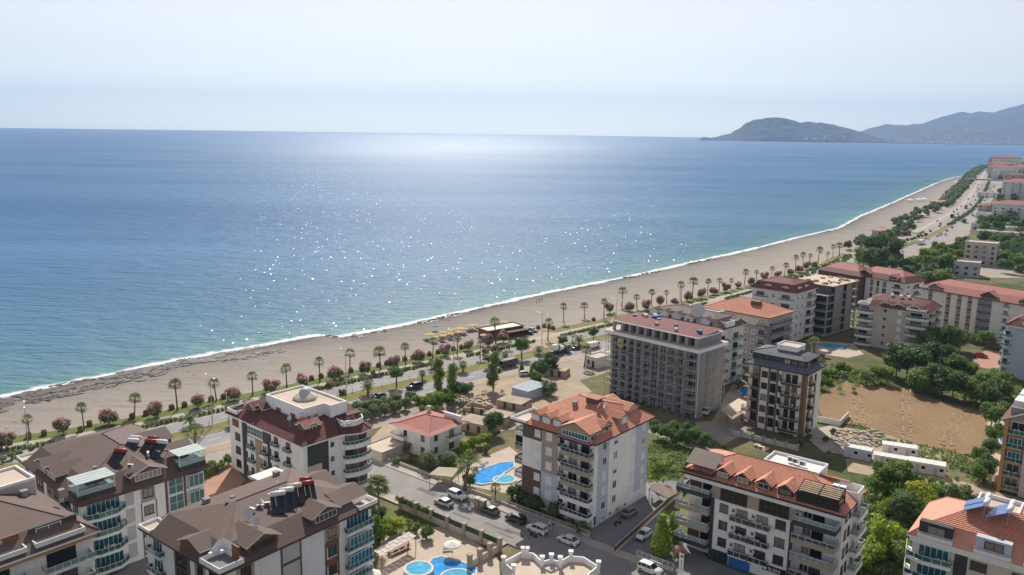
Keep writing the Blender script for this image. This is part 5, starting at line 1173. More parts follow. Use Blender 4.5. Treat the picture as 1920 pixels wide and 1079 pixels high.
for i in range(16):
    a0,a1=i/16,(i+1)/16
    q=lambda a,e:((K0 if e==0 else K1)[0]*(1-a)+(r0 if e==0 else r1)[0]*a,(K0 if e==0 else K1)[1]*(1-a)+7.5*a,zk+2.2*a)
    p0,p1,p2,p3=q(a0,0),q(a0,1),q(a1,1),q(a1,0); L=8
    tl.face([(p0[0],p0[1]-.03,p0[2]+.14),(p1[0],p1[1]-.03,p1[2]+.14),(p2[0],p2[1],p2[2]+.02),(p3[0],p3[1],p3[2]+.02)],0,[(0,L*a0),(30,L*a0),(30,L*a1),(0,L*a1)]); tl.face([(p0[0],p0[1],p0[2]-.02),(p1[0],p1[1],p1[2]-.02),(p1[0],p1[1]-.03,p1[2]+.14),(p0[0],p0[1]-.03,p0[2]+.14)],0,[(0,0),(30,0),(30,.2),(0,.2)])
b.part('tile_course',tl,M['orange_tile'],r,'stuff')
for u in (.8,8.8,15.4,22): 
    w=4.8; b.box('roof_recess',u,-.35,12.3,u+w,.9,15.0,'bluegrey' if u>5 else 'dark',r); b.win('F',u+1.2,12.6,2.6,2.0,'dk',.37,r); b.balc('F',((u-.1,0),(u-.1,.7),(u+w+.1,.7),(u+w+.1,0)),12.3,'white','frame_w','pglass',.15,.55,.3)
b.parapet('flat_roof',[(6.9,7.9),(13.2,7.9),(13.2,13.3),(6.9,13.3)],16.2,.7,.25,'white',r,'screed'); b.box('flat_roof_base',6.95,7.95,12,13.15,13.25,16.2,'beige',r); B9=b
# --- slim grey block beside the ploughed field
b=Bld('apartment_block','slim seven storey block with slate grey roof and black balconies beside the ploughed field','building',1512,703,16.6,-40,15.6,10.6); W_,D_=b.W,b.D
b.body([(0,1.4),(3.4,1.4),(3.4,0),(9.6,0),(9.6,1.0),(13.6,1.0),(13.6,0),(W_,0),(W_,D_),(0,D_)],0,16.6,'white2')
b.panel('F',3.4,3.9,0,16.5,'wood',0,.12); b.panel('F',6.0,6.5,0,16.5,'brownclad',0,.12); b.panel('F',8.2,8.6,0,16.5,'brownclad',0,.12); b.panel('F',14.6,15.6,0,16.5,'wood',0,.08); b.panel('R',.05,1.2,0,16.5,'wood',0,.08)
for i in range(5):
    z=.9+3.05*i; b.win('F',4.2,z+.7,1.6,1.6,'k'); b.win('F',6.6,z+.2,1.5,2.3,'gk',.02); b.panel('F',6.5,8.2,z+2.6,z+3.0,'ltgrey',0,.1); b.win('F',8.7,z+.7,.8,1.6,'k'); 
    b.balc('F',((-.6,-1.4),(-.6,.5),(3.3,.5),(3.3,0)),z,'wood','black','smoke',.25,.0,1.0,0,'bars'); b.win('F',1.2,z+.3,1.8,2.2,'dk',-1.4)
    b.balc('F',((9.6,0),(9.6,.9),(14.4,.9),(14.4,0)),z,'wood','black','smoke',.25,.0,1.0,0,'bars'); b.win('F',10.2,z+.3,1.2,2.2,'dk',-1.0); b.win('F',11.8,z+.3,1.5,2.2,'dk',-1.0)
    b.balc('R',((2.0,0),(2.0,.9),(4.8,.9),(4.8,0)),z,'wood','black','smoke',.2,.0,1.0,0,'bars'); b.win('R',2.3,z+.3,2,2.2,'dk'); b.win('R',6,z+.8,1.2,1.4,'k')
r=b.roof([(0,0),(W_,0),(W_,D_),(0,D_)],16.6,.9,1.2,1.1,((6,5.3),(10,5.3)),.3,'grey_shingle','grey_shingle','frame_k',.3)
b.box('penthouse',.7,1.6,17.0,W_-.9,D_-.6,19.4,'dark',r)
for u,w in ((1,2.4),(3.8,1.6),(6,2),(9.2,1.6),(11.2,1.4),(12.9,1.6)): b.win('F',u,17.4,w,1.8,'k',-1.56,r)
for u in (2.6,6): b.win('R',u,17.4,2,1.7,'k',-.86,r)
b.roof([(.7,1.6),(W_-.9,1.6),(W_-.9,D_-.6),(.7,D_-.6)],19.4,.5,1.0,.6,((6,5.6),(10,5.6)),.9,'grey_shingle','grey_shingle','frame_k',.12,name='upper_roof')
b.parapet('flat_roof',[(5.8,4.2),(11.4,4.2),(11.4,9.4),(5.8,9.4)],21.6,.35,.2,'white',r,'screed'); b.box('stair_head',5.85,4.25,17,11.35,9.35,21.6,'white',r)

# ================================================================== shell under scaffolding
b=Bld('unfinished_block','grey unfinished block with a maroon felt roof and dark open storeys behind scaffolding','building',1311,661,18.2,-45,29.5,12.5); W_,D_=b.W,b.D; B11=b; b.root.scale=(1,1,.91)
b.box('core_wall',.3,2.2,0,W_-.3,D_,20,'dark'); 
b.box('side_wall',W_-.3,.2,0,W_,D_,20,'brick')
cols=[0,2.9,5.6,8.3,11,13.7,16.4,19.1,21.8,24.5,W_-.5]
for x in cols: mb=MB(); mb.box(x,0,0,x+.9,2.2,20); b.part('column',mb,M['concrete'])
for i in range(7):
    z=2.9*i; mb=MB(); mb.box(0,.15,z+2.55,W_,2.3,z+2.85); b.part('floor_slab',mb,M['concrete'])
    for x0,x1 in ((3.6,7.4),(11.8,15.6),(19.6,23.4),(26.4,29.5)):
        if i<6: mb=MB(); mb.box(x0,-1.5,z+2.6+ (.15 if i%2 else 0),x1,.2,z+2.8+(.15 if i%2 else 0)); b.part('balcony_slab',mb,M['ltgrey'])
    for x in (3.8,9.2,14.6,20,25.4):
        if rc.random()<.75: b.win('F',x,z+.3,1.7,2.0,'dk',-2.16)
    for k in range(2): mb=MB(); mb.box(W_,1+k*6,z+2.5,W_+.06,6.4+k*6,z+2.7); b.part('floor_band',mb,M['concrete'])
b.panel('R',-.15,.3,0,20,'wtrim',0,.2,'white_pier')
b.box('terrace_band',-1.2,-1.6,20,W_+1.0,D_+.5,21.0,'white'); b.box('terrace_floor',-1.0,-1.4,21.0,W_+.8,D_+.3,21.03,'screed')
b.box('penthouse_core',2.2,2.4,21.03,W_-1,D_-.5,23.7,'dark'); b.box('penthouse_side',W_-1.0,.6,21.03,W_-.8,D_-.5,23.7,'grey')
for x in [0]+cols[1:-1]+[W_-1.9]: mb=MB(); mb.box(x,.6,21.03,x+.9,2.4 if x else 1.2,23.7); b.part('column',mb,M['concrete'])
rf=b.box('roof_slab',-.3,.2,23.7,W_-.5,D_,24.0,'white'); mb=MB(); mb.face([(-.1,.4,24.02),(W_-.7,.4,24.02),(W_-.7,D_-.2,24.6),(-.1,D_-.2,24.6)],0,[(0,0),(29,0),(29,13),(0,13)]); b.part('roof_felt',mb,M['maroon_shingle'],rf)
for k in range(14):
    x,y=(rc.uniform(1,11),rc.uniform(8,12.5)) if k<10 else (rc.uniform(12,28),rc.uniform(2,6)); mb=MB(); h=rc.uniform(.2,.9)
    n=6; P=[(x+rc.uniform(.4,1)*cos(2*pi*q/n),y+rc.uniform(.4,1)*sin(2*pi*q/n)) for q in range(n)]; mb.prism(P,24.2,24.5+h); b.part('building_waste',mb,M[rc.choice(['canvas','plank','bluecv','white2','concrete'])],rf)
b.panel('F',2.9,5.0,16.2,18.8,'yellow',.5,.1,'yellow_banner')
sc=thing('scaffolding','grey steel tube scaffolding wrapped round the front of the unfinished block','scaffolding',(b.o[0],b.o[1],0),b.yaw); sc.scale=(1,1,.91)
pm=MB(); pm.bar((0,0,0),(0,0,19.6),.08); pole=pm.mesh('standard',M['galv']); 
for k in range(13):
    for y in (-1.0,-2.1): link('standard',pole,sc,(k*W_/12,y,0))
for k in range(4): link('standard',pole,sc,(W_+1.2,1+k*3.6,0)); link('standard',pole,sc,(W_+.5,1+k*3.6,0))
lm=MB(); lm.bar((0,0,0),(W_,0,0),.07); led=lm.mesh('ledger',M['galv']); 
lm=MB(); lm.bar((0,0,0),(0,11,0),.05); led2=lm.mesh('ledger',M['galv'])
lm=MB(); lm.bar((0,0,0),(2*W_/12,0,2.9),.04); br=lm.mesh('brace',M['galv'])
pk=MB(); pk.box(0,-.3,0,W_/12-.1,.3,.06); plk=pk.mesh('plank',[M['plank']])
for j in range(10):
    z=1.95*(j+1)
    for y in (-1.0,-2.1): link('ledger',led,sc,(0,y,z))
    link('ledger',led2,sc,(W_+1.2,1,z))
    for k in range(12):
        if rc.random()<.42: link('plank',plk,sc,(k*W_/12,-1.55,z+.05))
for j in range(6):
    for k in range(0,11,2): link('brace',br,sc,(k*W_/12,-2.14,2.9*j+.3))
# ================================================================== vegetation
M['bark']=mat('bark',(.16,.12,.085),.95,.2,2,.4,fine=.2); M['palmtrunk']=mat('palm_trunk',(.17,.125,.09),.95,.2,3,.5,fine=.25)
LM={'dark':leafmat('dark_leaves',(0.065,0.116,0.051),(0.127,0.202,0.074),.35),'mid':leafmat('mid_leaves',(0.127,0.215,0.064),(0.215,0.329,0.088),.4),
 'bright':leafmat('bright_leaves',(0.214,0.330,0.039),(0.369,0.485,0.057),.42),'olive':leafmat('olive_leaves',(0.189,0.239,0.138),(0.302,0.352,0.215),.35),
 'palm':leafmat('palm_leaves',(0.136,0.184,0.068),(0.232,0.271,0.098),.4),'pink':leafmat('pink_flowers',(.60,.28,.32),(.70,.46,.47),.2,.42),
 'yellow':leafmat('yellow_green_leaves',(0.388,0.465,0.039),(0.500,0.500,0.049),.42),'brownl':leafmat('dry_leaves',(0.330,0.232,0.116),(0.465,0.330,0.155),.35),'red':leafmat('red_flowers',(.45,.06,.04),(.5,.1,.06),.35)}
def leaves(mb,blobs,n,size,ms,seed,up=.35,flat=0):
    r=random.Random(seed); tot=sum(b[3]*b[3]*(b[4] if len(b)>4 else 1) for b in blobs)
    for b in blobs:
        cx,cy_,cz,R=b[:4]; sq=b[4] if len(b)>4 else .85; k=int(n*b[3]*b[3]*sq/tot)
        for _ in range(k):
            d=Vector((r.gauss(0,1),r.gauss(0,1),r.gauss(0,1)+up)).normalized(); q=R*r.uniform(.55,1.08)*(1+.22*noise.noise(d*2.2+Vector((cx,cy_,cz))))
            c=Vector((cx+d.x*q,cy_+d.y*q,cz+d.z*q*sq)); nn=(d+Vector((r.gauss(0,.55),r.gauss(0,.55),r.gauss(0,.55)))).normalized()
            t=nn.orthogonal().normalized(); a=r.uniform(0,6.3); u=t*cos(a)+nn.cross(t)*sin(a); v=nn.cross(u); s=size*r.uniform(.6,1.35)
            m=r.choices(range(len(ms)),ms)[0]
            mb.face([c-u*s,c-v*s*.6,c+u*s,c+v*s*.6],m)
def core(mb,blobs,k=.66,m=0,seed=0):
    for b in blobs:
        cx,cy_,cz,R=b[:4]; sq=b[4] if len(b)>4 else .85; N1,N2=7,5; g=[]
        for i in range(N2+1):
            th=pi*i/N2; row=[]
            for j in range(N1):
                ph=2*pi*j/N1; d=Vector((sin(th)*cos(ph),sin(th)*sin(ph),cos(th))); q=R*k*(1+.3*noise.noise(d*1.7+Vector((cx,cy_,cz))))
                row.append((cx+d.x*q,cy_+d.y*q,cz+d.z*q*sq))
            g.append(row)
        for i in range(N2):
            for j in range(N1): j2=(j+1)%N1; mb.face([g[i][j],g[i+1][j],g[i+1][j2],g[i][j2]],m)
def blobs_round(R,h0,seed,n=9,sq=.8,spread=.62):
    r=random.Random(seed); out=[(0,0,h0+R*.8,R*.72,sq)]
    for k in range(n):
        a=2*pi*k/n+r.uniform(-.4,.4); d=R*r.uniform(.35,spread); z=h0+R*r.uniform(.35,1.35); out.append((d*cos(a),d*sin(a),z,R*r.uniform(.34,.52),sq))
    return out
def trunk_mesh(h,r0,bl,seed,n=5):
    r=random.Random(seed); mb=MB(); lean=Vector((r.uniform(-.3,.3),r.uniform(-.3,.3),h)); mb.tube([(0,0,-.2),lean*.5,lean],[r0,r0*.75,r0*.6],7)
    for b in bl[1:n+1]: mb.tube([lean*.75,Vector(b[:3])*.7+lean*.3,b[:3]],[r0*.5,r0*.3,r0*.12],5)
    return mb.mesh('trunk',M['bark'])
TK={}
def treekind(name,R,h0,mats,ratio,n,size,seed,nb=9,sq=.8,spread=.62,r0=.2,corek=.62):
    bl=blobs_round(R,h0,seed,nb,sq,spread); mb=MB(); core(mb,bl,corek); leaves(mb,bl,n,size,ratio,seed)
    TK.setdefault(name,[]).append((trunk_mesh(h0+R*.6,r0,bl,seed),mb.mesh('crown',[LM[m] for m in mats])))
for sd_ in (1,2,3):
    treekind('dark',4.2,1.6,['dark','mid'],[.75,.25],2200,.33,sd_,11)
    treekind('mid',3.6,1.4,['mid','dark','bright'],[.6,.2,.2],1900,.3,sd_+10,10)
    treekind('bright',2.8,.6,['bright','mid','yellow'],[.55,.25,.2],1500,.26,sd_+20,9)
    treekind('yellow',2.6,.5,['yellow','bright','brownl'],[.55,.3,.15],1400,.26,sd_+30,9)
    treekind('olive',1.7,.3,['olive','mid'],[.75,.25],800,.2,sd_+40,7)
    treekind('median',2.2,2.0,['mid','dark'],[.55,.45],1100,.22,sd_+50,7,.7)
    treekind('far',3.0,.8,['dark','mid','olive'],[.5,.3,.2],330,.55,sd_+60,6)
    treekind('shrub',1.0,.1,['mid','olive','bright'],[.5,.3,.2],330,.16,sd_+70,5)
    treekind('darkshrub',1.2,.1,['dark','mid'],[.6,.4],400,.17,sd_+75,5)
    # oleanders: flowers sit on the new shoots
    bl=blobs_round(1.75,.25,sd_+80,8,.95,.6); mb=MB(); core(mb,bl,.6); leaves(mb,bl,900,.2,[.8,.2],sd_+80)
    b2=[(x,y,z+.25,R*1.02,s) for x,y,z,R,s in bl if z>1.0]; leaves(mb,b2,950,.16,[0,0,1],sd_+90,1.0)
    TK.setdefault('oleander',[]).append((trunk_mesh(1.2,.1,bl,sd_),mb.mesh('crown',[LM['mid'],LM['dark'],LM['pink']])))
# tall narrow crowns
for sd_ in (1,2):
    r=random.Random(sd_); bl=[(r.uniform(-.5,.5),r.uniform(-.5,.5),2+i*1.25,1.5*(1-.05*abs(i-3)),1.0) for i in range(7)]+[(r.uniform(-1.3,1.3),r.uniform(-1.3,1.3),2.5+i*1.3,1.0,1) for i in range(6)]
    mb=MB(); core(mb,bl,.6); leaves(mb,bl,1800,.25,[.5,.3,.2],sd_+5); TK.setdefault('tall',[]).append((trunk_mesh(7,.25,bl,sd_),mb.mesh('crown',[LM['mid'],LM['olive'],LM['yellow']])))
    bl=[(0,0,.8+i*.9,1.9*(1-.085*i),1) for i in range(7)]; mb=MB(); core(mb,bl,.75); leaves(mb,bl,2200,.22,[.7,.3],sd_+8); TK.setdefault('conifer',[]).append((trunk_mesh(3,.2,bl[:1],sd_),mb.mesh('crown',[LM['bright'],LM['mid']])))
# palms
def fanpalm(seed,h,R,nf,size,skirt=True):
    r=random.Random(seed); t=MB(); lean=Vector((r.uniform(-.6,.6),r.uniform(-.6,.6),h)); t.tube([(0,0,-.2),lean*.3,lean*.7,lean],[.27,.2,.17,.2],8)
    cr=MB()
    for k in range(nf):
        a=2.4*k+r.uniform(-.3,.3); el=radians(78-108*(k/nf)+r.uniform(-12,12)); d=Vector((cos(a)*cos(el),sin(a)*cos(el),sin(el)))
        base=lean+Vector((0,0,.1)); mid=base+d*R*.5; side=d.cross(Vector((0,0,1))).normalized() if abs(d.z)<.98 else Vector((1,0,0)); upv=side.cross(d)
        cr.face([base-side*.03,base+side*.03,mid+side*.03,mid-side*.03],0)
        nb=8
        for j in range(nb):
            q=radians(-75+150*j/(nb-1)); dd=(d*cos(q)+side*sin(q)).normalized(); tip=mid+dd*R*size*r.uniform(.8,1.2)+Vector((0,0,-.18*R*(1-.3*sin(el)))); w=upv.cross(dd)*.0+side*cos(q)*.045*R-d*sin(q)*.045*R
            m2=mid+dd*R*size*.5
            cr.face([mid,m2-w,tip,m2+w],0 if r.random()>.12 or k<nf*.7 else 1)
    if skirt:
        for k in range(16):
            a=r.uniform(0,6.3); p=lean+Vector((0,0,-.05)); q=lean+Vector((cos(a)*.4,sin(a)*.4,-.9-r.random()*.5)); s=Vector((-sin(a),cos(a),0))*.12; cr.face([p-s,p+s,q+s*.6,q-s*.6],1)
    return (t.mesh('trunk',M['palmtrunk']),cr.mesh('crown',[LM['palm'],LM['brownl']]))
def frond_mesh(R,seed,droop=.55):
    """one feather leaf: arching rib with leaflets both sides"""
    r=random.Random(seed); mb=MB(); pts=[]
    for i in range(8): t=i/7; pts.append(Vector((R*t*.92,0,R*(.42*t-droop*t*t*1.25))))
    for i in range(7): a,b=pts[i],pts[i+1]; mb.face([a+Vector((0,.03,0)),a-Vector((0,.03,0)),b-Vector((0,.03,0)),b+Vector((0,.03,0))])
    for i in range(18):
        t=.12+.86*i/18; k=min(int(t*7),6); p=pts[k].lerp(pts[k+1],t*7-k); L=R*.26*(1-abs(t-.45)*.9)
        for sg in (-1,1):
            tip=p+Vector((L*.55,sg*L,-.25*L+r.uniform(-.05,.05))); mb.face([p,p+Vector((.1,0,0)),tip+Vector((.03,0,0)),tip-Vector((.03,0,0))])
    return mb
def datepalm(seed,h,R,nf):
    r=random.Random(seed); t=MB(); t.tube([(0,0,-.2),(0,0,h*.6),(0,0,h)],[.34,.28,.3],8); cr=MB()
    for k in range(nf):
        a=2.4*k; tilt=radians(-62+88*k/nf); fm=frond_mesh(R*r.uniform(.85,1.05),seed+k,.4); rot=Matrix.Rotation(a,3,'Z')@Matrix.Rotation(tilt,3,'Y')
        for f in fm.f: cr.face([rot@Vector(fm.v[i])+Vector((0,0,h)) for i in f],0)
    return (t.mesh('trunk',M['palmtrunk']),cr.mesh('crown',[LM['olive']]))
TK['fanpalm']=[fanpalm(i,5.7+.4*(i*3%5),1.8+.12*(i*2%5),24+3*(i%4),.66) for i in range(7)]
TK['lowfan']=[fanpalm(20+i,3.0,1.5,24,.62,False) for i in range(2)]
TK['datepalm']=[datepalm(3,2.0,3.0,30),datepalm(9,2.4,2.8,28)]
TK['tallpalm']=[datepalm(14,5.0,3.6,36)]; TK['bigfan']=[fanpalm(41,9.3,2.3,64,.62)]
cnt_={}
def tree(kind,x,y,label,cat='tree',s=1.0,group=None,name=None,z=0,pickv=None,trunk=True):
    v=TK[kind]; tm,cm=v[rnd.randrange(len(v)) if pickv is None else pickv%len(v)]
    o=thing(name or {'fanpalm':'fan_palm','bigfan':'fan_palm','lowfan':'fan_palm','datepalm':'date_palm','tallpalm':'date_palm','oleander':'oleander_bush','shrub':'shrub','darkshrub':'shrub','olive':'olive_bush','tall':'tall_tree','conifer':'conifer'}.get(kind,'tree'),label,cat,(x,y,z),rnd.uniform(0,6.28),group)
    k=s*(rnd.uniform(.93,1.07) if kind!='fanpalm' else rnd.uniform(.82,1.12)); o.scale=(k*rnd.uniform(.9,1.1),k*rnd.uniform(.9,1.1),k*rnd.uniform(.9,1.1) if kind!='oleander' else k*rnd.uniform(.8,1.12))
    if trunk: link('trunk',tm,o)
    link('crown',cm,o); return o
def tpx(kind,px,py,label,cat='tree',s=1.0,group=None,z=0,**k): p=at(px,py,z); return tree(kind,p.x,p.y,label,cat,s,group,z=z,**k)
# fan palms of the beach row
PB=[(57,826),(158,806),(252,783),(333,770),(406,752),(474,741),(538,728),(600,717),(656,698),(714,693),(761,684),(811,672),(857,664),(930,645),(1027,638),(1057,605),(1096,597),(1132,597),(1166,576),(1194,579),(1222,576),(1250,570),(1277,566),(1298,558),(1326,553),(1348,547),(1370,544),(1395,536),(1419,529),(1445,524),(1470,517),(1491,510),(1506,499),(1517,497),(1533,495),(1550,490),(1562,484),(1574,481)]
for i,(x,y) in enumerate(PB): tpx('fanpalm',x,y,'slender fan palm in the beachside grass, %s from the left in its row'%ordn(i),'palm',1.0,'fan palms along the beach promenade',pickv=i)
OL=[(12,842),(117,817),(205,797),(291,784),(371,767),(440,752),(508,737),(568,727),(627,713),(684,702),(738,690),(785,680),(834,668),(878,658),(915,650),(943,643),(1142,588),(1180,584),(1211,582),(1237,575),(1265,572),(1290,565),(1315,560),(1338,553),(1361,548),(1384,541),(1408,535),(1433,527),(1458,521),(1482,516),(1498,511),(1512,506),(1526,502)]
for i,(x,y) in enumerate(OL): tpx('oleander',x,y,'rounded oleander bush in pink flower, %s from the left in the beachside row'%ordn(i),'bush',1.3 if x not in(915,943) else 1.45,'oleander bushes along the promenade',pickv=i)
for i,(x,y,s) in enumerate([(545,738,.55),(585,760,.6),(618,727,.65),(640,715,.6),(700,706,.5),(742,692,.6),(908,665,.8),(913,662,.6),(930,659,.7)]): tpx('oleander',x,y,'small pink oleander in the roadside bed, %s from the left'%ordn(i),'bush',s,'small roadside oleanders')
# palms and trees on the median and the kerb
for i,(x,y,k,s) in enumerate([(690,742,'datepalm',1.05),(792,714,'datepalm',.75),(868,699,'datepalm',.85),(947,680,'datepalm',.85),(1010,666,'datepalm',.85),(1085,648,'datepalm',1.0),(437,800,'datepalm',.7)]): tpx(k,x,y,'low date palm on the road median, %s along from the left'%ordn(sorted([437,690,792,868,947,1010,1085]).index(x)),'palm',s,'date palms on the road median')
for i,(x,y,s) in enumerate([(642,752,.55),(744,727,1.15),(915,690,.85),(978,672,1.25),(1055,655,.9),(1113,640,1.0)]): tpx('median',x,y,'round clipped tree on the road median, %s along from the left'%ordn(i),'tree',s,'round trees on the median')
for i,(x,y) in enumerate([(809,690),(808,695),(955,657),(900,672),(428,752),(1072,642)]): tpx('lowfan' if i!=3 else 'fanpalm',x,y,'young fan palm in the roadside bed beside the hedge, %s by distance along'%ordn(i),'palm',.8,'young palms in the roadside bed')
tpx('lowfan',365,850,'stout green palm beside the road behind the brown roofed block','palm',1.7); tpx('datepalm',357,800,'grey green date palm on the median behind the brown roofed block','palm',.8)
tpx('fanpalm',1095,690,'bushy headed palm in front of the low flat roofed shops','palm',1.0)
# median growth further along the road and the belt along the far promenade
s=s_of(250,548)[0]; i=0
while s<s_of(310,625)[0]: p=rp(s,rnd.uniform(-1,1)); tree('median',p[0],p[1],'small round tree in the far median planting','tree',.75,'far median trees',z=.2); s+=9
hs=MB(); s=s_of(375,714)[0]
while s<s_of(797,1400)[0]: p=rp(s,rnd.uniform(-1.5,1.5)); q=(p[0],p[1],1.0,rnd.uniform(1.0,1.7),.9); leaves(hs,[q],60,.4,[.6,.4],int(s)); core(hs,[q],.7); s+=4
struct('far_median_hedge',hs,[LM['dark'],LM['mid']],kind='stuff')
s=s_of(240,535)[0]; i=0
while i<60:
    n=rnd.uniform(25,40) if s>s_of(340,660)[0] else rnd.uniform(16,26); p=rp(s,n); tree('far',p[0],p[1],'dark tree in the dense belt between the far road and the beach','tree',.8+.5*rnd.random(),'promenade tree belt',trunk=False); s+=rnd.uniform(5,9); i+=1
hs=MB()
while s<s_of(1250,2160)[0]:
    p=rp(s,rnd.uniform(24,42)); R_=rnd.uniform(2.2,4); q=(p[0],p[1],R_*.75,R_,.9); leaves(hs,[q],70,.9,[.5,.3,.2],int(s)); core(hs,[q],.75); s+=rnd.uniform(3.5,6)
r=random.Random(5)
for k in range(160):
    p=at(r.uniform(1872,1925),r.uniform(311,338)); R_=r.uniform(4,8); q=(p.x,p.y,R_*.7,R_,.9); leaves(hs,[q],40,1.4,[.5,.3,.2],k); core(hs,[q],.75)
struct('far_tree_belt',hs,[LM['dark'],LM['mid'],LM['olive']],kind='stuff')
# shrubs of the promenade hedge
hs=MB(); 
s=s_of(-165,115)[0]; hb=[]
while s<s_of(160,425)[0]:
    if noise.noise((s*.045,3,0))>-.22 and not (s_of(-6,270)[0]<s<s_of(8,283)[0]*.0+s_of(-6,270)[0]+4): 
        p=rp(s,11.5+rnd.uniform(-.3,.3)); k=rnd.uniform(.55,.85); hb.append((p[0],p[1],.5,k,.9))
    s+=1.25
for q in hb: leaves(hs,[q],70,.2,[.45,.35,.2],int(q[0]*7)); core(hs,[q],.6)
struct('roadside_hedge',hs,[LM['mid'],LM['olive'],LM['bright']],kind='stuff')
hs=MB(); s=s_of(150,410)[0]
while s<s_of(228,515)[0]: p=rp(s,12+rnd.uniform(-.8,5)); q=(p[0],p[1],.6,rnd.uniform(.7,1.3),.9); leaves(hs,[q],60,.28,[.6,.4],int(s)); core(hs,[q],.6); s+=1.6
struct('verge_shrubbery',hs,[LM['mid'],LM['dark']],kind='stuff')
# olive row by the road, wood behind it
for i,(x,y) in enumerate([(638,789),(655,783),(672,779),(690,775),(708,771),(726,767),(742,761),(662,792),(682,789),(702,784),(722,779),(742,774),(760,768),(770,756)]): tpx('olive',x,y,'grey green bush in the %s row beside the road, %s from the left'%('back' if i<7 else 'front',ordn(i if i<7 else i-7)),'bush',1.25,'olive bushes beside the road')
tpx('tall',822,748,'tall tree with yellow green crown, left one of the pair by the road','tree',1.0,pickv=0); tpx('tall',848,752,'tall tree with yellow green crown, right one of the pair by the road','tree',1.1,pickv=1)
for i,(x,y,k,s) in enumerate([(790,772,'mid',.75),(815,775,'mid',.85),(838,770,'mid',.8),(800,790,'mid',.6),(862,752,'dark',.7)]): tpx(k,x,y,'bushy green tree under the pair of tall trees by the road, %s from the left'%ordn([4 if x==862 else 0,0,0][0] if x==862 else [790,800,815,838].index(x)),'tree',s)
tpx('olive',878,738,'grey bush at the edge of the road near the rubble lot','bush',1.3); tpx('tall',925,732,'lone slender eucalyptus like tree at the edge of the rubble lot','tree',1.0,pickv=0)
tpx('conifer',978,700,'dark green clipped column tree by the road at the rubble lot','tree',.62,pickv=0); tpx('conifer',996,706,'second dark green column tree beside the clipped one','tree',.5,pickv=1)
for i,(x,y,s) in enumerate([(1012,712,.75),(1030,700,.8),(1005,725,.5)]): tpx('dark',x,y,'dark spreading tree beside the adobe yard behind the orange roof, %s of three'%['nearest','farthest','smallest'][i],'tree',s)
tpx('olive',1030,742,'pale green bush beside the blue grey shed roof','bush',1.6); tpx('dark',926,815,'round dark tree between the adobe ruins and the tiled block','tree',.72)
for i,(x,y,s) in enumerate([(870,852,.55),(885,846,.6),(900,838,.6),(915,833,.55),(880,862,.5)]): tpx('bright',x,y,'bright green leafy bush behind the small red roofed house, %s from the left'%ordn([870,880,885,900,915].index(x)),'bush',s,'bright garden bushes')
for i,(x,y,s,k) in enumerate([(742,872,.8,'olive'),(770,868,.7,'darkshrub'),(803,880,1.5,'olive'),(842,872,1.2,'olive'),(880,914,1.4,'darkshrub'),(912,850,1.0,'darkshrub'),(840,842,1.2,'darkshrub'),(760,850,.9,'olive')]): tpx(k,x,y,'garden bush around the small red roofed house, %s from the left'%ordn(sorted([742,770,803,842,880,912,840,760]).index(x)),'bush',s)
tpx('lowfan',870,922,'feathery palm beside the brown pergola and the blue pool','palm',1.8); tpx('lowfan',928,938,'low spiky palm by the street fence in front of the pool','palm',.8)
for i,(x,y,s) in enumerate([(962,938,1.6),(978,945,1.7),(1000,957,1.9),(1040,972,1.7),(1090,1000,1.3),(1070,992,1.0)]): tpx('darkshrub',x,y,'dark bush against the street front of the tiled block, %s from the left'%ordn([962,978,1000,1040,1070,1090].index(x)),'bush',s)
# between the tiled block and the shell
for i,(x,y,s) in enumerate([(1233,822,.6),(1250,830,.55),(1268,834,.6),(1285,838,.55),(1303,832,.6),(1320,840,.45),(1262,818,.5),(1290,822,.5)]): tpx('dark' if i%2 else 'mid',x,y,'dark green tree in the clump behind the lower right block, %s from the left'%ordn(sorted([1233,1250,1268,1285,1303,1320,1262,1290]).index(x)),'tree',s)
tpx('mid',1232,905,'loose green tree in the lawn beside the tiled block','tree',.75); tpx('shrub',1255,880,'small shrub in the lawn right of the tiled block','bush',1.2)
tpx('conifer',1240,1040,'broad yellow green conifer beside the lower right block','tree',1.15,pickv=0); tpx('conifer',1262,1015,'smaller yellow green conifer behind the broad one','tree',.85,pickv=1); tpx('oleander',1275,1052,'pink oleander at the fence corner by the white banner','bush',.8)
# overgrown lot at the lower right
for i,(x,y,k,s) in enumerate([(1655,915,'mid',.75),(1682,920,'mid',.95),(1700,930,'mid',.8),(1720,955,'yellow',1.15),(1742,948,'yellow',.9),(1790,958,'olive',2.0),(1770,950,'mid',.7),(1815,962,'olive',1.5),(1690,985,'dark',.85),(1665,965,'yellow',.8),(1640,985,'mid',.6),(1650,1040,'bright',1.2),(1630,1060,'bright',1.0),(1675,1030,'bright',.9),(1691,1065,'mid',.7),(1625,1020,'mid',.5),(1745,985,'mid',.7),(1721,1000,'dark',.6),(1641,925,'mid',.5),(1611,1070,'bright',.8)]):
    tpx(k,x,y,'%s in the overgrown lot at lower right, %s from the left'%({'mid':'mid green tree','yellow':'yellow green bush','olive':'grey green bush','dark':'dark tree','bright':'bright green bush'}[k],ordn(sorted([1655,1682,1700,1720,1742,1790,1770,1815,1690,1665,1640,1650,1630,1675,1691,1625,1745,1721,1641,1610]).index(min([1655,1682,1700,1720,1742,1790,1770,1815,1690,1665,1640,1650,1630,1675,1691,1625,1745,1721,1641,1610],key=lambda q:abs(q-x))))),'tree' if k in('mid','dark') else 'bush',s)
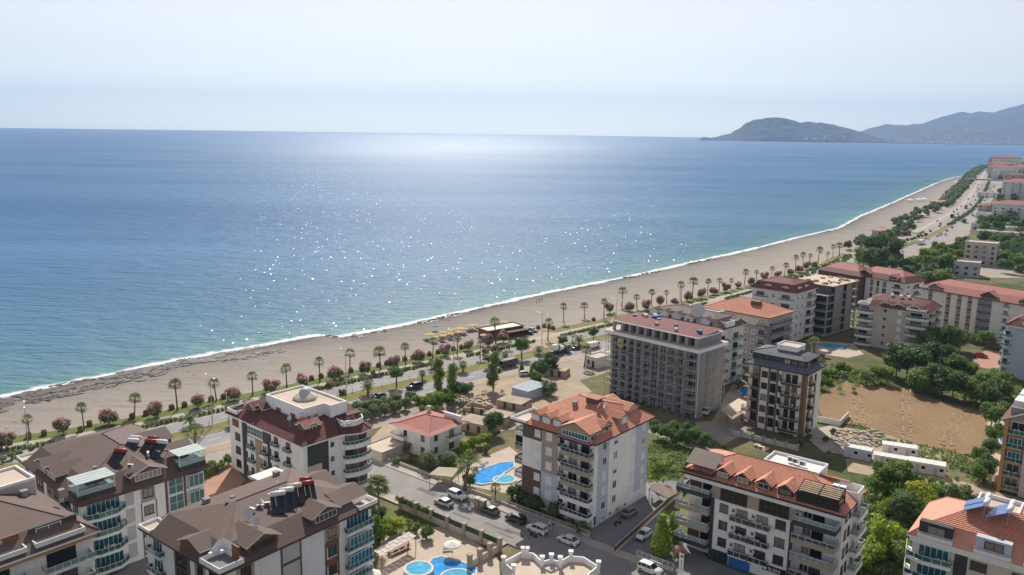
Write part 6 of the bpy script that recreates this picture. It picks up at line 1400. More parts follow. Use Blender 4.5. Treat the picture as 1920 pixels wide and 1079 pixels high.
# clump along the far edge of the field
CL=[(1625,722,'olive',1.6),(1645,718,'mid',.7),(1662,722,'mid',.6),(1680,705,'dark',1.15),(1700,712,'dark',1.25),(1718,700,'dark',1.05),(1720,738,'mid',.95),(1745,735,'dark',.95),(1765,742,'mid',1.0),(1785,750,'dark',.9),(1808,752,'mid',.95),(1830,760,'mid',.8),(1850,770,'dark',.7),(1740,672,'dark',.9),(1758,668,'dark',1.0),(1778,665,'dark',1.05),(1798,658,'mid',.95),(1760,700,'dark',1.0),(1785,712,'dark',.9),(1812,715,'mid',.8),(1840,735,'mid',.7),(1858,800,'mid',.75),(1866,760,'dark',.8),(1838,868,'mid',.55),(1846,898,'dark',.55),(1855,860,'dark',.5),(1835,905,'mid',.5),(1862,835,'mid',.6),(1880,745,'mid',.8),(1848,652,'mid',.75),(1832,645,'olive',1.6)]
for i,(x,y,k,s) in enumerate(CL): tpx(k,x,y,'%s by the ploughed field and the terracotta block, %s counted from the left'%({'olive':'grey green bush','mid':'mid green tree','dark':'dark dense tree'}[k],ordn(sorted(range(len(CL)),key=lambda q:CL[q][0]).index(i))),'tree',s*(1.2 if k in('dark','mid') else 1.0),'trees along the field edge')
for i,(x,y,s) in enumerate([(1545,715,.8),(1560,708,.9),(1575,704,.9),(1590,700,.8),(1540,730,.8),(1555,722,.7)]): tpx('bright' if i%2 else 'mid',x,y,'low green bush on the bank between slim grey block and field, %s from the left'%ordn(sorted([1545,1560,1575,1590,1540,1555]).index(x)),'bush',s*.7)
tpx('lowfan',1527,668,'bushy palm between the slim grey block and the oval pool','palm',1.6); tpx('bright',1401,722,'yellow green bush beside the small pool behind the shell','bush',.7); tpx('darkshrub',1385,730,'dark bush beside the small pool behind the shell','bush',1.4)
for i,(x,y) in enumerate([(1500,838),(1515,828),(1548,830),(1562,815)]): tpx('darkshrub',x,y,'small bush by the wall of the slim grey block, %s from the left'%ordn(i),'bush',.9)
# upper right: the big tree and the greenery around the distant houses
for i,(x,y,k,s) in enumerate([(1640,502,'dark',2.3),(1618,505,'mid',1.6),(1660,505,'dark',1.9),(1640,520,'dark',1.6),(1672,512,'mid',1.3)]): tpx(k,x,y,'very large dark tree mass beside the road bend, %s trunk from the left'%ordn([1618,1640,1641,1660,1672].index(x if y!=520 else 1641)),'tree',s*1.12)
rg=random.Random(21)
def scatter(poly,n,kinds,lab,grp,s0,s1,cat='tree',seed=1):
    r=random.Random(seed); xs=[p[0] for p in poly]; ys=[p[1] for p in poly]; k=0
    while k<n:
        x,y=r.uniform(min(xs),max(xs)),r.uniform(min(ys),max(ys)); ins=False
        for i in range(len(poly)):
            (xa,ya),(xb,yb)=poly[i],poly[i-1]
            if (ya>y)!=(yb>y) and x<(xb-xa)*(y-ya)/(yb-ya)+xa: ins=not ins
        if ins: p=at(x,y); tree(r.choice(kinds),p.x,p.y,lab,cat,r.uniform(s0,s1),grp,trunk=False); k+=1
scatter([(1690,500),(1740,488),(1790,500),(1790,530),(1760,545),(1700,560)],26,['olive','mid','far'],'soft green thicket bush between the red double roof and the cream block','thicket by the red roofs',1.0,1.8,'bush',2)
scatter([(1735,487),(1775,466),(1812,458),(1835,462),(1830,477),(1790,495),(1740,502)],26,['far','mid','dark'],'dark tree beside the bend of the highway near low houses','trees by the highway bend',.8,1.3,'tree',3)
scatter([(1840,430),(1920,410),(1920,462),(1870,480),(1840,470)],34,['far','mid','dark'],'tree among distant gardens below the white hotel','trees below the hotel',.9,1.5,'tree',4)
scatter([(1870,480),(1925,478),(1925,520),(1880,512)],26,['far','dark','mid'],'dark tree right of the pink four storey house','trees right of the pink house',.9,1.3,'tree',5)
scatter([(1878,360),(1905,345),(1900,420),(1868,430),(1856,415)],26,['far','dark'],'distant tree along the inland side of the highway','inland highway trees',.9,1.4,'tree',6)
# weeds and grass tufts
hs=MB(); r=random.Random(31)
def tufts(poly,n,size,h):
    xs=[p[0] for p in poly]; ys=[p[1] for p in poly]; k=0
    while k<n:
        x,y=r.uniform(min(xs),max(xs)),r.uniform(min(ys),max(ys)); ins=False
        for i in range(len(poly)):
            (xa,ya),(xb,yb)=poly[i],poly[i-1]
            if (ya>y)!=(yb>y) and x<(xb-xa)*(y-ya)/(yb-ya)+xa: ins=not ins
        if not ins: continue
        k+=1; p=at(x,y)
        for q in range(9):
            a=r.uniform(0,6.3); d=Vector((cos(a),sin(a),0)); s=size*r.uniform(.6,1.3); c=p+d*s*r.uniform(0,1); hh=h*r.uniform(.4,1.2)
            t=c+d*s*.6+Vector((0,0,hh)); w=Vector((-sin(a),cos(a),0))*s*.35; hs.face([c-w,c+w,t+w*.4,t-w*.4],r.choice([0,0,1,2]))
tufts([(1630,892),(1700,902),(1830,938),(1740,1000),(1720,1079),(1570,1079),(1585,1000)],900,.6,.8)
tufts([(1207,905),(1217,832),(1300,802),(1380,850),(1290,900)],320,.5,.5); tufts([(1560,684),(1640,697),(1700,717),(1640,725),(1530,712)],320,.5,.6); tufts([(1780,737),(1860,692),(1920,705),(1920,765),(1850,775)],330,.6,.7)
tufts([(1570,780),(1700,830),(1845,858),(1840,885),(1780,880),(1640,835)],260,.5,.5)
rq=random.Random(51)
for k in range(150):
    x,y=rq.uniform(1615,1770),rq.uniform(900,1075)
    if x>1690+ (1010-y)*.9 or x<1640-(y-900)*.35: continue
    p=at(x,y); R_=rq.uniform(.7,1.7); q=(p.x,p.y,R_*.5,R_,.8); leaves(hs,[q],70,.24,[.35,.45,.2],k); core(hs,[q],.6)
for poly,n in (([1566,700,1612,742],26),([1790,880,1850,905],12),([1700,850,1780,885],14)):
    for k in range(n): p=at(rq.uniform(poly[0],poly[2]),rq.uniform(poly[1],poly[3])); R_=rq.uniform(.5,1.2); q=(p.x,p.y,R_*.5,R_,.8); leaves(hs,[q],50,.24,[.4,.4,.2],k)
for k in range(34):
    p=at(rq.uniform(800,1050),rq.uniform(722,800)); R_=rq.uniform(.4,1.1); q=(p.x,p.y,R_*.5,R_,.8); leaves(hs,[q],45,.22,[.4,.2,.4],k)
struct('weeds',hs,[LM['mid'],LM['bright'],LM['olive']],kind='stuff')
# ================================================================== vehicles
def paint(name,c,metal=.0):
    m,nt,p=nodes(name); p.inputs['Base Color'].default_value=(*c,1); p.inputs['Roughness'].default_value=.28; p.inputs['Metallic'].default_value=metal; p.inputs['Coat Weight'].default_value=.5
    return m
PT={'white':paint('white_paint',(.72,.72,.71)),'silver':paint('silver_paint',(.48,.48,.48),.3),'grey':paint('grey_paint',(.10,.10,.105),.2),'black':paint('black_paint',(.02,.02,.024)),'navy':paint('navy_paint',(.02,.03,.08)),'red':paint('red_paint',(.42,.02,.02)),'blue':paint('blue_paint',(.05,.12,.35)),'green':paint('green_paint',(.05,.16,.12)),'khaki':mat('grey_green_cover',(.20,.22,.19),.8,.1,1)}
M['head']=mat('headlight_lens',(.75,.76,.76),.15,.02,1); M['tail']=mat('tail_lamp_lens',(.30,.015,.015),.2,.02,1); M['rim']=mat('alloy_rim',(.45,.45,.46),.35,.05,1,metal=.5); M['plastic']=mat('black_plastic',(.02,.02,.02),.6,.05,1)
def loft(secs,mb,m,cap=True):
    """secs: list of cross sections, each a list of points from left sill over the top to the right sill"""
    n=len(secs[0]); b=len(mb.v)
    for s in secs: mb.v+=s
    for i in range(len(secs)-1):
        for j in range(n-1):
            mb.f.append((b+i*n+j,b+i*n+j+1,b+(i+1)*n+j+1,b+(i+1)*n+j)); mb.m.append(m); mb.uv.append(None)
    if cap:
        mb.f.append(tuple(b+j for j in range(n))[::-1]); mb.m.append(m); mb.uv.append(None)
        mb.f.append(tuple(b+(len(secs)-1)*n+j for j in range(n))); mb.m.append(m); mb.uv.append(None)
CARM={}
def car_meshes(kind,col):
    k=(kind,col)
    if k in CARM: return CARM[k]
    # x forward; profile: (x, hood/belt height, half width)
    if kind=='sedan': L=4.5; low=[(-2.22,.78,.72),(-2.15,.95,.80),(-1.5,1.0,.86),(-.6,.98,.88),(.7,.95,.88),(1.3,.90,.87),(1.9,.80,.83),(2.2,.62,.72)]; cab=[(-1.75,.99),(-1.05,1.40),(-.2,1.46),(.45,1.40),(1.15,.93)]
    elif kind=='suv': L=4.5; low=[(-2.2,.85,.76),(-2.15,1.05,.84),(-1.5,1.1,.90),(-.6,1.1,.91),(.7,1.08,.91),(1.3,1.03,.90),(1.9,.95,.86),(2.2,.72,.76)]; cab=[(-2.12,1.08),(-1.85,1.58),(-.8,1.68),(.3,1.62),(1.05,1.06)]
    else: L=4.0; low=[(-1.95,.8,.72),(-1.9,.98,.8),(-1.4,1.0,.84),(-.5,1.0,.85),(.6,.97,.85),(1.2,.92,.84),(1.7,.82,.80),(1.95,.64,.70)]; cab=[(-1.88,.99),(-1.6,1.38),(-.6,1.48),(.25,1.43),(1.0,.95)]
    zb=.24; b=MB()
    secs=[[(x,-w+.04,zb),(x,-w,zb+.25),(x,-w+.01,h-.12),(x,-w+.09,h),(x,w-.09,h),(x,w-.01,h-.12),(x,w,zb+.25),(x,w-.04,zb)] for x,h,w in low]
    loft(secs,b,0)
    g=MB(); W0=low[3][2]-.08
    cs=[[(x,-W0,h0-.02),(x,-(W0-.16*(z-h0)/.5 if z-h0>0 else W0),z),(x,(W0-.16*(z-h0)/.5 if z-h0>0 else W0),z),(x,W0,h0-.02)] for (x,z),h0 in zip(cab,[low[3][1]]*5)]
    loft(cs,g,0)
    rf=MB(); (xa,za),(xm,zm),(xb_,zb_)=cab[1],cab[2],cab[3]
    wr=W0-.13
    rf.face([(xa-.03,-wr,za+.012),(xm,-wr,zm+.012),(xm,wr,zm+.012),(xa-.03,wr,za+.012)][::-1]); rf.face([(xm,-wr,zm+.012),(xb_+.03,-wr,zb_+.012),(xb_+.03,wr,zb_+.012),(xm,wr,zm+.012)][::-1])
    for sg in (-1,1):
        yb,yt=sg*(W0+.006),sg*(wr+.01); hb=low[3][1]
        for (x0,z0),(x1,z1) in ((cab[0],cab[1]),(cab[4],cab[3])): rf.bar((x0,yb*.985,z0),(x1,yt,z1),.05)
        for x in ((-.35,) if kind!='suv' else (-.35,-1.35)): rf.bar((x,yb,hb-.02),(x,yt,zm-.03),.045)
        rf.bar((xa,yt,za),(xm,yt,zm),.04); rf.bar((xm,yt,zm),(xb_,yt,zb_),.04)
    w=MB(); w.tube([(0,-.11,0),(0,.11,0)],.33,12,0); w.tube([(0,-.118,0),(0,-.1,0)],.2,10,1); w.tube([(0,.1,0),(0,.118,0)],.2,10,1)
    hd=MB(); hd.box(-.06,-.17,-.08,.05,.17,.08); tl=MB(); tl.box(-.05,-.14,-.1,.04,.14,.1); bp=MB(); bp.box(L/2-.16,-low[-1][2]+.05,.26,L/2-.02,low[-1][2]-.05,.48); bp.box(-L/2+.0,-.6,.28,-L/2+.1,.6,.5)
    mr=MB(); mr.box(-.08,-.1,-.07,.08,.1,.07)
    CARM[k]=dict(body=b.mesh('body',PT[col],True),glass=g.mesh('windows',M['dglass']),roof=rf.mesh('roof_panel',PT[col]),wheel=w.mesh('wheel',[M['tire'],M['rim']]),hd=hd.mesh('headlight',M['head']),tl=tl.mesh('tail_light',M['tail']),bp=bp.mesh('bumper',M['plastic']),mr=mr.mesh('mirror',PT[col]),low=low,L=L)
    return CARM[k]
def car(kind,col,x,y,rz,label,cat='car',z=.2,group=None,s=1.0,name='parked_car'):
    c=car_meshes(kind,col); o=thing(name,label,cat,(x,y,z),rz,group); o.scale=(s,s,s)
    link('body',c['body'],o); link('windows',c['glass'],o); link('roof_panel',c['roof'],o); link('bumper',c['bp'],o); lw=c['low']
    for px,sy in ((lw[-3][0]+.1,-1),(lw[-3][0]+.1,1),(lw[2][0]+.12,-1),(lw[2][0]+.12,1)): link('wheel',c['wheel'],o,(px,sy*(lw[3][2]-.1),.33))
    for sy in (-1,1):
        link('headlight',c['hd'],o,(c['L']/2-.2,sy*(lw[-1][2]-.16),lw[-1][1]+.02)); link('tail_light',c['tl'],o,(-c['L']/2+.03,sy*(lw[0][2]-.12),lw[0][1]-.02)); link('mirror',c['mr'],o,(lw[4][0]+.15,sy*(lw[4][2]+.06),lw[4][1]+.06))
    return o
SA=radians(-39.5)
def cpx(kind,col,px,py,label,rz,z=.2,**k):
    p=at(px,py,z); return car(kind,col,p.x,p.y,rz,label,z=z,**k)
cpx('sedan','silver',832,947,'silver white saloon at the middle of the side street beside the SUV',SA+pi,.19)
cpx('suv','white',857,934,'white SUV parked by the pool fence behind the silver saloon',SA,.19)
cpx('sedan','grey',918,962,'dark grey saloon parked along the kerb in front of the pool gate',SA+pi,.19)
cpx('suv','black',967,978,'black SUV parked along the kerb under the tiled block',SA+pi,.19)
cpx('suv','white',1007,997,'white SUV with roof rails parked in the shade of the tiled block',SA+pi,.19)
cpx('sedan','white',1065,1018,'white saloon parked in the dark shade of the street, alone by the kerb',SA+pi,.19)
cpx('suv','white',1219,1073,'white SUV with black roof parked by the fence of the lower right block',SA,.19)
cpx('hatch','white',1207,1008,'white car half hidden under the broad conifer',radians(50)+pi,.2)
cpx('sedan','khaki',1180,965,'car under a grey green cover beside the tiled block',radians(50),.2)
p=at(712,748); sC,_=s_of(p.x,p.y); q=rp(sC,-6.2); car('sedan','navy',q[0],q[1],heading(sC)+pi,'dark saloon driving on the inland carriageway near the olive bushes',z=.07,name='car')
p=at(786,733); sC,_=s_of(p.x,p.y); q=rp(sC,-5.6); car('suv','black',q[0],q[1],heading(sC)+pi,'dark van shaped car on the carriageway behind the pair of tall trees',z=.07,name='car',s=1.15)
cpx('suv','navy',988,626,'dark blue SUV parked beside the beach bar',radians(-25),.19,s=1.1); cpx('sedan','silver',998,622,'silver car parked beside the dark blue SUV at the beach bar',radians(-25),.19)
cpx('hatch','white',985,704,'white hatchback between the column trees by the road',radians(20),.1)
p=at(1082,656); sC,_=s_of(p.x,p.y); q=rp(sC,-5.2); car('sedan','black',q[0],q[1],heading(sC)+pi,'black car on the carriageway ahead of the mixer truck',z=.07,name='car')
cpx('hatch','red',1840,670,'bright red car on the brick paved yard at right',radians(-28),.15); cpx('sedan','blue',1884,657,'blue car beside the red one under the cream block',radians(-28),.15)
cpx('sedan','white',1683,484,'white saloon at the bend of the highway by the big tree',radians(55),.1); cpx('suv','white',1680,448,'white van shaped car in the roadside parking, front one',radians(52),.1); cpx('sedan','silver',1691,444,'silver car in the roadside parking, rear one',radians(52),.1); cpx('sedan','navy',1700,442,'dark car in the roadside parking by the trees',radians(52),.1)
# trucks, van, pick-up
def box_truck(name,label,cat,x,y,rz,L,Wd,H,cabL,cabH,colb,colc,z=.07):
    o=thing(name,label,cat,(x,y,z),rz); mb=MB(); mb.box(-L/2,-Wd/2,.7,L/2-cabL-.15,Wd/2,H); link('cargo_box',mb.mesh('cargo_box',colb),o)
    mb=MB(); loft([[(xx,-Wd/2+.05,.45),(xx,-Wd/2+.05,h),(xx,Wd/2-.05,h),(xx,Wd/2-.05,.45)] for xx,h in ((L/2-cabL,cabH),(L/2-.7,cabH),(L/2-.1,cabH*.58),(L/2,.9))],mb,0); link('cab',mb.mesh('cab',colc),o)
    mb=MB(); a,b_=(L/2-.68,cabH-.08),(L/2-.12,cabH*.6); mb.face([(a[0]+.03,-Wd/2+.15,a[1]),(b_[0]+.03,-Wd/2+.15,b_[1]),(b_[0]+.03,Wd/2-.15,b_[1]),(a[0]+.03,Wd/2-.15,a[1])])
    for sg in (-1,1): y0=sg*(Wd/2-.04); mb.face([(L/2-cabL+.3,y0,cabH*.62),(L/2-.5,y0,cabH*.62),(L/2-.75,y0,cabH-.12),(L/2-cabL+.3,y0,cabH-.12)])
    link('windows',mb.mesh('windows',M['dglass']),o)
    wm=MB(); wm.tube([(0,-.15,0),(0,.15,0)],.45,12,0); wm.tube([(0,-.16,0),(0,.16,0)],.22,8,1); wm=wm.mesh('wheel',[M['tire'],M['rim']])
    for xx in (L/2-1.1,-L/2+1.2,-L/2+2.4)[:3 if L>6.5 else 2]:
        for sg in (-1,1): link('wheel',wm,o,(xx,sg*(Wd/2-.18),.45))
    return o
def onroad(px,py,n): p=at(px,py); s,_=s_of(p.x,p.y); q=rp(s,n); return q[0],q[1],heading(s)
x,y,h=onroad(957,690,-6.0); box_truck('minibus','dark minibus on the carriageway beside the round median tree','bus',x,y,h+pi,7.0,2.2,2.6,1.5,2.5,PT['black'],PT['black'])
x,y,h=onroad(1052,664,-5.6); mt_=box_truck('mixer_truck','concrete mixer truck with green and white drum on the carriageway','truck',x,y,h,8.5,2.5,1.2,2.2,2.8,M['plastic'],PT['green'])
mb=MB(); mb.tube([(-4.3,0,2.9),(-3.2,0,2.7),(-1.2,0,2.2),(1.2,0,2.0)],[.6,1.15,1.25,.7],14); link('mixer_drum',mb.mesh('mixer_drum',M['wtrim'],True),mt_); mb=MB(); mb.tube([(-2.2,0,2.47),(-1.4,0,2.26)],[1.27,1.3],14); link('drum_band',mb.mesh('drum_band',PT['green']),mt_)
x,y,h=onroad(1100,650,-7.8); box_truck('box_van','white box van passing behind the fan palm by the shops','van',x,y,h,5.6,2.0,2.3,1.6,2.2,PT['white'],PT['white'])
p=at(1325,775); pk=box_truck('pickup_truck','white pick-up truck with a blue windscreen in front of the scaffolded shell','truck',p.x,p.y,radians(-115),5.6,2.0,1.25,2.4,2.1,PT['white'],PT['white'],.1)
x,y,h=onroad(1675,470,7); box_truck('box_truck','white box truck by the big dark tree at the road bend','truck',x,y,h+pi,7.5,2.4,3.1,1.8,2.7,PT['white'],PT['white'])
x,y,h=onroad(1733,459,-6); box_truck('bus','white bus on the highway bend near the trees','bus',x,y,h,10.5,2.5,3.2,1.2,3.1,PT['white'],PT['white'])
x,y,h=onroad(1805,418,-8); box_truck('lorry','dark brown lorry in the highway traffic','lorry',x,y,h,9,2.5,3.6,2,2.9,M['brownclad'],PT['grey']); x,y,h=onroad(1804,391,7); box_truck('lorry','blue and white lorry in the highway traffic','lorry',x,y,h+pi,10,2.5,3.8,2,2.9,PT['blue'],PT['white']); x,y,h=onroad(1789,409,7); box_truck('lorry','black lorry on the seaward side of the highway','lorry',x,y,h+pi,9,2.5,3.6,2,2.9,PT['black'],PT['black'])
# small far traffic, all built alike
def tiny_car(col):
    mb=MB(); loft([[(x,-w,.3),(x,-w,h),(x,w,h),(x,w,.3)] for x,h,w in ((-2.15,.9,.8),(-1.4,1.0,.88),(.8,.98,.88),(2.1,.75,.8))],mb,0); loft([[(x,-.8,.95),(x,-.66,z),(x,.66,z),(x,.8,.95)] for x,z in ((-1.7,1.0),(-1.0,1.48),(.4,1.46),(1.2,.98))],mb,1)
    mb.face([(-1.0,-.66,1.49),(.4,-.66,1.47),(.4,.66,1.47),(-1.0,.66,1.49)],0); return mb.mesh('car',[PT[col],M['dglass']])
TC={c:tiny_car(c) for c in('white','silver','grey','black','red')}
r=random.Random(77); ss=s_of(318,634)[0]; se=s_of(760,1330)[0]; used_=[]
while len(used_)<62:
    t=r.random()**1.5; s=ss+(se-ss)*t; n=r.choice([-4.6,-7.0,-9.6,4.6,7.2,9.6,13.2]) if s>s_of(370,705)[0]+0 else r.choice([-5,-8.5,5,8.5])
    if n==13.2 and t<.15: continue
    if any(abs(s-a)<8 and abs(n-b_)<2 for a,b_ in used_): continue
    used_.append((s,n)); q=rp(s,n); c=r.choice(['white','white','silver','grey','black','white','red'])
    thing('far_car','small %s car in the queue of highway traffic toward the bridge'%c,'car',(q[0],q[1],.08),heading(s)+(pi if n>0 else 0),'%s cars in the far traffic'%c,TC[c])
# motor scooters
def scooter(px,py,rz,label):
    p=at(px,py); o=thing('scooter',label,'scooter',(p.x,p.y,.12),rz); w=MB(); w.tube([(0,-.06,0),(0,.06,0)],.27,10); w=w.mesh('wheel',M['tire'])
    link('wheel',w,o,(.6,0,.27)); link('wheel',w,o,(-.6,0,.27)); mb=MB(); mb.tube([(.62,0,.35),(.45,0,.7),(.38,0,1.0)],.05,6); mb.box(-.75,-.14,.4,.1,.14,.62); mb.box(.05,-.16,.3,.4,.16,.4); mb.bar((.38,-.32,1.0),(.38,.32,1.0),.025); link('body',mb.mesh('body',PT['grey']),o); mb=MB(); mb.box(-.7,-.14,.63,.05,.14,.76); link('seat',mb.mesh('seat',M['plastic']),o)
scooter(1158,985,radians(30),'scooter leaning by the covered car'); scooter(1222,940,radians(80),'scooter at the carport end of the parking yard'); scooter(1648,878,radians(-30),'motor scooter on the dirt lane in front of the site cabins'); scooter(1000,1008,radians(-40),'scooter parked beside the pavement behind the white SUV')

# ================================================================== street furniture, beach things
def lamp(s,n,h,double,label,grp,z=.2):
    q=rp(s,n,z); o=thing('street_lamp',label,'street lamp',q,heading(s),grp); mb=MB(); mb.tube([(0,0,0),(0,0,h)],[.14,.07],7); mb.box(-.3,-.3,-.1,.3,.3,.15); link('pole',mb.mesh('pole',M['galv']),o)
    for sg in ((-1,1) if double else (1,)):
        mb=MB(); mb.tube([(0,0,h-.1),(0,sg*.9,h+.45),(0,sg*2.2,h+.6)],.045,5); link('arm',mb.mesh('arm',M['galv']),o); mb=MB(); mb.box(-.16,sg*2.5-.45,h+.55,.16,sg*2.5+.45,h+.7); link('lamp_head',mb.mesh('lamp_head',M['wtrim']),o)
sl=s_of(*at2(666,750))[0]
for i in range(-1,11): 
    if i==-1: lamp(s_of(*at2(54,842))[0],13,9.5,True,'double armed street lamp beside the leftmost fan palm','street lamps')
    else: lamp(sl+(i-1)*39,1.6,12.5,True,'tall double armed street lamp on the median, %s from the left'%ordn(i),'street lamps')
# wire fence on the median
for k in range(5):
    s0=s_of(-105,172)[0]+k*62; q=rp(s0,2.0,.2); o=thing('median_fence','low wire fence with slim posts on the median, %s stretch from the left'%ordn(k),'fence',q,heading(s0),'fence stretches on the median'); pm=MB(); pm.bar((0,0,0),(0,0,1.25),.06,0,5); pm=pm.mesh('post',M['frame_k'])
    h0=heading(s0)
    def loc_(s,z=0): a=rp(s,2.0,z); dx,dy=a[0]-q[0],a[1]-q[1]; return (dx*cos(h0)+dy*sin(h0),-dx*sin(h0)+dy*cos(h0),z)
    for j in range(13): link('post',pm,o,loc_(s0+j*5))
    for zz in (.5,1.1): mb=MB(); mb.tube([loc_(s0+j*5,zz) for j in range(13)],.018,3); link('wire',mb.mesh('wire',M['galv']),o)
# planters along the sand
PL=[(54,822),(83,817),(151,810),(168,799),(248,785),(274,779),(322,768),(346,763),(396,752),(419,748),(584,713),(602,709),(639,702),(658,698),(710,688),(725,684),(759,676),(774,673),(805,667),(821,663),(850,657),(865,654),(997,620),(1009,617),(1020,614),(1029,616),(1037,618),(1113,602)]
pb=MB(); pb.prism([(-.6,-.6),(.6,-.6),(.6,.6),(-.6,.6)],0,.95); pb.box(-.66,-.66,.78,.66,.66,.95); pbm=pb.mesh('box',M['wood']); q_=(0,0,1.0,.62,.7); pp=MB(); leaves(pp,[q_],90,.16,[.6,.4],3,.8); ppm=pp.mesh('plant',[LM['darks'] if 'darks' in LM else LM['dark'],LM['brownl']])
for i,(x,y) in enumerate(PL):
    p=at(x,y); o=thing('planter','square brown planter box with a dark plant at the sand edge, %s from the left'%ordn(i),'planter',(p.x,p.y,.08),heading(s_of(p.x,p.y)[0]),'planters along the sand'); link('box',pbm,o); link('plant',ppm,o)
# beach umbrellas and loungers
def umbrella_meshes(R,h,m,n=8):
    a=MB(); a.bar((0,0,0),(0,0,h+.35),.035,0,6); c=MB()
    for k in range(n):
        t0,t1=2*pi*k/n,2*pi*(k+1)/n; p0,p1=(R*cos(t0),R*sin(t0)),(R*cos(t1),R*sin(t1)); c.face([(*p0,h-.1),(*p1,h-.1),(0,0,h+.45)]); c.face([(*p0,h-.32),(*p1,h-.32),(*p1,h-.1),(*p0,h-.1)])
    return a.mesh('pole',M['frame_w']),c.mesh('canopy',m)
UY=umbrella_meshes(1.35,2.1,M['yellow']); UT=umbrella_meshes(1.3,2.0,M['tealcv']); UW=umbrella_meshes(1.6,2.3,M['canvas'])
UM=[(803,625.5),(807,625),(815,630),(829.5,621),(831,627),(843.5,618),(845.5,623.5),(855,615),(860,614),(863,613.2),(869.5,614.6),(859,620.6),(881.5,609),(890,607.6),(916,607),(946,601.7),(906.5,626)]
for i,(x,y) in enumerate(sorted(UM)):
    p=at(x,y+.5,2.4); o=thing('beach_umbrella','pale yellow beach umbrella over blue loungers, %s from the left'%ordn(i),'umbrella',(p.x,p.y,.02),0,'yellow beach umbrellas'); link('pole',UY[0],o); link('canopy',UY[1],o)
p=at(816,610,2.2); o=thing('beach_umbrella','single teal beach umbrella near the water','umbrella',(p.x,p.y,.02)); link('pole',UT[0],o); link('canopy',UT[1],o)
lb=MB(); lb.box(-.95,-.33,.28,.35,.33,.36); 
for x in (-.85,.75):
    for y in (-.28,.28): lb.box(x-.03,y-.03,0,x+.03,y+.03,.3)
lf=lb.mesh('frame',M['frame_w']); lb=MB(); lb.box(-.95,-.31,.362,.35,.31,.44); lb.face([(.35,-.31,.44),(.35,.31,.44),(1.0,.31,.8),(1.0,-.31,.8)]); lb.face([(.35,-.31,.36),(1.0,-.31,.72),(1.0,.31,.72),(.35,.31,.36)]); lc=lb.mesh('cushion',M['navycv'] if 'navycv' in M else mat('blue_grey_cushion',(.16,.19,.27),.9,.1,1))
k=0
for i,(x,y) in enumerate(sorted(UM)):
    p=at(x,y+.5,2.4)
    for d in (-.9,.9):
        o=thing('sun_lounger','dark blue sun lounger, %s of the pair under the %s yellow umbrella from the left'%('left' if d<0 else 'right',ordn(i)),'sun lounger',(p.x+d*.72-.6,p.y-d*.68-.9,.03),radians(-40),'sun loungers on the beach'); link('frame',lf,o); link('cushion',lc,o)
for i,(x,y) in enumerate([(825,639),(833,635),(844,635),(845,630),(868,630),(873,628),(880,622),(883,619),(892,622),(894,616)]): p=at(x,y); o=thing('sun_lounger','dark blue sun lounger in the open row by the beach bar, %s from the left'%ordn(i),'sun lounger',(p.x,p.y,.03),radians(-40),'loungers without umbrellas'); link('frame',lf,o); link('cushion',lc,o)
# beach bar
p=at(941,608,3.4); b=Bld('beach_bar','low brown timber beach bar with a flat pale roof among the sunbeds','beach bar',915,621,3.4,38,17,7,'FL'); b.body([(.4,.4),(16.6,.4),(16.6,6.6),(.4,6.6)],0,3.0,'wood'); b.parapet('flat_roof',[(0,0),(17,0),(17,7),(0,7)],3.0,.4,.3,'wood',None,'roofwhite')
for u in (2,6,10,14): b.panel('F',u-.6,u+1.6,.8,2.4,'dark',-.4,.05,'serving_hatch')
b.box('lean_to_roof',7,-3.4,2.3,16.6,.3,2.45,'dkred_tile'); mb=MB()
for x in (7.2,11.8,16.4): mb.bar((x,-3.2,0),(x,-3.2,2.3),.07)
b.part('veranda_post',mb,M['wood'])
# white beach pavilions and jetties further along
for i,(x,y) in enumerate([(1706,379),(1722,378),(1732,377),(1712,411),(1722,409),(1730,408),(1793,345),(1800,344)]):
    p=at(x,y); o=thing('beach_canopy','white square canvas canopy on the far beach, %s from the left'%ordn(sorted([1706,1712,1722,1722.5,1730,1732,1793,1800]).index(min([1706,1712,1722,1722.5,1730,1732,1793,1800],key=lambda q:abs(q-x)))),'canopy',(p.x,p.y,.05),.6,'far beach canopies'); mb=MB()
    for sx in (-3,3):
        for sy in (-3,3): mb.bar((sx,sy,0),(sx,sy,2.6),.08)
    link('post',mb.mesh('post',M['frame_w']),o); mb=MB()
    for (ax,ay),(bx,by) in (((-3.4,-3.4),(3.4,-3.4)),((3.4,-3.4),(3.4,3.4)),((3.4,3.4),(-3.4,3.4)),((-3.4,3.4),(-3.4,-3.4))): mb.face([(ax,ay,2.5),(bx,by,2.5),(0,0,3.9)])
    link('canopy',mb.mesh('canopy',M['canvas']),o)
for i,(x,y,L) in enumerate([(1748,340.5,26),(1830,322.7,30),(1872,318,34),(1890,311,60),(1905,310,70)]):
    p=at(x,y,-.4); o=thing('jetty','dark timber bathing jetty standing in the sea, %s from the left'%ordn(i),'jetty',(p.x,p.y,-.5),radians(150)); mb=MB(); mb.box(-L/2,-2,1.1,L/2,2,1.4); link('deck',mb.mesh('deck',M['wood']),o); mb=MB()
    for k in range(6):
        for sy in (-1.6,1.6): mb.bar((-L/2+1+(L-2)*k/5,sy,-1),(-L/2+1+(L-2)*k/5,sy,1.1),.2)
    link('pile',mb.mesh('pile',M['wood']),o)
p=rp(s_of(770,1360)[0],0); o=thing('road_bridge','flat dark footbridge crossing the far highway','bridge',(p[0],p[1],0),heading(s_of(770,1360)[0])); mb=MB(); mb.box(-3,-34,6,3,34,8.2); link('deck',mb.mesh('deck',M['bluesteel']),o); mb=MB()
for y in (-30,-1,30): mb.box(-1,y-.6,0,1,y+.6,6)
link('pier',mb.mesh('pier',M['concrete']),o)
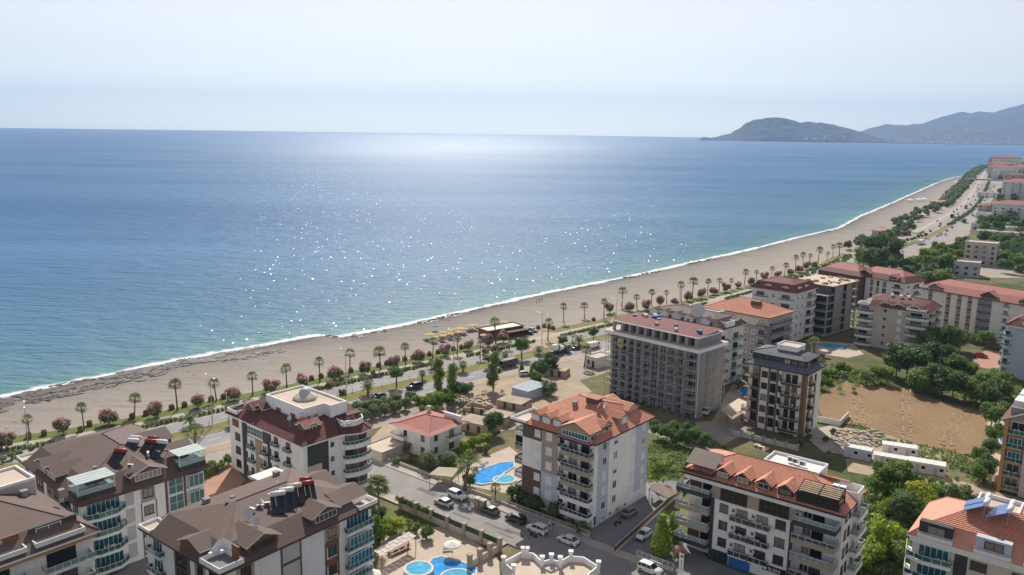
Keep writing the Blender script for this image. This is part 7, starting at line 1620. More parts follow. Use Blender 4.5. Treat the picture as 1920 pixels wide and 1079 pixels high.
# ================================================================== pools and gardens
def poolmat(name,c):
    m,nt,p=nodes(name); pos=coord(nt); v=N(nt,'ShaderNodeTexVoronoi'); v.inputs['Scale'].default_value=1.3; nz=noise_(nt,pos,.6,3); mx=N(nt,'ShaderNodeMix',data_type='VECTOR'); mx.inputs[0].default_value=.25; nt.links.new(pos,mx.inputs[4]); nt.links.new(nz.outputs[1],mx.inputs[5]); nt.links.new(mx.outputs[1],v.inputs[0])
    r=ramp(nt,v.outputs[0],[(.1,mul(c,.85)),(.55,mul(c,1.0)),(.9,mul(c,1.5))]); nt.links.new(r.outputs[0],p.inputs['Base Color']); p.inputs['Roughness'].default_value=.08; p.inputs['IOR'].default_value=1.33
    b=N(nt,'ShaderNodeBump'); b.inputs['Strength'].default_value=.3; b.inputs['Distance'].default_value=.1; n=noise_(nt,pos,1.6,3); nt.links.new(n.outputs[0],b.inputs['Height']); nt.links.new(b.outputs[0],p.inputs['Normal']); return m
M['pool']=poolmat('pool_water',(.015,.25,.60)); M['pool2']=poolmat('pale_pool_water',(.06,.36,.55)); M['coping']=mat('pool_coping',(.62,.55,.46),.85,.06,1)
def pool(label,px,z=.26,w='pool',world=None,cop='coping'):
    P=world or [at2(x,y,z) for x,y in px]; c=(sum(p[0] for p in P)/len(P),sum(p[1] for p in P)/len(P)); o=thing('swimming_pool',label,'pool',(c[0],c[1],0))
    Q=[(p[0]-c[0],p[1]-c[1]) for p in P]; ar=sum(Q[i][0]*Q[(i+1)%len(Q)][1]-Q[(i+1)%len(Q)][0]*Q[i][1] for i in range(len(Q)))
    if ar<0: Q=Q[::-1]
    mb=MB(); mb.flat(Q,z); link('water',mb.mesh('water',M[w]),o); mb=MB(); n=len(Q)
    for i in range(n):
        a,b=Q[i],Q[(i+1)%n]; k=lambda p:(p[0]*(1+.42/max(hypot(*p),.5)),p[1]*(1+.42/max(hypot(*p),.5))); A,B=k(a),k(b)
        mb.face([(*a,z+.06),(*b,z+.06),(*B,z+.06),(*A,z+.06)][::-1]); mb.face([(*A,z+.06),(*B,z+.06),(*B,0),(*A,0)][::-1]); mb.face([(*a,z-.1),(*b,z-.1),(*b,z+.06),(*a,z+.06)])
    link('coping',mb.mesh('coping',M[cop]),o); return o
def ell(cx,cy_,a,b,rot,n=20): return [(cx+a*cos(2*pi*k/n)*cos(rot)-b*sin(2*pi*k/n)*sin(rot),cy_+a*cos(2*pi*k/n)*sin(rot)+b*sin(2*pi*k/n)*cos(rot)) for k in range(n)]
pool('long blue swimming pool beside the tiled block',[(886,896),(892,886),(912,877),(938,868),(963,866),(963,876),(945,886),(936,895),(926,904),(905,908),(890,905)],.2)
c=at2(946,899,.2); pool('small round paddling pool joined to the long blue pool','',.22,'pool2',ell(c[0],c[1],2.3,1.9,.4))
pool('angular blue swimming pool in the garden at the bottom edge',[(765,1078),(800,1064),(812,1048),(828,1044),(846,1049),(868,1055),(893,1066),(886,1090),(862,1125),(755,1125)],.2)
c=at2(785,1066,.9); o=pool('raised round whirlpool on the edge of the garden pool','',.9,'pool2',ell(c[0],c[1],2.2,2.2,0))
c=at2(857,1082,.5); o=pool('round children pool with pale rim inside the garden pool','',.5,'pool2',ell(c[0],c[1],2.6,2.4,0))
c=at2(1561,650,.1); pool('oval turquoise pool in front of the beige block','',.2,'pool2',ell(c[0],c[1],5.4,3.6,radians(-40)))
pool('small blue pool between the shell and the slim grey block',[(1385,733),(1392,724),(1408,730),(1410,742),(1398,742)],.15)
pool('narrow pool edge beside the terracotta block',[(1873,822),(1879,815),(1884,825),(1878,832)],.15)
# garden wall along the near pavement
def st_thing(name,label,cat,u,v,z=0,rz=0,group=None): q=st(u,v,z); return thing(name,label,cat,q,SA+rz,group)
def u_of(px,py,z=0): p=at(px,py,z); return (p.x-A0.x)*SD[0]+(p.y-A0.y)*SD[1]
u0,u1=u_of(727,965),u_of(926,1040); w=st_thing('garden_wall','beige garden wall with square pillars and green panels along the side street','wall',u0,-12.2); L=u1-u0
mb=MB(); mb.box(0,-.12,0,L,.12,1.3); link('wall_base',mb.mesh('wall_base',M['beige']),w); pm=MB(); pm.box(-.35,-.35,0,.35,.35,2.5); pm.box(-.45,-.45,2.5,.45,.45,2.7); pm=pm.mesh('pillar',M['tan'])
npil=7
for k in range(npil): link('pillar',pm,w,(L*k/(npil-1),0,0))
for k in range(npil-1):
    x0,x1=L*k/(npil-1)+.4,L*(k+1)/(npil-1)-.4; mb=MB(); mb.box(x0,-.05,1.3,x1,.05,2.3); link('screen_panel',mb.mesh('screen_panel',mat('green_screen',(.05,.09,.05),.9,.25,2,fine=.3) if 'gscreen' not in M else M['gscreen']),w); 
q=st(u1,-12.2); w2=thing('garden_wall','short return of the garden wall with pillars down to the cream house','wall',(q[0],q[1],0),SA-pi/2); mb=MB(); mb.box(.4,-.12,0,8,.12,1.3); link('wall_base',mb.mesh('wall_base',M['beige']),w2)
for x in (2.7,5.4,8): link('pillar',pm,w2,(x,0,0))
hs=MB()
for k in range(60): q=st(u0+rnd.uniform(-1,8),-12.2+rnd.uniform(-.4,.4),1.6+rnd.uniform(0,.8)); leaves(hs,[(q[0],q[1],q[2],.5,.8)],14,.2,[.6,.3,.1],k)
struct('wall_creeper',hs,[LM['mid'],LM['dark'],LM['brownl']],kind='stuff')
# pool-side fence and gate of the tiled block
def railfence(name,label,u0,u1,v,h0,h1,mw,mr,z=.3):
    o=st_thing(name,label,'fence',u0,v,z); L=u1-u0; mb=MB(); mb.box(0,-.1,-.3,L,.1,h0); link('wall_base',mb.mesh('wall_base',M[mw]),o); mb=MB(); mb.bar((0,0,h1),(L,0,h1),.045); mb.bar((0,0,(h0+h1)/2),(L,0,(h0+h1)/2),.03); link('rail',mb.mesh('rail',M[mr]),o); n=int(L/1.8); pm=MB(); pm.bar((0,0,h0),(0,0,h1),.045); pm=pm.mesh('post',M[mr])
    for k in range(n+1): link('post',pm,o,(L*k/n,0,0))
    return o
railfence('low_fence','low beige wall with white rail along the pool terrace',u_of(812,912),u_of(900,950),2.5,.7,1.3,'beige','frame_w'); railfence('low_fence','low wall with white rail along the front of the tiled block',u_of(908,952),u_of(1090,1020),2.5,.5,1.1,'beige','frame_w'); railfence('low_fence','beige wall along the small house garden and the street',u_of(690,855),u_of(806,908),2.6,.6,.9,'beige','frame_b')
for i,(px,py) in enumerate([(896,953),(906,957)]): p=at(px,py); o=thing('gate_pillar','stone gate pillar by the pool terrace, %s one'%['left','right'][i],'pillar',(p.x,p.y,.2),SA,'gate pillars'); mb=MB(); mb.box(-.5,-.5,0,.5,.5,1.9); link('shaft',mb.mesh('shaft',M['tan']),o); mb=MB(); mb.box(-.62,-.62,1.9,.62,.62,2.1); link('cap',mb.mesh('cap',M['beige']),o)
# parking fence between the two tiled blocks
p0,p1=at(1152,1040),at(1312,893); L=hypot(p1.x-p0.x,p1.y-p0.y); o=thing('boundary_fence','long brown railing on a low wall between the parking yard and the conifers','fence',(p0.x,p0.y,.05),atan2(p1.y-p0.y,p1.x-p0.x)); mb=MB(); mb.box(0,-.12,0,L,.12,.55); link('wall_base',mb.mesh('wall_base',M['beige']),o); mb=MB(); mb.box(0,-.03,.6,L,.03,1.5); link('screen_panel',mb.mesh('screen_panel',M['brownclad']),o); mb=MB(); mb.bar((0,0,1.55),(L,0,1.55),.05); link('rail',mb.mesh('rail',M['frame_w']),o)
for k in range(13): mb=MB(); mb.bar((L*k/12,0,.5),(L*k/12,0,1.55),.05); link('post',mb.mesh('post',M['frame_b']),o)
p0,p1=at(1193,1048),at(1262,1074); L=hypot(p1.x-p0.x,p1.y-p0.y); o=thing('front_fence','low white railing on a wall in front of the lower right block','fence',(p0.x,p0.y,.05),atan2(p1.y-p0.y,p1.x-p0.x)); mb=MB(); mb.box(0,-.12,0,L,.12,.8); link('wall_base',mb.mesh('wall_base',M['beige']),o); mb=MB(); mb.bar((0,0,1.6),(L,0,1.6),.05); mb.bar((0,0,1.2),(L,0,1.2),.03); link('rail',mb.mesh('rail',M['frame_w']),o)
for k in range(8): mb=MB(); mb.bar((L*k/7,0,.8),(L*k/7,0,1.6),.05); link('post',mb.mesh('post',M['frame_w']),o)
p=at(1272,1079); o=thing('banner','tall white feather banner with a red emblem in front of the lower right block','banner',(p.x,p.y,.05),radians(-30)); mb=MB(); mb.bar((0,0,0),(0,0,4.2),.04); link('pole',mb.mesh('pole',M['frame_w']),o); mb=MB(); mb.box(.05,-.015,.6,.8,.015,4.1); link('flag',mb.mesh('flag',M['wtrim']),o); mb=MB(); mb.tube([(.42,-.03,3.6),(.42,-.02,3.6)],.26,14); mb.box(.2,-.03,1.2,.64,-.02,1.3); mb.box(.36,-.03,1.6,.48,-.02,3.0); link('emblem',mb.mesh('emblem',mat('red_print',(.45,.03,.05),.7,.05,1)),o)
# pergolas and carports
def shelter(name,label,pts,z,m,posts,cat='pergola',slats=0):
    P=[at2(x,y,z) for x,y in pts]; c=P[0]; o=thing(name,label,cat,(c[0],c[1],0)); Q=[(p[0]-c[0],p[1]-c[1]) for p in P]
    if slats:
        for k in range(slats):
            for h in range(3):
                def q(a,b): 
                    A=Vector(Q[0]).lerp(Vector(Q[1]),a); B=Vector(Q[3]).lerp(Vector(Q[2]),a); r_=A.lerp(B,b); return (r_.x,r_.y)
                a0,a1=k/slats,(k+.9)/slats; b0,b1=h/3,(h+.93)/3; mb=MB(); mb.prism([q(a0,b0),q(a1,b0),q(a1,b1),q(a0,b1)],z+.06*((k+h)%2),z+.05+.06*((k+h)%2)); link('roof_panel',mb.mesh('roof_panel',M[m]),o)
    else: mb=MB(); mb.prism(Q,z,z+.15); link('roof',mb.mesh('roof',M[m]),o)
    for p in Q: k=.94; cx,cy_=sum(t[0] for t in Q)/4,sum(t[1] for t in Q)/4; mb=MB(); x,y=cx+(p[0]-cx)*k,cy_+(p[1]-cy_)*k; mb.bar((x,y,0),(x,y,z),.07); link('post',mb.mesh('post',M[posts]),o)
    return o
shelter('pergola','pergola with pale slatted roof panels in the pool garden',[(700,1033),(767,998),(782,1006),(714,1043)],2.7,'beige','frame_b',slats=8)
shelter('shelter','brown flat roofed shelter between street and pool','' or [(804,891),(822,877),(861,879),(848,896)],2.5,'tan','frame_b','shelter'); shelter('carport','dark brown flat roofed carport behind the tiled block',[(1216,917),(1232,906),(1272,925),(1252,936)],2.4,'brownclad','frame_b','carport')
shelter('carport','pale canopy over the yard in front of the pickup truck',[(1350,770),(1385,748),(1408,758),(1372,782)],3.0,'screed','concrete','canopy')
for i,(px,py,lab) in enumerate([(848,1020,'white garden parasol beside the angular pool'),(697,1075,'white garden parasol at the bottom edge by the pergola'),(1545,657,'white parasol by the oval pool')]): p=at(px,py,2.4); o=thing('parasol',lab,'umbrella',(p.x,p.y,.1)); link('pole',UW[0],o); link('canopy',UW[1],o)
for i,(px,py,lab) in enumerate([(840,1033,'white sun lounger under the garden parasol'),(900,880,'sun lounger by the long pool, near one'),(908,874,'sun lounger by the long pool, far one'),(1580,655,'white lounger right of the oval pool'),(1588,652,'white lounger furthest right of the oval pool')]): p=at(px,py); o=thing('sun_lounger',lab,'sun lounger',(p.x,p.y,.12),radians(20)); link('frame',lf,o); link('cushion',lc,o)
for i,(px,py) in enumerate([(735,1040),(748,1034),(760,1028)]):
    p=at(px,py); o=thing('garden_table','dark garden table with benches under the pergola, %s from the left'%ordn(i),'table',(p.x,p.y,.08),radians(50),'pergola tables'); mb=MB(); mb.box(-.8,-.4,.7,.8,.4,.76); link('tabletop',mb.mesh('tabletop',M['wood']),o); mb=MB()
    for x in (-.7,.7): mb.box(x-.05,-.3,0,x+.05,.3,.7)
    link('leg',mb.mesh('leg',M['wood']),o); mb=MB()
    for y in (-.75,.75): mb.box(-.8,y-.16,.4,.8,y+.16,.46)
    link('bench',mb.mesh('bench',M['wood']),o)
for i,(px,py,k,s) in enumerate([(727,985,'bush',.8),(743,1000,'y',1.15),(767,992,'bush',.8),(720,1012,'y2',1.2),(735,992,'bush',.6),(752,985,'bush',.6),(800,1012,'dk',1.2),(780,1000,'dk',.9)]): tpx({'bush':'shrub','y':'yellow','y2':'bright','dk':'darkshrub'}[k],px,py,'%s in the pool garden, %s from the left'%({'bush':'small clipped green ball shrub','y':'yellow green dome bush','y2':'green dome bush','dk':'dark low bush'}[k],ordn([720,727,735,743,752,767,780,800].index(px))),'bush',s*(.6 if k in('y','y2') else 1.15))
for i,(px,py,s) in enumerate([(700,1015,.6),(690,1000,.6),(705,990,.55),(690,1035,.55)]): tpx('dark' if i else 'mid',px,py,'dark garden tree beside the second brown roofed block, %s'%['lowest by the pergola','leftmost','behind the tall palm','front one'][i],'tree',s)
tpx('bigfan',713,1002,'tall fan palm with a dense round head rising between brown roof and street','palm',1.1)
tpx('darkshrub',668,905,'small garden shrub behind the second brown roofed block','bush',1.0)
for i,(px,py) in enumerate([(392,892),(405,885),(416,880),(428,872),(398,880),(382,898)]): tpx('darkshrub' if i%2 else 'shrub',px,py,'garden shrub in the gap behind the leftmost brown roof, %s from the left'%ordn(sorted([392,405,416,428,398,382]).index(px)),'bush',1.2)
for i,(x,y) in enumerate([(6,868),(22,862),(36,856),(60,850)]): tpx('shrub',x,y,'roadside shrub at the left edge of the coast road, %s from the left'%ordn(i),'bush',1.2)

# ================================================================== site cabins, ruins, sheds
def cabin(px,py,rz,L,Wd,H,label,m='white2',doors=2):
    p=at(px,py); o=thing('site_cabin',label,'cabin',(p.x,p.y,.06),radians(rz)); mb=MB(); mb.box(0,0,.1,L,Wd,H); link('shell',mb.mesh('shell',M[m]),o)
    n=int(L/.6)
    for k in range(n): mb=MB(); mb.box(-.08+(L+.16)*k/n,-.1,H,-.08+(L+.16)*(k+.9)/n,Wd+.1,H+.06+.03*(k%2)); link('roof_sheet',mb.mesh('roof_sheet',M['roofwhite']),o)
    for k in range(doors): x=L*(k+.35)/doors; mb=MB(); mb.box(x,-.04,.15,x+.85,-.003,2.1); link('door',mb.mesh('door',M['ltgrey']),o); mb=MB(); mb.box(x+1.2,-.04,1.2,x+2.0,-.003,1.9); link('window',mb.mesh('window',M['dglass']),o)
cabin(1581,857,-32,6.0,2.4,2.6,'grey site cabin with two doors, leftmost of the cabins on the dirt lane','bluegrey'); cabin(1637,871,-26,8.2,2.4,2.3,'white site cabin in the front row, middle one'); cabin(1653,851,-24,7.6,2.4,2.4,'white site cabin standing behind the others with a window'); cabin(1703,885,-26,7.4,2.8,2.6,'white corrugated roofed site cabin nearest the green lot')
def ruin(px,py,rz,L,Wd,H,label,gap=0):
    p=at(px,py); o=thing('adobe_house',label,'house',(p.x,p.y,.05),radians(rz)); t=.45
    for i,(a,b,h) in enumerate([((0,0),(L,t),H),((0,Wd-t),(L,Wd),H*.9),((0,t),(t,Wd-t),H*.95),((L-t,t),(L,Wd-t),H*.8)]):
        mb=MB(); k=5; hx=b[0]-a[0]>b[1]-a[1]
        for j in range(k):
            f0,f1=j/k,(j+1)/k; hh=h*rc.uniform(.72,1.02)
            hh*=.85
            if hx: mb.box(a[0]+(b[0]-a[0])*f0,a[1],0,a[0]+(b[0]-a[0])*f1,b[1],hh)
            else: mb.box(a[0],a[1]+(b[1]-a[1])*f0,0,b[0],a[1]+(b[1]-a[1])*f1,hh)
        link('wall',mb.mesh('wall',M['adobe']),o)
    for x in (L*.3,L*.65): mb=MB(); mb.box(x,-.04,.2,x+.9,-.003,2.0); link('door',mb.mesh('door',M['dark']),o)
    if not gap: mb=MB(); mb.box(.1,.1,H*.72,L-.1,Wd-.1,H*.8); link('roof',mb.mesh('roof',M['adobe2']),o)
M['adobe']=mat('sunbaked_adobe',(.43,.35,.26),.95,.2,.8,.4,fine=.2); M['adobe2']=mat('earth_roof',(.42,.35,.26),.95,.2,.8,.4,fine=.25)
ruin(858,806,-30,9,6,3.2,'crumbling adobe house beside the round dark tree'); ruin(905,792,-30,7,5,3.0,'crumbling adobe house with a doorway facing the street'); ruin(868,775,-25,8,5,2.4,'roofless adobe walls furthest left in the rubble lot',1); ruin(930,765,-30,8,6,2.8,'crumbling adobe house nearest the road with two chimneys'); ruin(1020,705,-20,7,5,2.6,'low adobe house under the dark spreading trees')
hs=MB(); r=random.Random(8)
for k in range(900):
    x,y=(r.uniform(840,965),r.uniform(740,800)) if k<620 else (r.uniform(1560,1650),r.uniform(808,838)); p=at(x,y); s=r.uniform(.15,.6); hs.prism([(p.x+s*cos(a+r.uniform(-.4,.4)),p.y+s*sin(a)) for a in (0,1.3,2.6,3.9,5.2)],0,.1+s*r.uniform(.3,.9),r.choice([0,0,1]))
struct('rubble',hs,[M['adobe'],M['concrete']],kind='stuff')
b=Bld('shed','blue grey sheet metal roofed shed behind the orange tiled roof','shed',990,752,0,-40,6,9); b.body([(0,0),(6,0),(6,9),(0,9)],0,2.6,'bluegrey'); mb=MB()
for k in range(12): mb.box(-.3+6.6*k/12,-.3,2.62,-.3+6.6*(k+.9)/12,9.3,2.75+.04*(k%2))
b.part('roof_sheet',mb,M['bluesteel'])
b=Bld('shop','low white flat roofed shop row behind the fan palm','shop',1118,692,0,-47,5,16); b.body([(0,0),(5,0),(5,16),(0,16)],0,3.2,'white2'); b.parapet('flat_roof',[(0,0),(5,0),(5,7.6),(0,7.6)],3.2,.4,.2,'white',None,'screed'); b.parapet('flat_roof',[(0,7.8),(5,7.8),(5,16),(0,16)],3.4,.4,.2,'white',None,'screed'); b.win('F',1,.9,1.2,1.4,'b'); b.win('F',3,.2,1.1,2.1,'dk')
b=Bld('boundary_wall','pale rendered boundary wall round the yard of the slim grey block','wall',1575,800,0,-35,12,9); b.box('wall_run',0,0,0,12,.2,1.6,'white2'); b.box('wall_run',11.8,.2,0,12,9,1.6,'white2')
q=at(1370,815); o=thing('boundary_wall','long low grey wall with pillars in front of the slim grey block','wall',(q.x,q.y,0),radians(-38)); mb=MB(); mb.box(0,0,0,17,.2,1.3); link('wall_run',mb.mesh('wall_run',M['ltgrey']),o); pm=MB(); pm.box(-.25,-.15,0,.25,.35,1.7); pm=pm.mesh('pillar',M['concrete'])
for k in range(7): link('pillar',pm,o,(17*k/6,0,0))
q=at(1838,905); o=thing('garden_wall','pink topped entrance wall by the terracotta block','wall',(q.x,q.y,0),radians(-24)); mb=MB(); mb.box(3,0,0,12,.3,1.2); link('wall_run',mb.mesh('wall_run',M['peach']),o)
for x in (0,1.8,3): mb=MB(); mb.box(x-.25,-.1,0,x+.25,.4,2.2); link('pillar',mb.mesh('pillar',M['beige']),o)

# ================================================================== roof equipment
def solar(b,px,py,z,label,tank,n=2,yaw=0,pm='solar',two=False):
    x,y=b.inv(px,py,z); w=b.w(x,y); o=thing('solar_water_heater',label,'solar heater',(w[0],w[1],z-1.9),b.yaw+yaw); o.scale=(1.25,1.25,1.25)
    mb=MB()
    for xx in (-.9,.9): mb.bar((xx,0,0),(xx,0,1.7),.04); mb.bar((xx,0,1.7),(xx,-2.3,.35),.04); mb.bar((xx,-2.3,-.2),(xx,-2.3,.35),.04)
    link('frame',mb.mesh('frame',M['galv']),o); mb=MB(); mb.tube([(-.95,.05,1.95),(-.85,.05,1.95),(.85,.05,1.95),(.95,.05,1.95)],[.2,.34,.34,.2],12); link('tank',mb.mesh('tank',M[tank],True),o)
    if two: mb=MB(); mb.tube([(-.8,.7,2.2),(.8,.7,2.2)],.3,12); link('tank',mb.mesh('tank',M[tank],True),o)
    for k in range(n):
        x0,x1=-1+2*k/n+.04,-1+2*(k+1)/n-.04; mb=MB(); A=[(x0,-.1,1.72),(x1,-.1,1.72),(x1,-2.35,.42),(x0,-2.35,.42)]; mb.face(A[::-1]); mb.face([(p[0],p[1],p[2]-.1) for p in A]); 
        for i in range(4): j=(i+1)%4; mb.face([A[i],A[j],(*A[j][:2],A[j][2]-.1),(*A[i][:2],A[i][2]-.1)])
        link('collector',mb.mesh('collector',M[pm]),o)
for px,py,t,lab,two in [(226,851,'redtank','solar heater with orange red tank on the leftmost whole brown roof, nearest one',False),(250,832,'whitetank','solar heater with white tank on the leftmost whole brown roof, left rear one',True),(283,833,'redtank','solar heater with two red tanks on the leftmost whole brown roof',True),(303,834,'whitetank','solar heater with white tank at the right end of the leftmost whole brown roof',False)]: solar(B2,px,py,18.0,lab,t,3,radians(30),two=two)
for px,py,t,lab in [(537,925,'whitetank','solar heater with white tank in the row on the second brown roof, leftmost'),(552,917,'creamtank','solar heater with cream tank in the row on the second brown roof'),(575,912,'redtank','solar heater with red tanks ending the row on the second brown roof'),(521,932,'whitetank','solar heater with low white tank behind the satellite dishes')]: solar(B3,px,py,18.0,lab,t,3,radians(60),two=(t=='redtank'))
for i,(px,py) in enumerate([(1851,938),(1849,947),(1897,951),(1893,960)]): solar(B9,px,py,18.2,'solar heater with blue collector on the flat roof terrace at lower right, %s'%['rear left','front left','rear right','front right'][i],'redtank' if 0 else 'whitetank',1,radians(-90),'solarblue')
def dish(b,px,py,z,rad,label,az=.4,grp=None):
    x,y=b.inv(px,py,z); w=b.w(x,y); o=thing('satellite_dish',label,'satellite dish',(w[0],w[1],z-rad-1.1),b.yaw+az,grp); mb=MB(); mb.bar((0,0,-.6),(0,0,rad+.6),.04); mb.bar((0,.05,rad*.6+.6),(0,-rad*1.1,rad+.9),.02); link('mount',mb.mesh('mount',M['galv']),o); mb=MB(); n=14
    for i in range(3):
        for k in range(n):
            def q(i_,k_): rr=rad*i_/3; a=2*pi*k_/n; yv=-.28*rad*(i_/3)**2*1.0; P=Vector((rr*cos(a),yv,rr*sin(a))); P=Matrix.Rotation(radians(-28),3,'X')@P; return (P.x,P.y,P.z+rad+.6)
            mb.face([q(i,k),q(i+1,k),q(i+1,k+1),q(i,k+1)] if i else [q(0,0),q(1,k),q(1,k+1)])
    link('reflector',mb.mesh('reflector',M['dishm'],True),o)
M['dishm']=mat('dish_paint',(.60,.60,.58),.5,.06,1)
dish(B3,465,958,18,.75,'white satellite dish on the second brown roof, left of the solar row',.9); dish(B3,482,972,17.8,.65,'grey satellite dish in front of the air conditioners on the second brown roof',.3); dish(B3,489,932,18.3,.6,'dark satellite dish behind the air conditioners on the second brown roof',2.4)
dish(B6,1138,754,22.9,.95,'pale satellite dish on the roof hatch of the tiled block, right one',-1.0); dish(B6,1124,757,22.6,.8,'pale satellite dish on the roof hatch of the tiled block, left one',-1.3)
dish(B12,1309,580,24.2,2.1,'very large grey satellite dish on the brown mansard roof',.5); dish(B11,1152,588,26.2,.9,'white dish among waste on the maroon roof',1.8); dish(B4,543,780,19.2,.5,'small dish at the front corner of the flat cream roof',.4); dish(B4,566,772,19.2,.45,'small dish in the middle of the flat cream roof',.6)
def acu(b,px,py,z,label,rz,grp):
    x,y=b.inv(px,py,z); w=b.w(x,y); o=thing('air_conditioner',label,'air conditioner',(w[0],w[1],z-.5),b.yaw+rz,grp,AC,1.25)
for i,(px,py) in enumerate([(182,826),(193,822),(204,818)]): acu(B2,px,py,16.8,'air conditioning unit in the trio at the back of the left brown roof, %s'%['left','middle','right'][i],-.5,'roof air conditioners')
for i,(px,py) in enumerate([(471,953),(481,949),(496,944),(500,925),(510,921),(517,919),(280,848),(295,846),(241,872)]): acu(B3 if i<6 else B2,px,py,17.2,'white air conditioning unit among %s, %s'%(('the dishes on the second brown roof' if i<6 else 'the tanks on the left brown roof'),ordn(i if i<6 else i-6)),rc.uniform(-.4,1),'roof air conditioners')
for i,(px,py) in enumerate([(1415,835),(1423,838),(1478,858),(1487,861),(1500,866)]): acu(B8,px,py,18.9,'white air conditioner on the lower right block by its flat roof, %s from the left'%ordn(i),.1,'roof air conditioners')
# terrace furniture
def tset(b,px,py,z,label,m):
    x,y=b.inv(px,py,z); w=b.w(x,y); o=thing('terrace_table',label,'table',(w[0],w[1],z),b.yaw); mb=MB(); mb.tube([(0,0,.7),(0,0,.76)],.55,12); mb.bar((0,0,0),(0,0,.7),.05); link('tabletop',mb.mesh('tabletop',M['wtrim']),o)
    for k in range(4): a=k*pi/2+.4; mb=MB(); x,y=cos(a)*.95,sin(a)*.95; mb.box(x-.22,y-.22,.4,x+.22,y+.22,.47); mb.box(x-.22+cos(a)*.2,y-.22+sin(a)*.2,.47,x+.22+cos(a)*.2,y+.22+sin(a)*.2,.9); link('chair',mb.mesh('chair',M[m]),o)
tset(B4,634,793,14.1,'white table with blue chairs on the curved corner terrace','bluecv'); tset(B4,646,800,14.1,'pale table set on the outer edge of the curved corner terrace','beige'); tset(B3,404,1040,14.0,'small table on the front roof terrace of the second brown roof','wtrim')

# ================================================================== people
M['person']=None
def personmat(name,top,legs):
    m,nt,p=nodes(name); tc=coord(nt,False); sx=N(nt,'ShaderNodeSeparateXYZ'); nt.links.new(tc,sx.inputs[0]); mr=N(nt,'ShaderNodeMapRange'); mr.inputs[2].default_value=1.8; nt.links.new(sx.outputs[2],mr.inputs[0])
    r=ramp(nt,mr.outputs[0],[(0,(.05,.04,.04)),(.05,legs),(.5,top),(.81,(.36,.21,.15)),(.92,(.04,.025,.02))]); r.color_ramp.interpolation='CONSTANT'; nt.links.new(r.outputs[0],p.inputs['Base Color']); p.inputs['Roughness'].default_value=.8; return m
def person_mesh(m,step):
    V=[(0,0,.95),(0,0,1.2),(0,0,1.42),(0,.01,1.53),(0,.02,1.68),(.1,step*.5,.52),(.1,step,.08),(.1,step+.13,.04),(-.1,-step*.4,.52),(-.1,-step,.08),(-.1,-step+.13,.04),(.2,0,1.38),(.25,-.03,1.12),(.26,.08,.88),(-.2,0,1.38),(-.25,.03,1.12),(-.26,.1,.88)]
    E_=[(0,1),(1,2),(2,3),(3,4),(0,5),(5,6),(6,7),(0,8),(8,9),(9,10),(2,11),(11,12),(12,13),(2,14),(14,15),(15,16)]; R_=[.15,.14,.16,.06,.11,.085,.05,.045,.085,.05,.045,.07,.05,.035,.07,.05,.035]
    me=bpy.data.meshes.new('person'); me.from_pydata(V,E_,[]); o=bpy.data.objects.new('tmp',me); COL.objects.link(o); md=o.modifiers.new('s','SKIN'); sv=me.skin_vertices[0].data
    for v,rr in zip(sv,R_): v.radius=(rr,rr*.85)
    sv[0].use_root=True; sb_=o.modifiers.new('u','SUBSURF'); sb_.levels=1; dg=bpy.context.evaluated_depsgraph_get(); dg.update(); out=bpy.data.meshes.new_from_object(o.evaluated_get(dg)); bpy.data.objects.remove(o); out.materials.clear(); out.materials.append(m); out.polygons.foreach_set('use_smooth',[True]*len(out.polygons)); return out
PM=[person_mesh(personmat('clothes_a',(.65,.65,.62),(.06,.07,.10)),.16),person_mesh(personmat('clothes_b',(.10,.12,.2),(.25,.22,.18)),.05),person_mesh(personmat('clothes_c',(.45,.12,.1),(.05,.05,.06)),.12)]
for i,(px,py,z,lab) in enumerate([(1030,992,.3,'person in light shirt standing on the pavement by the scooters'),(1037,994,.3,'person in dark shirt standing on the pavement beside the light shirted one'),(1006,568,.02,'person in light shirt walking near the surf, leftmost of three'),(1011,567,.02,'person in dark clothes walking near the surf, middle of three'),(1016,566,.02,'person in red top walking near the surf, rightmost of three'),(1362,790,.1,'person in red top under the pale canopy by the truck')]): p=at(px,py,z); thing('person',lab,'person',(p.x,p.y,z),rc.uniform(0,6),None,PM[2 if 'red' in lab else (0 if 'light shirt ' in lab else 1)])

# ================================================================== distant houses
def house(label,px,py,yaw,W,D,H,wall,rf=None,hip=1.6,fl=3,cat='house',cols=4,name='house'):
    b=Bld(name,label,cat,px,py,0,yaw,W,D); b.body([(0,0),(W,0),(W,D),(0,D)],0,H,wall); n=max(1,int(H/fl))
    for i in range(n):
        for k in range(cols): b.win('F',W*(k+.3)/cols,i*fl+.9,min(1.6,W/cols*.45),1.4,'k')
        for k in range(max(2,cols-1)): b.win('R',D*(k+.3)/max(2,cols-1),i*fl+.9,min(1.6,D/4),1.4,'k')
        if i and cols>3: b.balc('F',((W*.28,0),(W*.28,1.1),(W*.72,1.1),(W*.72,0)),i*fl,wall,'frame_w','pglass',.2,.3,.6)
    if rf: b.roof([(0,0),(W,0),(W,D),(0,D)],H,.8,.3,.2,((W*.3,D/2),(W*.7,D/2)),hip,rf,rf,'wtrim',.25)
    else: b.parapet('flat_roof',[(0,0),(W,0),(W,D),(0,D)],H,.6,.25,wall,None,'screed')
    return b
house('pink and cream four storey house with a cluttered flat roof near the highway bend',1866,500,-35,17,13,13,'beige',None,0,3,'house',4); house('small grey villa with arched windows behind the long cream block',1836,521,-30,13,10,7.5,'ltgrey',None,0,3.2,'house',3); house('low yellow house beside the pink four storey house',1814,477,-32,10,8,4.5,'cream',None,0,3,'house',3)
house('low house with orange roof left of the pink house',1784,482,-32,12,7,2.8,'white2','orange_tile',1.4,2.6,'house',2); house('second low orange roofed house by the hedge',1818,486,-32,12,7,2.8,'white2','orange_tile',1.4,2.6,'house',2)
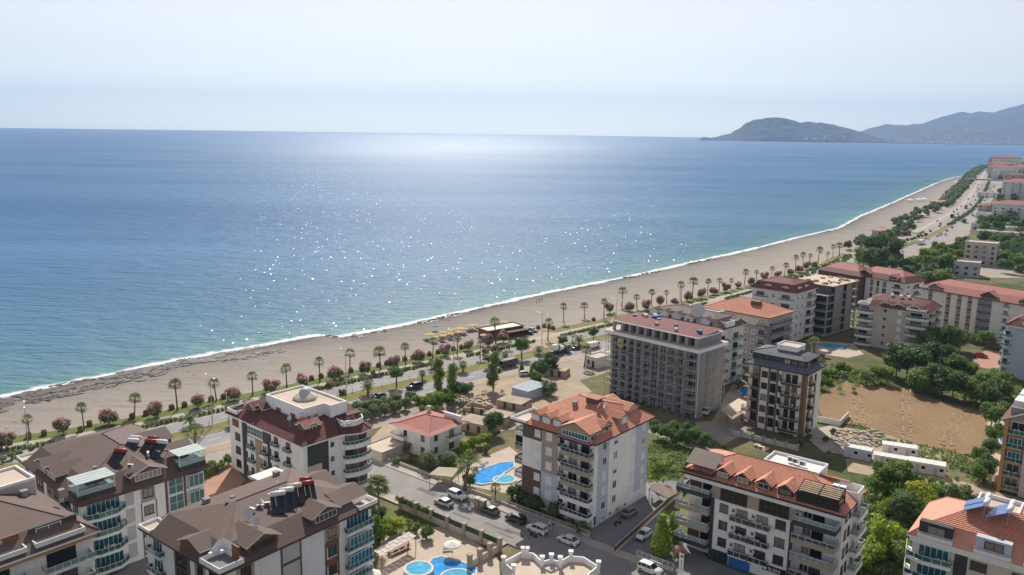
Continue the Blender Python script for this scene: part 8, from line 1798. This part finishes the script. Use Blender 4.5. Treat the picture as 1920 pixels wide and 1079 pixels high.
house('purple shed with flat roof beside the highway',1862,433,-30,16,10,4.5,'bluegrey',None,0,3.6,'shed',2); house('white hotel with red hipped roof and balcony rows near the right edge',1948,418,-32,38,18,15,'white2','red_tile',3,3.1,'hotel',6); house('tall pale apartment tower with red roof behind the white hotel',1948,379,-32,40,22,22,'white2','red_tile',4,3.1,'building',5)
house('pinkish block with flat roof at the far right edge',1950,348,-30,52,26,16,'peach',None,0,3.4,'building',5); house('low house with pale canopy roof by the inland highway trees',1872,372,-30,24,14,6,'white2',None,0,3,'house',3); house('long white shed by the right edge below the hotel',1945,452,-30,40,12,4.5,'white2',None,0,4,'shed',3)
house('far seaside house with pink roof beyond the bridge',1945,330,-30,46,26,16,'white2','red_tile',5,3.4,'house',4); house('brown timber beach cafe by the tree belt',1708,440,40,18,8,3.2,'wood','dkred_tile',1.2,3,'cafe',3); house('small orange canopy cafe on the sand by the big tree',1665,438,45,14,7,3,'beige','orange_tile',1,2.8,'cafe',2); house('small cream cafe with flat roof among palms by the road',1775,384,40,20,10,4,'cream','salmon_tile',1,3.6,'cafe',2)

house('small white house with flat roof between the hotel and the long shed','' or 1905,440,-32,14,10,5,'white2',None,0,3,'house',3)
house('small house with orange roof left of the long white shed',1886,441,-32,14,9,5,'beige','orange_tile',1.6,3,'house',2)
house('low shop with pale roof facing the inland carriageway below the hotel',1870,412,-30,18,9,5,'white2',None,0,4,'shop',3)
house('low house with red roof facing the inland carriageway beside the hotel',1874,398,-30,20,10,6,'cream','red_tile',1.6,3,'house',3)
for i,(x,y,w_,h_,m,rf) in enumerate([(1893,336,36,22,'beige','red_tile'),(1908,338,40,18,'white2',None),(1900,326,50,20,'peach','red_tile'),(1915,322,60,26,'white2',None),(1888,326,34,14,'cream',None),(1912,316,70,26,'beige','red_tile')]):
    house('tiny distant block in the far end of the beach town, %s counted from the nearest'%ordn(i),x,y,-30,w_,20,h_,m,rf,4,3.2,'building',4)
# ------------------------------------------------------------------ haze
mb=MB(); mb.box(-17500,-2500,-14,17500,17800,760)
m=bpy.data.materials.new('sea_haze'); m.use_nodes=True; nt=m.node_tree; nt.nodes.clear()
o=nt.nodes.new('ShaderNodeOutputMaterial'); v=nt.nodes.new('ShaderNodeVolumePrincipled')
v.inputs['Color'].default_value=(.45,.66,1,1); v.inputs['Density'].default_value=6e-5; v.inputs['Anisotropy'].default_value=.25
nt.links.new(v.outputs[0],o.inputs['Volume'])
struct('haze',mb,m,kind='stuff')
